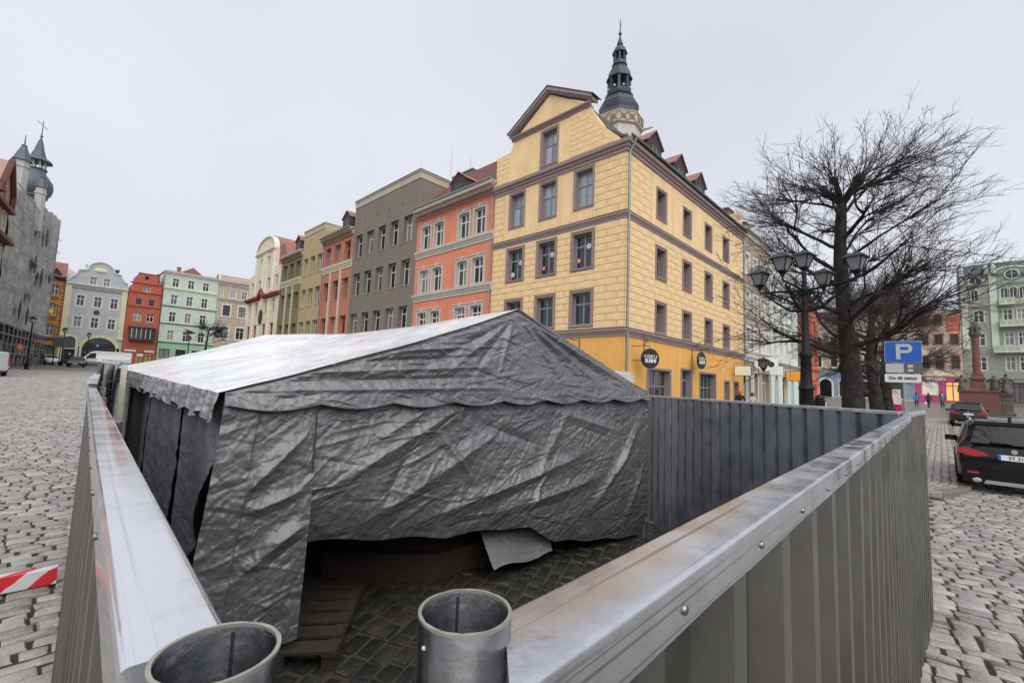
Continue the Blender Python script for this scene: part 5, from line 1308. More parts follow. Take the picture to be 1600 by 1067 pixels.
# things under the tent
def sheet_scrap():
    U, V = np.meshgrid(np.linspace(0, 1, 50), np.linspace(0, 1, 30))
    p0, p1, p2, p3 = np.array([3.45, 3.75, .62]), np.array([4.5, 3.6, .52]), np.array([4.35, 3.42, .2]), np.array([3.45, 3.45, .22])
    P = (p0 * (1 - U[..., None]) + p1 * U[..., None]) * V[..., None] + (p3 * (1 - U[..., None]) + p2 * U[..., None]) * (1 - V[..., None])
    P[..., 1] -= crumple(U * 1.0, V * .5, 9, 30, .015, (.5, .5), (0, 1, 0, .5)); P[..., 2] += .02 * np.sin(U * 8)
    o = grid_obj('loose_sheet', P, mat('pale plastic sheet', S(150, 148, 150, .5), rough=.4, var=.1), None)  # white sheet greyed down, its shade under the tent painted in
    tag(o, 'loose pale plastic sheet hanging below the hem of the grey tent', 'sheet')
sheet_scrap()
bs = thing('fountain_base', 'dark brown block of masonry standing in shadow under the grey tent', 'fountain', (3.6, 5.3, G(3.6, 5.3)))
BRN = mat('brown stone', S(84, 70, 62, .35), rough=.8, var=.2, scale=3, bump=.4)  # stone colour lowered to carry the shade under the tent
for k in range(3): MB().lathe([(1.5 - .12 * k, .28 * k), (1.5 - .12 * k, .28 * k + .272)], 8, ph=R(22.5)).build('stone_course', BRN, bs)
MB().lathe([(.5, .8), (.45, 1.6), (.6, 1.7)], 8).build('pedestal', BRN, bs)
pw = mat('weathered pallet wood', S(96, 84, 70, .28), rough=.85, var=.25, scale=6, bump=.4, obj_rand=.25)  # wood colour also darkened to paint in the tent's shade
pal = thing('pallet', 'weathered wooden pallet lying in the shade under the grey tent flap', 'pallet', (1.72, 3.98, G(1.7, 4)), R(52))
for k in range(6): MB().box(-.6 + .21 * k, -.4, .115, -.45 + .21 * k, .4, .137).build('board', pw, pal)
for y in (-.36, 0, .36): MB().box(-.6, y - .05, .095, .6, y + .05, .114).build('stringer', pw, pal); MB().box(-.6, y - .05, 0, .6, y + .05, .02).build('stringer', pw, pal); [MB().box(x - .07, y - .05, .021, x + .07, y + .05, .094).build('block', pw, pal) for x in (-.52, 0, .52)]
# light upright timber between the far fence runs and the tent
tag(MB().box(-.03, -.02, 0, .03, .02, 2.1).build('timber_post', mat('pale timber', S(196, 190, 170), var=.15, scale=8), None, T((.74, 7.5, G(.74, 7.5)))), 'pale upright timber post between the fence and the side of the tent', 'post')

# striped barrier beam on the cobbles
def beam():
    root = thing('barrier_beam', 'red and white striped barrier beam lying on the cobbles by the fence', 'barrier', (-1.0, 6.22, G(-1, 6.2) + .03), R(-2))
    m = bpy.data.materials.new('red white stripes'); m.use_nodes = True; t = m.node_tree; N = t.nodes; K = t.links; p = N['Principled BSDF']
    tc = N.new('ShaderNodeTexCoord'); sp = N.new('ShaderNodeSeparateXYZ'); K.new(tc.outputs['Object'], sp.inputs[0])
    a = N.new('ShaderNodeMath'); a.operation = 'MULTIPLY_ADD'; a.inputs[1].default_value = -1.0; K.new(sp.outputs['Z'], a.inputs[0]); K.new(sp.outputs['X'], a.inputs[2])
    a2 = N.new('ShaderNodeMath'); a2.operation = 'MULTIPLY_ADD'; a2.inputs[1].default_value = -1.4; K.new(sp.outputs['Y'], a2.inputs[0]); K.new(a.outputs[0], a2.inputs[2])
    nz = N.new('ShaderNodeTexNoise'); nz.inputs['Scale'].default_value = 14; K.new(tc.outputs['Object'], nz.inputs[0])
    a3 = N.new('ShaderNodeMath'); a3.operation = 'MULTIPLY_ADD'; a3.inputs[1].default_value = .05; K.new(nz.outputs['Fac'], a3.inputs[0]); K.new(a2.outputs[0], a3.inputs[2])
    f_ = N.new('ShaderNodeMath'); f_.operation = 'PINGPONG'; f_.inputs[1].default_value = .16; K.new(a3.outputs[0], f_.inputs[0])
    r_ = N.new('ShaderNodeValToRGB'); r_.color_ramp.interpolation = 'CONSTANT'; r_.color_ramp.elements[0].color = (*S(196, 40, 50), 1); r_.color_ramp.elements[1].position = .5
    r_.color_ramp.elements[1].color = (*S(205, 205, 208, .9), 1)
    mm = N.new('ShaderNodeMath'); mm.operation = 'MULTIPLY'; mm.inputs[1].default_value = 1 / .16; K.new(f_.outputs[0], mm.inputs[0]); K.new(mm.outputs[0], r_.inputs[0])
    K.new(r_.outputs[0], p.inputs['Base Color']); p.inputs['Roughness'].default_value = .35
    MB().prism([(-.05, 0), (.05, 0), (.055, .01), (.05, .165), (.04, .175), (-.04, .175), (-.05, .165), (-.055, .01)], -1.5, 1.3, 'x', M=Matrix.Scale(.85, 4, (0, 0, 1))).build('beam', m, root)
    for x in (-1.35, .0, 1.15): MB().box(x - .12, -.045, -.028, x + .12, .045, -.001).build('foot', RUBBER, root)
beam()
# ---------------------------------------------------------------- bare trees
BARK = mat('dark wet bark', (.020, .016, .015), rough=.8, var=.45, scale=7, bump=1., bscale=6, spec=.25, col2=(.034, .032, .026))
TWIG = mat('bare twig bark', (.035, .026, .026), rough=.8, var=.2, scale=3)
TWIG2 = mat('brown twigs with dry leaves', (.055, .036, .030), rough=.85, var=.25, scale=3)
def wander(p, d, L_, n, rnd, wob, droop=0.):
    pts = [p.copy()]; d = d.normalized()
    for i in range(n):
        d = (d + Vector((rnd.uniform(-wob, wob), rnd.uniform(-wob, wob), rnd.uniform(-wob, wob) + droop))).normalized()
        p = p + d * (L_ / n); pts.append(p.copy())
    return pts, d
def shoot(m, p, d, L_, r, rnd, twigs, sides=4):
    """one long curving shoot with side twigs and twiglets"""
    d = d.normalized(); bend = Vector((rnd.uniform(-.16, .16), rnd.uniform(-.16, .16), rnd.uniform(-.12, .14))); pts = [p.copy()]; n = 7
    for i in range(n):
        d = (d + bend + Vector((rnd.uniform(-.05, .05), rnd.uniform(-.05, .05), rnd.uniform(-.05, .05)))).normalized(); pts.append(pts[-1] + d * L_ / n)
    m.tube(pts, [r * (1 - .115 * i) for i in range(n + 1)], sides, cap=False)
    for _ in range(twigs):
        i = rnd.randint(1, n - 1); q = pts[i].lerp(pts[i + 1], rnd.random()); dd = (pts[i + 1] - pts[i]).normalized()
        dv = (dd * .9 + Vector((rnd.uniform(-.8, .8), rnd.uniform(-.8, .8), rnd.uniform(-.5, .8)))).normalized(); tl = L_ * rnd.uniform(.14, .36)
        tp, td = wander(q, dv, tl, 3, rnd, .2)
        m.tube(tp, [r * .42, r * .36, r * .28, r * .18], 3, cap=False)
        for _ in range(2):
            e_, _d = wander(tp[rnd.randint(1, 2)], (td + Vector((rnd.uniform(-.9, .9), rnd.uniform(-.9, .9), rnd.uniform(-.5, .8)))), tl * .45, 1, rnd, .1)
            m.tube(e_, [r * .26, r * .15], 3, cap=False)
def tree(name, label, x, y, H, trunk_r, limbs, seed, spread, shoots=13, slen=(1.0, 2.2), tw=3, tm=TWIG, z0=2.9, group=None, top=.78, srad=.013, bark=BARK):
    rnd = random.Random(seed); g = G(x, y); root = thing(name, label, 'tree', (x, y, g), 0, group)
    tr = MB(); cr = MB(); zt = H * top
    ax = []
    for i in range(12):
        z = zt * i / 11; ax.append(Vector((.10 * math.sin(z * .9 + seed), .10 * math.sin(z * .7 + 2 * seed), z - (.1 if i == 0 else 0))))
    rad = [trunk_r * (1.45 if i == 0 else 1.12 if i == 1 else 1.0 - .055 * i) * (1 + .10 * rnd.uniform(-1, 1)) for i in range(12)]
    tr.tube(ax, rad, 14)
    for _ in range(16):   # burrs on the trunk
        i = rnd.randint(2, 9); a = rnd.uniform(0, 6.28); q = ax[i] + Vector((math.cos(a), math.sin(a), rnd.uniform(-.3, .3))) * rad[i] * .85
        s_ = rnd.uniform(.25, .5) * rad[i]; tr.lathe([(s_ * .3, -s_), (s_ * .9, -s_ * .5), (s_, .1 * s_), (s_ * .7, s_ * .8), (s_ * .2, s_)], 7, tuple(q))
    knobs = []
    for i in range(limbs):
        z = z0 + (zt - z0) * (i + .5) / limbs; a = i * 2.4 + rnd.uniform(-.5, .5)
        k = min(11, max(0, z / zt * 11)); i0 = int(k); q = ax[i0].lerp(ax[min(i0 + 1, 11)], k - i0)
        fr = (z - z0) / (zt - z0); ln = spread * (.62 - .30 * fr) * rnd.uniform(.75, 1.15)
        d = Vector((math.cos(a), math.sin(a), .02 + .45 * fr + rnd.uniform(-.05, .35)))
        pts, dd = wander(q, d, ln, 6, rnd, .22, .02)
        r0 = trunk_r * rnd.uniform(.18, .31) * (1 - .3 * fr)
        tr.tube(pts, [r0 * (1 - .09 * j) * (1 + .15 * rnd.uniform(-1, 1)) for j in range(7)], 8)
        knobs.append((pts[-1], dd, r0 * .6))
        for j in (2, 4, 5):
            if rnd.random() < .75:
                d2 = (dd + Vector((rnd.uniform(-1, 1), rnd.uniform(-1, 1), rnd.uniform(-.2, .9)))).normalized()
                p2, d3 = wander(pts[j], d2, ln * rnd.uniform(.25, .5), 4, rnd, .25)
                tr.tube(p2, [r0 * .55 * (1 - .1 * q_) for q_ in range(5)], 7); knobs.append((p2[-1], d3, r0 * .42))
    for j in range(5):
        a = j * 1.26 + rnd.random(); p2, d3 = wander(ax[-1] - Vector((0, 0, .2)), Vector((math.cos(a), math.sin(a), 1.1)), (H - zt) * .35, 3, rnd, .2)
        tr.tube(p2, [trunk_r * .33, trunk_r * .28, trunk_r * .25, trunk_r * .22], 7); knobs.append((p2[-1], d3, trunk_r * .3))
    for p, d, r in knobs:
        tr.lathe([(r * .4, -r * 1.2), (r * 1.2, -r * .5), (r * 1.4, .1 * r), (r, r), (r * .3, r * 1.3)], 7, tuple(p))
        out = Vector((p.x, p.y, 0)); out = out.normalized() if out.length > .1 else Vector((0, 0, 1))
        for _ in range(shoots):
            dv = (d * .7 + out * .75 + Vector((rnd.gauss(0, .5), rnd.gauss(0, .5), rnd.gauss(.16, .5)))).normalized()
            shoot(cr, p + dv * r * .6, dv, rnd.uniform(*slen), srad * rnd.uniform(.6, 1.2), rnd, tw)
    tr.build('trunk', bark, root, smooth=60); cr.build('crown', tm, root)
    return root
tree('bare_tree', 'tall pollarded bare tree with knobbly dark limbs behind the inner fence', 16.0, 2.0, 10.2, .30, 21, 5, 3.9, 10, (.9, 2.1), 8, top=.78, srad=.0145)
GT = 'smaller brownish trees along the pavement'
tree('small_tree', 'smaller brownish bare tree with a forked trunk behind the tall pollarded tree', 28.3, 2.5, 8.0, .34, 14, 15, 3.9, 13, (.9, 2.0), 9, TWIG2, 2.6, GT)
tree('small_tree', 'brownish bare tree beside the parking sign, farther along the pavement', 36.5, 2.6, 9.2, .36, 15, 25, 4.6, 13, (1.0, 2.2), 9, TWIG2, 2.8, GT)
tree('small_tree', 'low bare tree in front of the mint green house', 17.0, 80, 8.4, .22, 9, 33, 3.6, 8, (.8, 1.7), 4, TWIG, 4.2, srad=.035)

# ---------------------------------------------------------------- text helper
def text_mesh(s_, size, m, depth=.004, bold=0.):
    cu = bpy.data.curves.new('lettering', 'FONT'); cu.body = s_; cu.size = size; cu.extrude = depth; cu.align_x = 'CENTER'; cu.align_y = 'CENTER'; cu.offset = bold
    o = bpy.data.objects.new('tmp', cu); me = bpy.data.meshes.new_from_object(o); bpy.data.objects.remove(o); bpy.data.curves.remove(cu)
    me.materials.clear(); me.materials.append(m); return me
UP = Matrix.Rotation(R(90), 4, 'X')         # text in the XZ plane, facing -Y
WLET = mat('white lettering', S(225, 225, 225), rough=.5, var=0)
BLET = mat('black lettering', (.015, .015, .015), rough=.5, var=0)

# ---------------------------------------------------------------- street lamp with five lanterns
LGL = mat('milky lantern glass', S(140, 146, 146, .55), rough=.15, var=.2, scale=6, spec=.6)
LANT = []
def lantern(parent, M):
    if not LANT:
        m = MB(); w0, w1, h = .10, .2, .36
        for sx in (-1, 1):
            for sy in (-1, 1): m.tube([(sx * w0, sy * w0, 0), (sx * w1, sy * w1, h)], .016, 5)
        for z, w in ((0, w0), (h, w1)):
            for q in range(4):
                a = [(w, w), (-w, w), (-w, -w), (w, -w)]; m.tube([(*a[q], z), (*a[(q + 1) % 4], z)], .018, 5)
        m.lathe([(.05, -.16), (.06, -.1), (.1, -.05), (.13, -.01), (.13, .01)], 10)
        LANT.append(m.mesh('lantern', BLACK))
        g_ = MB().add([(-.095, -.095, .01), (.095, -.095, .01), (.095, .095, .01), (-.095, .095, .01), (-.19, -.19, .35), (.19, -.19, .35), (.19, .19, .35), (-.19, .19, .35)], [(0, 1, 5, 4), (1, 2, 6, 5), (2, 3, 7, 6), (3, 0, 4, 7), (0, 3, 2, 1), (4, 5, 6, 7)])
        LANT.append(g_.mesh('lantern_glass', LGL))
        r_ = MB(); s2 = math.sqrt(2)
        r_.lathe([(.265 * s2, .345), (.27 * s2, .365), (.15 * s2, .47), (.13 * s2, .48), (.06 * s2, .50), (.05 * s2, .53), (.02, .54)], 4, ph=R(45)); LANT.append(r_.mesh('lantern_roof', mat('dark grey lamp metal', S(44, 50, 56), rough=.45, var=.1, spec=.3)))
    o = put('lantern', LANT[0], parent, M); put('lantern_glass', LANT[1], o); put('lantern_roof', LANT[2], o)
    return o
lx, ly = 11.62, 2.2; lg = G(lx, ly)
lp = thing('street_lamp', 'ornate black iron street lamp with five lanterns between the fence and the bare tree', 'street lamp', (lx, ly, lg))
m = MB().lathe([(.26, 0), (.26, .25), (.21, .35), (.2, 1.3), (.17, 1.45), (.19, 1.5), (.15, 1.6), (.13, 2.2), (.16, 2.25), (.12, 2.35), (.1, 2.9), (.13, 2.95), (.13, 3.02), (.08, 3.1), (.065, 4.3), (.1, 4.35), (.1, 4.45), (.05, 4.5), (.05, 4.85), (.03, 4.9)], 16)
for k in range(12):
    a = 2 * math.pi * k / 12; m.tube([(.2 * math.cos(a), .2 * math.sin(a), .36), (.195 * math.cos(a), .195 * math.sin(a), 1.28)], .022, 5)
m.build('post', BLACK, lp, smooth=35)
hv = Vector((lx, ly, 0)).normalized(); rv = Vector((hv.y, -hv.x, 0)); nv = -hv
d1 = rv * .92 + nv * .39; d2 = -rv * .39 + nv * .92
for d in (d1, -d1, d2, -d2):
    a = MB(); z = 4.42; e = d * .98
    a.tube([(d * .05) + Vector((0, 0, z)), d * .5 + Vector((0, 0, z + .05)), e + Vector((0, 0, z + .08)), e + Vector((0, 0, z + .16))], [.03, .026, .024, .02], 8)
    a.tube([d * .08 + Vector((0, 0, z - .45)), d * .3 + Vector((0, 0, z - .42)), d * .6 + Vector((0, 0, z - .2)), d * .85 + Vector((0, 0, z + .03))], [.03, .03, .025, .02], 8)
    for cx, cz, rr in ((.3, -.2, .13), (.52, -.1, .09), (.2, -.05, .08), (.68, -.03, .055)):
        sp = [d * (cx + rr * (1 - t / 9) * math.cos(t)) + Vector((0, 0, z + cz + rr * (1 - t / 9) * math.sin(t))) for t in [k * .7 for k in range(11)]]
        a.tube(sp, .016, 6)
    a.build('arm', BLACK, lp, smooth=45)
    lantern(lp, T(e + Vector((0, 0, z + .28))) @ Matrix.Rotation(math.atan2(d.y, d.x), 4, 'Z') @ Matrix.Scale(.74, 4))
lantern(lp, T((0, 0, 4.95)) @ Matrix.Rotation(math.atan2(d1.y, d1.x), 4, 'Z') @ Matrix.Scale(.74, 4))
# globe lamps far away
def globe_lamp(x, y, h, label):
    r_ = thing('globe_lamp', label, 'street lamp', (x, y, G(x, y)), 0, 'globe lamps at the far end')
    MB().lathe([(.2, 0), (.18, .6), (.09, .8), (.06, h - .5), (.05, h - .35)], 8).build('post', BLACK, r_, smooth=40)
    MB().lathe([(.08, h - .4), (.24, h - .25), (.3, h), (.24, h + .2), (.1, h + .3)], 12).build('globe', mat('globe glass', S(150, 156, 160), rough=.2, var=.1), r_, smooth=50)
    MB().lathe([(.31, h + .05), (.28, h + .2), (.12, h + .33), (.03, h + .4)], 12).build('cap', BLACK, r_, smooth=40)
globe_lamp(-1.0, 72, 5.4, 'globe street lamp standing in front of the scaffolding')
globe_lamp(2.05, 92.5, 5.2, 'globe street lamp beside the dark board near the dark car')
globe_lamp(5.1, 101.5, 5.0, 'globe street lamp by the arched shop front of the pale grey house')
globe_lamp(15.5, 84, 5.2, 'globe street lamp beside the low bare tree')
ib = thing('notice_board', 'dark notice board on posts in front of the yellow brick house', 'board', (1.5, 92.2, G(1.5, 92.2)))
MB().box(-.6, -.05, 2.7, .6, .05, 4.1).build('board', mat('dark board', S(70, 72, 78)), ib); MB().tube([(.3, 0, 0), (.3, 0, 2.7)], .06, 6).build('post', BLACK, ib); MB().tube([(-.3, 0, 0), (-.3, 0, 2.7)], .06, 6).build('post', BLACK, ib)
tag(MB().box(-.55, -.04, -.35, .55, .04, .35).build('banner', mat('yellow banner', S(236, 220, 60), var=.05), None, T((.15, 105.2, 11.0)) @ Matrix.Rotation(.08, 4, 'Y')), 'yellow banner hung on the yellow brick house', 'banner')

# ---------------------------------------------------------------- parking sign
ps = thing('parking_sign', 'blue and white parking sign on a grey pole by the fence corner', 'sign', (12.42, .62, G(12.4, .6)), math.atan2(.62, 12.42) - R(90) + R(6))
MB().tube([(0, .03, 0), (0, .03, 3.35)], .03, 10).build('pole', ZINC, ps, smooth=40)
def plate(name, x0, z0, x1, z1, m, y=-.012, th=.014, r=.03):
    pts = []
    for cx, cz, a0 in ((x1 - r, z0 + r, -90), (x1 - r, z1 - r, 0), (x0 + r, z1 - r, 90), (x0 + r, z0 + r, 180)):
        pts += [(cx + r * math.cos(R(a0 + 30 * k)), cz + r * math.sin(R(a0 + 30 * k))) for k in range(4)]
    return MB().prism(pts, y, y + th).build(name, m, ps)
SB = mat('sign blue', S(20, 84, 170, .95), rough=.35, var=.04); SG = mat('sign grey', S(190, 190, 186, .8), rough=.4, var=.05); SD = mat('sign dark grey', S(96, 96, 104, .8), rough=.4, var=.05)
plate('sign_plate', -.3, 2.87, .3, 3.32, SG); pb = plate('sign_face', -.29, 2.88, .29, 3.31, SB, -.018, .005)
m = MB(); y0, y1 = -.026, -.019        # the letter P
m.box(-.115, y0, 2.94, -.045, y1, 3.26); bow = []
for k in range(9): a = R(90 - 22.5 * k); bow.append((.06 + .09 * math.cos(a) * 1.0, 3.165 + .095 * math.sin(a)))
inn = [(.06 + .028 * math.cos(R(90 - 22.5 * k)), 3.165 + .035 * math.sin(R(90 - 22.5 * k))) for k in range(9)]
bow = [(-.044, 3.26)] + bow + [(-.044, 3.07)]; inn = [(-.044, 3.2)] + inn + [(-.044, 3.13)]
vs_ = [(p[0], y0, p[1]) for p in bow] + [(p[0], y0, p[1]) for p in inn] + [(p[0], y1, p[1]) for p in bow] + [(p[0], y1, p[1]) for p in inn]; q = len(bow)
m.add(vs_, [f for i in range(q - 1) for f in ((i, i + 1, q + i + 1, q + i), (i, 2 * q + i, 2 * q + i + 1, i + 1), (q + i, q + i + 1, 3 * q + i + 1, 3 * q + i))]); m.build('letter', SG, pb)
plate('meter_plate', -.29, 2.655, .3, 2.855, SD); plate('meter_plate_blank', -.29, 2.66, .0, 2.85, SG, -.018, .005, .015)
plate('meter_symbol', .06, 2.68, .15, 2.74, SG, -.022, .006, .02); plate('meter_symbol', .06, 2.765, .15, 2.83, SG, -.022, .006, .02)
tp = plate('time_plate', -.31, 2.46, .27, 2.635, mat('sign white', S(220, 220, 216, .85), rough=.4, var=.05))
put('lettering', text_mesh('Do 45 minut', .085, BLET, .002, .002), tp, T((-.02, -.02, 2.55)) @ UP)

# ---------------------------------------------------------------- hanging shop signs on the yellow house and its neighbour
def iron_bracket(root, z0, z1, ln):
    m = MB().tube([(0, 0, z0), (0, 0, z1)], .018, 6).tube([(.0, -.08, z0 + .15), (0, -.08, z1 - .25)], .014, 6)
    m.tube([(0, 0, z1 - .5), (0, -ln, z1 - .5)], .018, 6).tube([(0, 0, z1 - .9), (0, -.35, z1 - .9)], .014, 6)
    m.tube([(0, -.28 + .16 * (1 - t / 10) * math.cos(t), z1 - .1 + .16 * (1 - t / 10) * math.sin(t)) for t in [k * .7 for k in range(12)]], .014, 6)
    m.build('iron_bracket', BLACK, root, smooth=40)
def round_sign(x, y, zc, r, label, face_dir, g0=None):
    root = thing('hanging_sign', label, 'shop sign', (x, y, zc - r), 0, 'round hanging shop signs')
    M = T((0, 0, r)) @ Matrix.Rotation(face_dir, 4, 'Z')
    d = MB().lathe([(r - .02, -.05), (r, -.03), (r, .03), (r - .02, .05)], 32, M=M @ UP).build('disc', mat('black sign face', (.012, .012, .013), rough=.4, var=.1), root, smooth=30)
    for sgn in (1, -1):
        F_ = M @ Matrix.Rotation(0 if sgn > 0 else math.pi, 4, 'Z')
        put('lettering', text_mesh('KOKU', r * .52, WLET, .004), d, F_ @ T((0, -.055, r * .17)) @ UP); put('lettering', text_mesh('SUSHI', r * .48, WLET, .004, .012), d, F_ @ T((0, -.055, -r * .25)) @ UP)
        ring_ = MB().tube([(r * (-.17 + .10 * math.cos(t)), -.062, r * (.17 + .10 * math.sin(t))) for t in [2 * math.pi * k / 14 for k in range(15)]], .008, 4); ring_.build('ring_mark', WLET, d, F_)
    return root
def az(x, y): return math.atan2(y, x) - R(90)
s_ = round_sign(23.15, 11.7, 3.82, .55, 'large round black hanging sign with white lettering near the corner downpipe', az(23.1, 11.7) * .0 + R(-33))
iron_bracket(put('wall_arm', None, s_, T((-.62, .72, -3.27 + .0))), 3.25, 5.0, .75) if False else None
m = MB().tube([(-.72, .0, .3), (-.72, 0, 1.75)], .02, 6).tube([(-.72, 0, 1.25), (.0, 0, 1.2), (.0, 0, 1.1)], .018, 6).tube([(-.72, 0, .85), (-.4, 0, .85)], .016, 6).tube([(-.6, 0, .3), (-.6, 0, 1.45)], .014, 6)
m.tube([(-.42 + .17 * (1 - t / 10) * math.cos(t + 3.1), 0, 1.5 + .17 * (1 - t / 10) * math.sin(t + 3.1)) for t in [k * .7 for k in range(12)]], .014, 6).tube([(-.72, 0, .4), (-.72, .75, .4)], .02, 5).tube([(-.72, 0, 1.2), (-.72, .75, 1.2)], .02, 5)
m.build('iron_bracket', BLACK, s_, smooth=40)
s_ = round_sign(RX + 9.1, 11.85, 4.2, .58, 'round black hanging sign with white lettering above the shop door', R(-6))
MB().tube([(-.02, .62, -.1), (-.02, .62, 1.7)], .02, 6).tube([(-.02, .62, 1.3), (-.02, -.5, 1.3)], .018, 6).tube([(0, 0, 1.3), (0, 0, 1.02)], .014, 6).tube([(0, .35 + .15 * (1 - t / 10) * math.cos(t), 1.5 + .15 * (1 - t / 10) * math.sin(t)) for t in [k * .7 for k in range(12)]], .014, 6).build('iron_bracket', BLACK, s_, smooth=40)
s_ = round_sign(21.05, 15.4, 4.0, .5, 'round black hanging sign on the tent side of the yellow house', R(-10))
MB().tube([(.62, 0, -.1), (.62, 0, 1.7)], .02, 6).tube([(.62, 0, 1.3), (-.3, 0, 1.3)], .018, 6).tube([(0, 0, 1.3), (0, 0, 1.0)], .014, 6).build('iron_bracket', BLACK, s_, smooth=40)
def box_sign(x, y, zc, w, h, label, m_, extra=None):
    root = thing('hanging_sign', label, 'shop sign', (x, y, zc - h / 2), R(-70))
    MB().box(-w / 2, -.05, 0, w / 2, .05, h).build('panel', BLACK, root)
    for s2 in (-1, 1): MB().box(-w / 2 + .05, s2 * .056 - .004, .05, w / 2 - .05, s2 * .056 + .004, h - .05).build('sign_face', m_, root)
    MB().tube([(-w / 2 - .1, 0, h + .18), (w / 2 + .5, 0, h + .18)], .018, 6).tube([(-w / 3, 0, h), (-w / 3, 0, h + .18)], .012, 5).tube([(w / 3, 0, h), (w / 3, 0, h + .18)], .012, 5).tube([(w / 2 + .5, 0, -.1), (w / 2 + .5, 0, h + .6)], .02, 6).tube([(w / 4 + .15 * (1 - t / 10) * math.cos(t), 0, h + .36 + .15 * (1 - t / 10) * math.sin(t)) for t in [k * .7 for k in range(12)]], .014, 6).build('iron_bracket', BLACK, root, smooth=40)
    return root
box_sign(RX + 17.2, 11.7, 3.9, 1.25, .85, 'cream framed hanging sign on the yellow house wall', mat('cream sign face', S(232, 226, 196), var=.08, scale=6))
box_sign(RX + 26.8, 11.6, 4.35, 1.25, .95, 'white square hanging sign between taupe and white mint houses', mat('white sign face', S(224, 226, 226), var=.06))
box_sign(RX + 34.0, 11.7, 4.15, 1.5, 1.1, 'orange yellow hanging sign on the white mint house', mat('amber sign face', S(222, 150, 50), var=.1))
so = thing('hanging_sign', 'white oval hanging sign on the taupe house', 'shop sign', (RX + 23.0, 11.5, 4.15), R(-60))
MB().lathe([(.95, -.05), (1.0, 0), (.95, .05)], 28, M=T((0, 0, .6)) @ Matrix.Scale(.62, 4, (0, 0, 1)) @ UP).build('panel', MATS['white sign face'], so, smooth=30)
for dx in (-.4, .4):
    for s2 in (-1, 1): MB().lathe([(.26, -.01), (.26, .01)], 8, M=T((dx, s2 * .07, .6)) @ UP).build('emblem', BLET, so)
MB().lathe([(.14, -.08), (.14, .08)], 8, M=T((0, 0, .62)) @ UP).build('emblem', BLET, so)
MB().tube([(-.8, 0, 1.35), (1.1, 0, 1.35)], .02, 6).tube([(-.5, 0, 1.1), (-.5, 0, 1.35)], .014, 5).tube([(.5, 0, 1.1), (.5, 0, 1.35)], .014, 5).build('iron_bracket', BLACK, so)
# wall lantern
wl = thing('wall_lantern', 'black wall lantern on a scrolled iron arm between yellow and taupe houses', 'wall lamp', (RX + 20.2, 12.42, 3.5))
MB().tube([(0, 0, .2), (-.2, -1.5, .25), (-.2, -1.5, .45)], .04, 6).tube([(0, 0, -.4), (-.1, -.6, -.1), (-.18, -1.1, .2)], .03, 6).build('arm', BLACK, wl)
o = lantern(wl, T((-.2, -1.5, .75)) @ Matrix.Scale(1.7, 4)); MB().box(-.1, -.02, -.5, .1, .06, .5).build('wall_plate', BLACK, wl)
# lettering on the far shops
put('lettering', text_mesh('ROSSMANN', .62, WLET, .02, .01), ROSS.root, ROSS.F @ T((1.9, -.04, 5.36)) @ UP)
put('lettering', text_mesh('gemini', .62, mat('grey lettering', S(190, 190, 180)), .02), GREENH.root, GREENH.F @ T((5.3, -.04, 5.25)) @ UP)
# ---------------------------------------------------------------- cars
def paint(name, col): return mat(name, col, rough=.14, metal=.0, var=.03, coat=.2, spec=.4)
CGL = mat('dark car glass', (.006, .007, .008), rough=.05, var=0, spec=.3)
TRIM = mat('black car trim', (.008, .008, .009), rough=.6, var=.1, spec=.2)
REDL = mat('red lamp glass', (.42, .02, .025), rough=.12, var=.05, coat=.6)
HEADL = mat('clear lamp glass', (.7, .72, .74), rough=.1, var=.05)
CHROME = mat('bright trim', (.7, .7, .7), rough=.2, metal=1, var=.03)
PLATE = mat('white number plate', S(224, 224, 218), rough=.4, var=.04)
def car(name, label, x, y, rz, L_, W, H, st, pm, group, cat='car', wheel_x=(-1.35, 1.35), wr=.33, rear=True):
    """st: stations (x, z_low, z_belt, z_top, half width low, half width belt, half width top)"""
    root = thing(name, label, cat, (x, y, G(x, y)), rz, group)
    vs_, fs = [], []; k = 14
    for (sx, zb, zm, zt, wb, wm, wt) in st:
        half = [(wb * .86, zb), (wb, zb + .1), (wm, (zb + zm) * .5 + .03), (wm * .995, zm - .03), (wm * .96, zm + .01), (wt + (wm * .9 - wt) * .12, zt - .07), (wt * .72, zt)]
        if zt - zm < .12: half[5] = (wm * .86, zm + (zt - zm) * .55); half[6] = (wt * .6, zt)
        vs_ += [(sx, a, c) for a, c in half] + [(sx, -a, c) for a, c in half[::-1]]
    n_ = len(st)
    for i in range(n_ - 1): fs += [(i * k + j, i * k + (j + 1) % k, (i + 1) * k + (j + 1) % k, (i + 1) * k + j) for j in range(k)]
    fs += [tuple(range(k)), tuple(range((n_ - 1) * k, n_ * k))[::-1]]
    body = MB().add(vs_, fs).build('body', pm, root, smooth=38)
    for wx in wheel_x:
        for s_ in (-1, 1):
            w_ = MB().lathe([(wr * .6, -.1), (wr * .97, -.11), (wr, -.07), (wr, .07), (wr * .97, .11), (wr * .6, .1)], 20, M=T((wx, s_ * (W / 2 - .1), wr)) @ UP).build('wheel', RUBBER, root, smooth=40)
            rm = MB().lathe([(wr * .62, -.105), (wr * .62, .105)], 16, M=T((wx, s_ * (W / 2 - .1), wr)) @ UP)
            for q in range(5): rm.box(-.03, -.112, 0, .03, .112, wr * .6, M=T((wx, s_ * (W / 2 - .1), wr)) @ Matrix.Rotation(q * 1.2566, 4, 'Y'))
            rm.build('rim', mat('alloy rim', (.32, .32, .33), rough=.35, metal=.8, var=.05), w_)
            MB().tube([(wx + (wr + .05) * math.cos(a), s_ * (W / 2 - .015), wr + (wr + .05) * math.sin(a)) for a in [R(-12 + 204 * q / 12) for q in range(13)]], .035, 6).build('wheel_arch', TRIM, root)
    return root
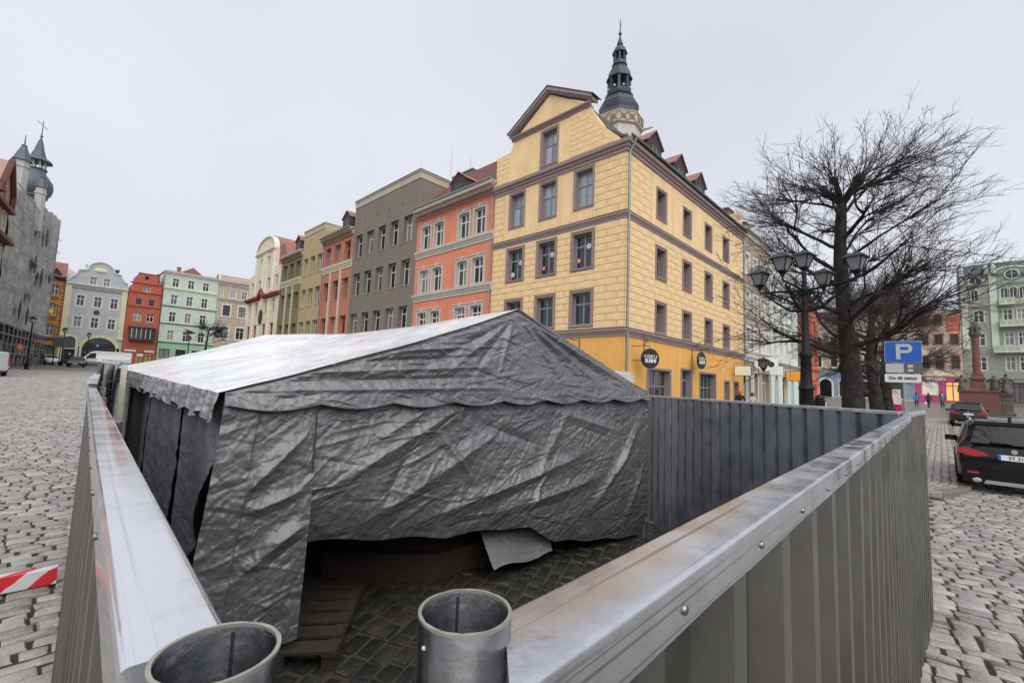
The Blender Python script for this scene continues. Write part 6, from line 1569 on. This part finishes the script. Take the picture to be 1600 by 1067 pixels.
def quad_panel(root, name, pts, m, th=.012):
    c = [Vector(p) for p in pts]; nn = (c[1] - c[0]).cross(c[2] - c[0]).normalized() * th
    n_ = len(c)
    return MB().add([p + nn for p in c] + [p - nn for p in c], [tuple(range(n_)), tuple(range(2 * n_ - 1, n_ - 1, -1))] + [(i, n_ + i, n_ + (i + 1) % n_, (i + 1) % n_) for i in range(n_)]).build(name, m, root)
def suv(x, y, rz, label, pm, L_=4.45, W=1.86, H=1.66, plate=None, rails=True):
    h = L_ / 2; w = W / 2
    st = [(-h + .02, .42, .80, .88, w * .80, w * .88, w * .7), (-h + .06, .36, .98, 1.04, w * .90, w * .95, w * .8), (-h + .18, .30, 1.03, 1.10, w * .96, w * .985, w * .82), (-h + .34, .26, 1.03, 1.36, w * .98, w, w * .77), (-h + .50, .24, 1.02, H - .07, w * .99, w, w * .74),
          (-h + .75, .24, 1.01, H - .015, w, w, w * .74), (-.4, .24, .99, H, w, w, w * .75), (.35, .24, .98, H - .04, w, w, w * .74), (.75, .24, .97, H - .2, w, w, w * .72), (1.15, .24, .96, 1.06, w, w * .99, w * .74), (h - .35, .26, .86, .97, w * .97, w * .95, w * .72), (h - .08, .32, .74, .82, w * .88, w * .86, w * .62), (h, .42, .62, .68, w * .72, w * .74, w * .5)]
    r_ = car('parked_suv', label, x, y, rz, L_, W, H, st, pm, 'cars parked along the street', 'car', (-h + .9, h - .85), .35)
    zb, zt = 1.13, H - .12
    quad_panel(r_, 'rear_window', [(-h + .14, w * .74, zb), (-h + .14, -w * .74, zb), (-h + .43, -w * .62, zt), (-h + .43, w * .62, zt)], CGL)
    for s_ in (-1, 1):
        quad_panel(r_, 'side_window', [(-h + .62, s_ * (w - .015), 1.06), (-.25, s_ * (w - .008), 1.05), (-.25, s_ * (w * .80), H - .1), (-h + .85, s_ * (w * .80), H - .13)], CGL)
        quad_panel(r_, 'side_window', [(-.17, s_ * (w - .008), 1.05), (1.0, s_ * (w - .02), 1.02), (.45, s_ * (w * .79), H - .13), (-.17, s_ * (w * .80), H - .1)], CGL)
        MB().prism([(w * .45 * s_, .86), (w * .7 * s_, .83), (w * .965 * s_, .90), (w * .965 * s_, 1.0), (w * .85 * s_, 1.02), (w * .6 * s_, .96), (w * .45 * s_, .92)], -h + .0, -h + .26, 'x').build('tail_light', REDL, r_)
        MB().box(.62, min(s_ * w * .88, s_ * (w + .2)), 1.0, .76, max(s_ * w * .88, s_ * (w + .2)), 1.14).build('wing_mirror', pm, r_)
        if rails: MB().tube([(-h + .6, s_ * w * .70, H - .03), (-h + .75, s_ * w * .71, H + .035), (.1, s_ * w * .71, H + .05), (.35, s_ * w * .70, H - .01)], .02, 8).build('roof_rail', CHROME, r_, smooth=40)
        MB().prism([(s_ * w * .62, .44), (s_ * w * .82, .45), (s_ * w * .82, .49), (s_ * w * .62, .49)], -h - .012, -h + .06, 'x').build('reflector', REDL, r_)
        MB().lathe([(.05, -.05), (.05, .02), (.035, .025)], 10, M=T((-h - .01, s_ * w * .66, .30)) @ Matrix.Rotation(R(-90), 4, 'Y') @ Matrix.Scale(1.6, 4, (0, 1, 0))).build('exhaust', CHROME, r_)
    MB().prism([(-w * .9, .25), (w * .9, .25), (w * .93, .52), (w * .7, .56), (-w * .7, .56), (-w * .93, .52)], -h - .005, -h + .3, 'x').build('bumper', TRIM, r_)
    MB().prism([(-w * .55, .24), (w * .55, .24), (w * .5, .32), (-w * .5, .32)], -h - .02, -h + .1, 'x').build('skid_plate', CHROME, r_)
    np_ = MB().box(-h - .015, -.26, .80, -h + .06, .26, .915).build('number_plate', PLATE, r_)
    MB().box(-h - .02, .215, .80, -h - .0155, .26, .915).build('plate_band', mat('plate blue', S(20, 90, 190)), np_)
    if plate: put('lettering', text_mesh(plate, .1, BLET, .002, .001), np_, T((-h - .018, -.02, .857)) @ Matrix.Rotation(R(-90), 4, 'Z') @ UP)
    MB().lathe([(.052, -.01), (.052, .012)], 16, M=T((-h + .02, 0, 1.0)) @ Matrix.Rotation(R(-90), 4, 'Y')).build('badge', CHROME, r_)
    MB().prism([(-h + .62, H - .02), (-h + .66, H + .1), (-h + .72, H + .1), (-h + .82, H - .02)], -.025, .025, 'y').build('aerial_fin', TRIM, r_)
    MB().tube([(-h + .115, .02, 1.15), (-h + .125, .38, 1.19)], .014, 6).build('wiper', TRIM, r_)
    MB().prism([(-w * .66, H - .10), (w * .66, H - .10), (w * .64, H - .02), (-w * .64, H - .02)], -h + .40, -h + .62, 'x').build('spoiler', pm, r_)
    return r_
suv(17.45, -1.06, 0, 'black hatchback SUV with red tail lights and silver roof rails nearest the kerb corner', paint('black car paint', (.008, .009, .012)), plate='ST 21')
suv(46.5, -1.05, 0, 'dark grey SUV parked farther up the street towards the red stone column', paint('dark grey car paint', (.03, .032, .036)), 4.6, 1.86, 1.68, rails=False)
def sedan(name, label, x, y, rz, pm, L_=4.3, W=1.78, H=1.47, up=0.):
    h = L_ / 2; w = W / 2
    st = [(-h, .4, .75, .82, w * .74, w * .78, w * .55), (-h + .1, .3, .9, .97, w * .9, w * .93, w * .7), (-h + .45, .24, .93, 1.04 + up, w * .97, w, w * .74), (-h + .95, .22, .93, H - .06, w, w, w * .72), (-.3, .22, .92, H, w, w, w * .74), (.3, .22, .91, H - .03, w, w, w * .73), (1.1, .22, .88, .99, w, w * .98, w * .74), (h - .4, .24, .76, .88, w * .96, w * .94, w * .7), (h - .06, .32, .62, .7, w * .86, w * .84, w * .56), (h, .4, .55, .6, w * .7, w * .72, w * .45)]
    r_ = car(name, label, x, y, rz, L_, W, H, st, pm, 'cars parked at the far end of the square', 'car', (-h + .8, h - .85), .31)
    quad_panel(r_, 'windscreen', [(1.06, w * .7, 1.02), (1.06, -w * .7, 1.02), (.4, -w * .6, H - .07), (.4, w * .6, H - .07)], CGL)
    quad_panel(r_, 'rear_window', [(-h + .5, -w * .68, 1.08 + up), (-h + .5, w * .68, 1.08 + up), (-h + .92, w * .6, H - .09), (-h + .92, -w * .6, H - .09)], CGL)
    for s_ in (-1, 1):
        quad_panel(r_, 'side_window', [(-h + .85, s_ * (w - .01), .97), (.95, s_ * (w - .02), .95), (.35, s_ * w * .80, H - .1), (-h + 1.1, s_ * w * .80, H - .12)], CGL)
        MB().prism([(w * .5 * s_, .62), (w * .84 * s_, .64), (w * .82 * s_, .76), (w * .55 * s_, .72)], h - .3, h - .005, 'x').build('headlight', HEADL, r_)
        MB().prism([(w * .6 * s_, .68), (w * .86 * s_, .68), (w * .84 * s_, .86), (w * .62 * s_, .84)], -h + .0, -h + .2, 'x').build('tail_light', REDL, r_)
        MB().box(.7, s_ * (w + .01), .92, .82, s_ * (w + .19), 1.05).build('wing_mirror', pm, r_)
    MB().box(h - .04, -.4, .36, h + .012, .4, .52).build('grille', TRIM, r_); MB().box(h + .013, -.26, .37, h + .025, .26, .48).build('number_plate', PLATE, r_)
    return r_
sedan('parked_car', 'dark sedan facing the square in front of the pale grey house', 3.55, 89.6, R(-95), paint('dark blue grey car paint', (.035, .04, .055)))
sedan('parked_car', 'silver grey car parked behind the scaffolding poles', -.6, 101.8, R(-20), paint('silver car paint', (.35, .36, .37)))
sedan('parked_car', 'white car with bright headlights beside the dark notice board', .9, 97.2, R(-75), paint('white car paint', (.7, .72, .72)))
def van(name, label, x, y, rz, pm, L_=6.0, W=2.05, H=2.5, group=None, belt=1.25, hood=1.0):
    h = L_ / 2; w = W / 2
    st = [(-h, .45, belt, H - .08, w * .92, w * .96, w * .84), (-h + .15, .35, belt, H, w * .97, w, w * .88), (h - 2.2, .35, belt, H, w * .97, w, w * .88), (h - 1.75, .35, belt - .02, H - .12, w * .97, w, w * .85), (h - .95, .35, belt - .06, belt + .25, w * .96, w * .97, w * .8), (h - .4, .36, hood, hood + .1, w * .92, w * .92, w * .72), (h - .04, .4, hood - .35, hood - .25, w * .82, w * .82, w * .6), (h, .45, .6, .64, w * .7, w * .72, w * .5)]
    r_ = car(name, label, x, y, rz, L_, W, H, st, pm, group, 'van', (-h + 1.15, h - .95), .35)
    quad_panel(r_, 'windscreen', [(h - .98, w * .78, belt + .24), (h - .98, -w * .78, belt + .24), (h - 1.72, -w * .75, H - .22), (h - 1.72, w * .75, H - .22)], CGL)
    for s_ in (-1, 1):
        quad_panel(r_, 'side_window', [(h - 2.25, s_ * (w + .004), belt + .03), (h - 1.1, s_ * (w - .01), belt - .02), (h - 1.6, s_ * w * .91, H - .42), (h - 2.25, s_ * w * .93, H - .36)], CGL)
        MB().prism([(w * .5 * s_, .72), (w * .85 * s_, .78), (w * .84 * s_, .98), (w * .6 * s_, .9)], h - .45, h - .02, 'x').build('headlight', HEADL, r_)
        MB().prism([(w * .86 * s_, .8), (w * .97 * s_, .8), (w * .95 * s_, 1.5), (w * .85 * s_, 1.5)], -h - .01, -h + .06, 'x').build('tail_light', REDL, r_)
        MB().box(h - 1.35, s_ * (w + .01), belt, h - 1.2, s_ * (w + .22), belt + .3).build('wing_mirror', TRIM, r_)
        MB().box(-h + .1, s_ * (w * .99), .55, h - .3, s_ * (w + .012), .68).build('side_strip', TRIM, r_)
    MB().box(h - .1, -w * .8, .36, h + .015, w * .8, .56).build('bumper', TRIM, r_)
    return r_
van('delivery_van', 'long white delivery van parked across the arched shop front', 7.0, 97.5, R(180), paint('white van paint', (.75, .76, .76)), 6.6, 2.05, 2.45)
van('people_carrier', 'silver grey people carrier with its tail towards the square, at the peach house', -2.85, 53.5, R(100), paint('pale silver paint', (.38, .4, .41)), 4.4, 1.8, 1.85, None, 1.0, .92)
van('parked_van', 'light van parked behind the tent at the corner of the yellow house', 17.6, 12.6, R(82), paint('cream van paint', (.6, .6, .57)), 5.2, 2.0, 2.6, None, 1.35, 1.05)

# ---------------------------------------------------------------- people
SKIN = mat('skin', (.45, .26, .19), rough=.6, var=.05)
def person(label, x, y, rz, H, coat, legs, hair, hat=None, stride=.16, bag=None, group=None, hunch=0.):
    root = thing('person', label, 'person', (x, y, G(x, y) + (.1 if y > .6 and x < 66 else 0)), rz, group); k = H / 1.75
    V_ = [(0, 0, .95), (0, 0, 1.15), (hunch * .4, 0, 1.38), (hunch, 0, 1.5), (hunch + .02, 0, 1.6), (hunch + .03, 0, 1.72),
          (0, .1, .9), (stride, .1, .5), (stride - .1, .1, .09), (stride + .06, .1, .04), (0, -.1, .9), (-stride * .4, -.1, .5), (-stride - .1, -.1, .1), (-stride + .05, -.1, .04),
          (hunch * .6, .2, 1.42), (-.05, .27, 1.15), (.08, .26, .92), (.12, .26, .84), (hunch * .6, -.2, 1.42), (.08, -.27, 1.15), (.2, -.24, .95), (.24, -.23, .87)]
    E_ = [(0, 1), (1, 2), (2, 3), (3, 4), (4, 5), (0, 6), (6, 7), (7, 8), (8, 9), (0, 10), (10, 11), (11, 12), (12, 13), (2, 14), (14, 15), (15, 16), (16, 17), (2, 18), (18, 19), (19, 20), (20, 21)]
    RD = [(.17, .13), (.165, .12), (.17, .12), (.06, .06), (.09, .1), (.085, .095), (.1, .1), (.075, .075), (.05, .05), (.045, .03), (.1, .1), (.075, .075), (.05, .05), (.045, .03), (.08, .08), (.062, .062), (.045, .045), (.035, .022), (.08, .08), (.062, .062), (.045, .045), (.035, .022)]
    me = bpy.data.meshes.new('body'); me.from_pydata([(a * k, c * k, z * k) for a, c, z in V_], E_, [])
    ob = bpy.data.objects.new('tmp', me); COL.objects.link(ob)
    sk = ob.modifiers.new('s', 'SKIN'); sub = ob.modifiers.new('u', 'SUBSURF'); sub.levels = 1
    for i, v in enumerate(me.skin_vertices[0].data): v.radius = (RD[i][0] * k, RD[i][1] * k); v.use_root = i == 0
    dg = bpy.context.evaluated_depsgraph_get(); dg.update(); m2 = bpy.data.meshes.new_from_object(ob.evaluated_get(dg)); bpy.data.objects.remove(ob)
    # fingers and nose, joined into the same figure
    mb = MB(); mb.v = [tuple(v.co) for v in m2.vertices]; mb.f = [tuple(p.vertices) for p in m2.polygons]; mb.m = [0] * len(mb.f)
    for hand in (Vector(V_[17]), Vector(V_[21])):
        for q in range(4): mb.tube([(hand + Vector((-.02 + .014 * q, 0, -.01))) * k, (hand + Vector((-.015 + .016 * q, .004, -.06))) * k, (hand + Vector((-.005 + .014 * q, .002, -.09 + .008 * abs(q - 1.5)))) * k], [.009 * k, .008 * k, .006 * k], 5)
        mb.tube([(hand + Vector((.025, 0, .02))) * k, (hand + Vector((.055, 0, -.02))) * k, (hand + Vector((.06, 0, -.045))) * k], [.01 * k, .009 * k, .007 * k], 5)
    mb.tube([Vector((hunch + .1, 0, 1.67)) * k, Vector((hunch + .135, 0, 1.64)) * k], [.01 * k, .016 * k], 5)
    me = bpy.data.meshes.new('body'); me.from_pydata(mb.v, [], mb.f)
    for m_ in (coat, legs, SKIN): me.materials.append(m_)
    for p in me.polygons:
        c = p.center / k; p.use_smooth = True
        p.material_index = 2 if (c.z > 1.53 or (c.z < .92 and abs(c.y) > .2)) else (1 if c.z < .82 else 0)
    put('body', me, root)
    hb = MB(); cx = (hunch + .025) * k
    hb.lathe([(.11 * k, -.06 * k), (.122 * k, .02 * k), (.11 * k, .08 * k), (.06 * k, .13 * k), (.01, .145 * k)], 12, M=T((cx - .012 * k, 0, 1.69 * k)) @ Matrix.Rotation(R(-14), 4, 'Y')); hb.build('hat' if hat else 'hair', hat or hair, root, smooth=60)
    if hat is None: MB().lathe([(.06 * k, -.16 * k), (.1 * k, -.08 * k), (.1 * k, .02 * k)], 10, (cx - .05 * k, 0, 1.66 * k)).build('hair', hair, root, smooth=60)
    for s_ in (-1, 1): MB().lathe([(.008 * k, 0), (.004 * k, .004 * k)], 6, M=T((cx + .092 * k, s_ * .034 * k, 1.685 * k)) @ Matrix.Rotation(R(90), 4, 'Y')).build('eye', BLET, root)
    if bag:
        hnd = Vector(V_[17]) * k; MB().lathe([(.09 * k, 0), (.16 * k, .05 * k), (.15 * k, .25 * k), (.03 * k, .36 * k)], 8, (hnd.x, hnd.y + .03, hnd.z - .45 * k)).build('bag', bag, root, smooth=50)
    return root
BLK = mat('black cloth', (.015, .015, .017), rough=.9, var=.2, scale=8); BLUE = mat('blue jacket', S(62, 130, 186, .9), rough=.8, var=.1); NAVY = mat('navy jacket', (.02, .026, .05), rough=.85, var=.1); TEAL = mat('teal jacket', S(60, 128, 150, .8), rough=.8, var=.1)
JEAN = mat('dark jeans', (.03, .035, .05), rough=.9, var=.1); PINK = mat('pale pink coat', S(226, 188, 192, .9), rough=.85, var=.08); ORH = mat('orange knit hat', S(236, 92, 30), rough=.9, var=.1)
HBR = mat('brown hair', (.05, .03, .02), rough=.7, var=.2); WBAG = mat('white carrier bag', S(220, 222, 226), rough=.5, var=.05); GRYH = mat('pale knit hat', S(190, 196, 204), rough=.9)
person('pedestrian in a black jacket and orange knit hat by the yellow house', 32.3, 9.9, R(200), 1.78, BLK, JEAN, HBR, ORH)
person('pedestrian in a pale pink coat with brown hair by the yellow house', 33.6, 9.5, R(190), 1.64, PINK, JEAN, HBR)
GP = 'pedestrians walking near the magenta shop'
person('pedestrian in a bright blue jacket with dark legs near the magenta shop', 77.5, 2.75, R(10), 1.72, BLUE, BLK, HBR, None, .18, None, GP)
person('pedestrian in a navy jacket carrying a white bag near the magenta shop', 77.0, 1.6, R(-10), 1.76, NAVY, JEAN, HBR, None, .2, WBAG, GP)
person('pedestrian in a teal jacket and pale hat near the magenta shop', 76.5, .35, R(5), 1.7, TEAL, JEAN, HBR, GRYH, .15, None, GP)
person('person in a dark coat standing at the magenta shop door', 90.5, .45, R(170), 1.75, BLK, BLK, HBR, None, .1, None, GP)
person('person in dark navy clothes standing by the scaffolding poles', .15, 86.5, R(-60), 1.75, NAVY, NAVY, HBR)
person('person in a dark jacket standing behind the dark sedan', 2.85, 93.2, R(-90), 1.75, BLK, JEAN, GRYH)

# ---------------------------------------------------------------- plague column with statues
RS = mat('red sandstone', S(130, 84, 78, .75), rough=.8, var=.15, scale=2, bump=.4); DS = mat('dark weathered stone', S(96, 90, 84, .9), rough=.85, var=.3, scale=2.5, bump=.6)
cx, cy = 66., -2.35; co = thing('statue_column', 'red stone column with a carved group on top and statues round its stepped base', 'monument', (cx, cy, G(cx, cy)))
g0 = G(cx, cy)
def Zc(z): return z - g0
for k, (w, z0, z1) in enumerate(((2.3, g0 - .05, g0 + .22), (1.9, g0 + .222, g0 + .46), (1.6, g0 + .462, 2.0))): MB().lathe([(w * 1.3, Zc(z0)), (w * 1.3, Zc(z1))], 4, ph=R(45)).build('step', RS if k == 2 else DS, co)
MB().lathe([(1.95, Zc(2.0)), (1.95, Zc(3.1)), (2.1, Zc(3.15)), (2.1, Zc(3.3))], 4, ph=R(45)).build('plinth', RS, co)
MB().lathe([(.95, Zc(3.3)), (.8, Zc(3.5)), (.62, Zc(4.3)), (.8, Zc(4.4)), (.8, Zc(4.6)), (.62, Zc(4.7)), (.62, Zc(5.0))], 4, ph=R(45)).build('pedestal', RS, co)
tw = MB(); vs_ = []; nn = 16
for i in range(41):
    for j in range(nn):
        a = 2 * math.pi * j / nn; r_ = .3 * (1 - .12 * i / 40) * (1 + .07 * math.sin(3 * a + i * .28)); vs_.append((r_ * math.cos(a), r_ * math.sin(a), Zc(5.0) + 3.7 * i / 40))
tw.add(vs_, [(i * nn + j, i * nn + (j + 1) % nn, (i + 1) * nn + (j + 1) % nn, (i + 1) * nn + j) for i in range(40) for j in range(nn)]); tw.build('twisted_shaft', RS, co, smooth=60)
def figure(dx, dy, z, h, seed, name='statue'):
    m = MB(); nn = 14; vs_ = []; prof = [(.27, 0), (.29, .06), (.24, .25), (.19, .42), (.17, .52), (.2, .64), (.22, .74), (.15, .80), (.065, .83), (.085, .87), (.1, .91), (.09, .96), (.03, 1.0)]
    for i, (r_, t) in enumerate(prof):
        for j in range(nn):
            a = 2 * math.pi * j / nn; q = r_ * h * .75 * (1 + .38 * noise.noise((math.cos(a) * 2.4, math.sin(a) * 2, t * 5 + seed)))
            vs_.append((dx + q * math.cos(a) + .05 * h * math.sin(t * 5 + seed), dy + q * math.sin(a) * .9, Zc(z) + t * h))
    m.add(vs_, [(i * nn + j, i * nn + (j + 1) % nn, (i + 1) * nn + (j + 1) % nn, (i + 1) * nn + j) for i in range(len(prof) - 1) for j in range(nn)] + [tuple(range(len(prof) * nn - nn, len(prof) * nn))])
    sh = Vector((dx, dy + .16 * h, Zc(z) + .72 * h)); m.tube([sh, sh + Vector((-.1 * h, .12 * h, -.1 * h)), sh + Vector((-.25 * h, .02, .02 * h))], [.07 * h, .055 * h, .03 * h], 7)
    sh = Vector((dx, dy - .16 * h, Zc(z) + .72 * h)); m.tube([sh, sh + Vector((-.02, -.12 * h, -.14 * h)), sh + Vector((-.16 * h, -.08 * h, -.2 * h))], [.07 * h, .055 * h, .03 * h], 7)
    m.build(name, DS, co, smooth=70)
MB().lathe([(.28, Zc(8.65)), (.42, Zc(8.9)), (.5, Zc(9.0)), (.5, Zc(9.1))], 10).build('capital', DS, co)
for k in range(5): figure(.28 * math.cos(k * 1.26), .28 * math.sin(k * 1.26), 8.95 + .1 * (k % 2), .95, k * 3.1)
figure(0, 0, 9.5, 1.0, 9)
for dx, dy in ((-1.1, 1.15), (-1.1, -1.15), (1.1, 1.15), (1.1, -1.15)): figure(dx, dy, 3.3, 1.55, dx * 3 + dy)
s2 = thing('garden_statue', 'grey stone statue on its own plinth beside the red column', 'statue', (66.5, -4.35, G(66.5, -4.3))); co_keep = co; co = s2; g0 = G(66.5, -4.3)
MB().lathe([(.75, 0), (.75, .3), (.55, .4), (.5, 1.9), (.65, 2.0), (.65, 2.2)], 4, ph=R(45)).build('plinth', DS, s2); figure(0, 0, g0 + 2.2, 2.0, 4.4)
# magenta poster column and a small lantern-like bin near the trees
pc = thing('poster_stand', 'magenta advertising stand between the dark tree trunks', 'poster stand', (52, 3.25, G(52, 3.3) + .1), R(-90))
MB().box(-.45, -.25, 0, .45, .25, 1.0).build('base', mat('magenta plastic', S(170, 30, 100)), pc); MB().box(-.4, -.06, 1.0, .4, .06, 2.3).build('poster', mat('pale poster', S(226, 200, 196), var=.4, scale=3), pc)
bn = thing('litter_bin', 'black litter bin with a white notice near the terracotta red house', 'bin', (45, 7.6, G(45, 7.6) + .1))
MB().lathe([(.35, 0), (.4, .2), (.4, 1.15), (.3, 1.3)], 10).build('drum', BLACK, bn); MB().lathe([(.42, 1.3), (.3, 1.5), (.05, 1.65)], 10).build('lid', BLACK, bn); MB().box(-.2, -.43, .4, .2, -.405, 1.0).build('notice', PLATE, bn)
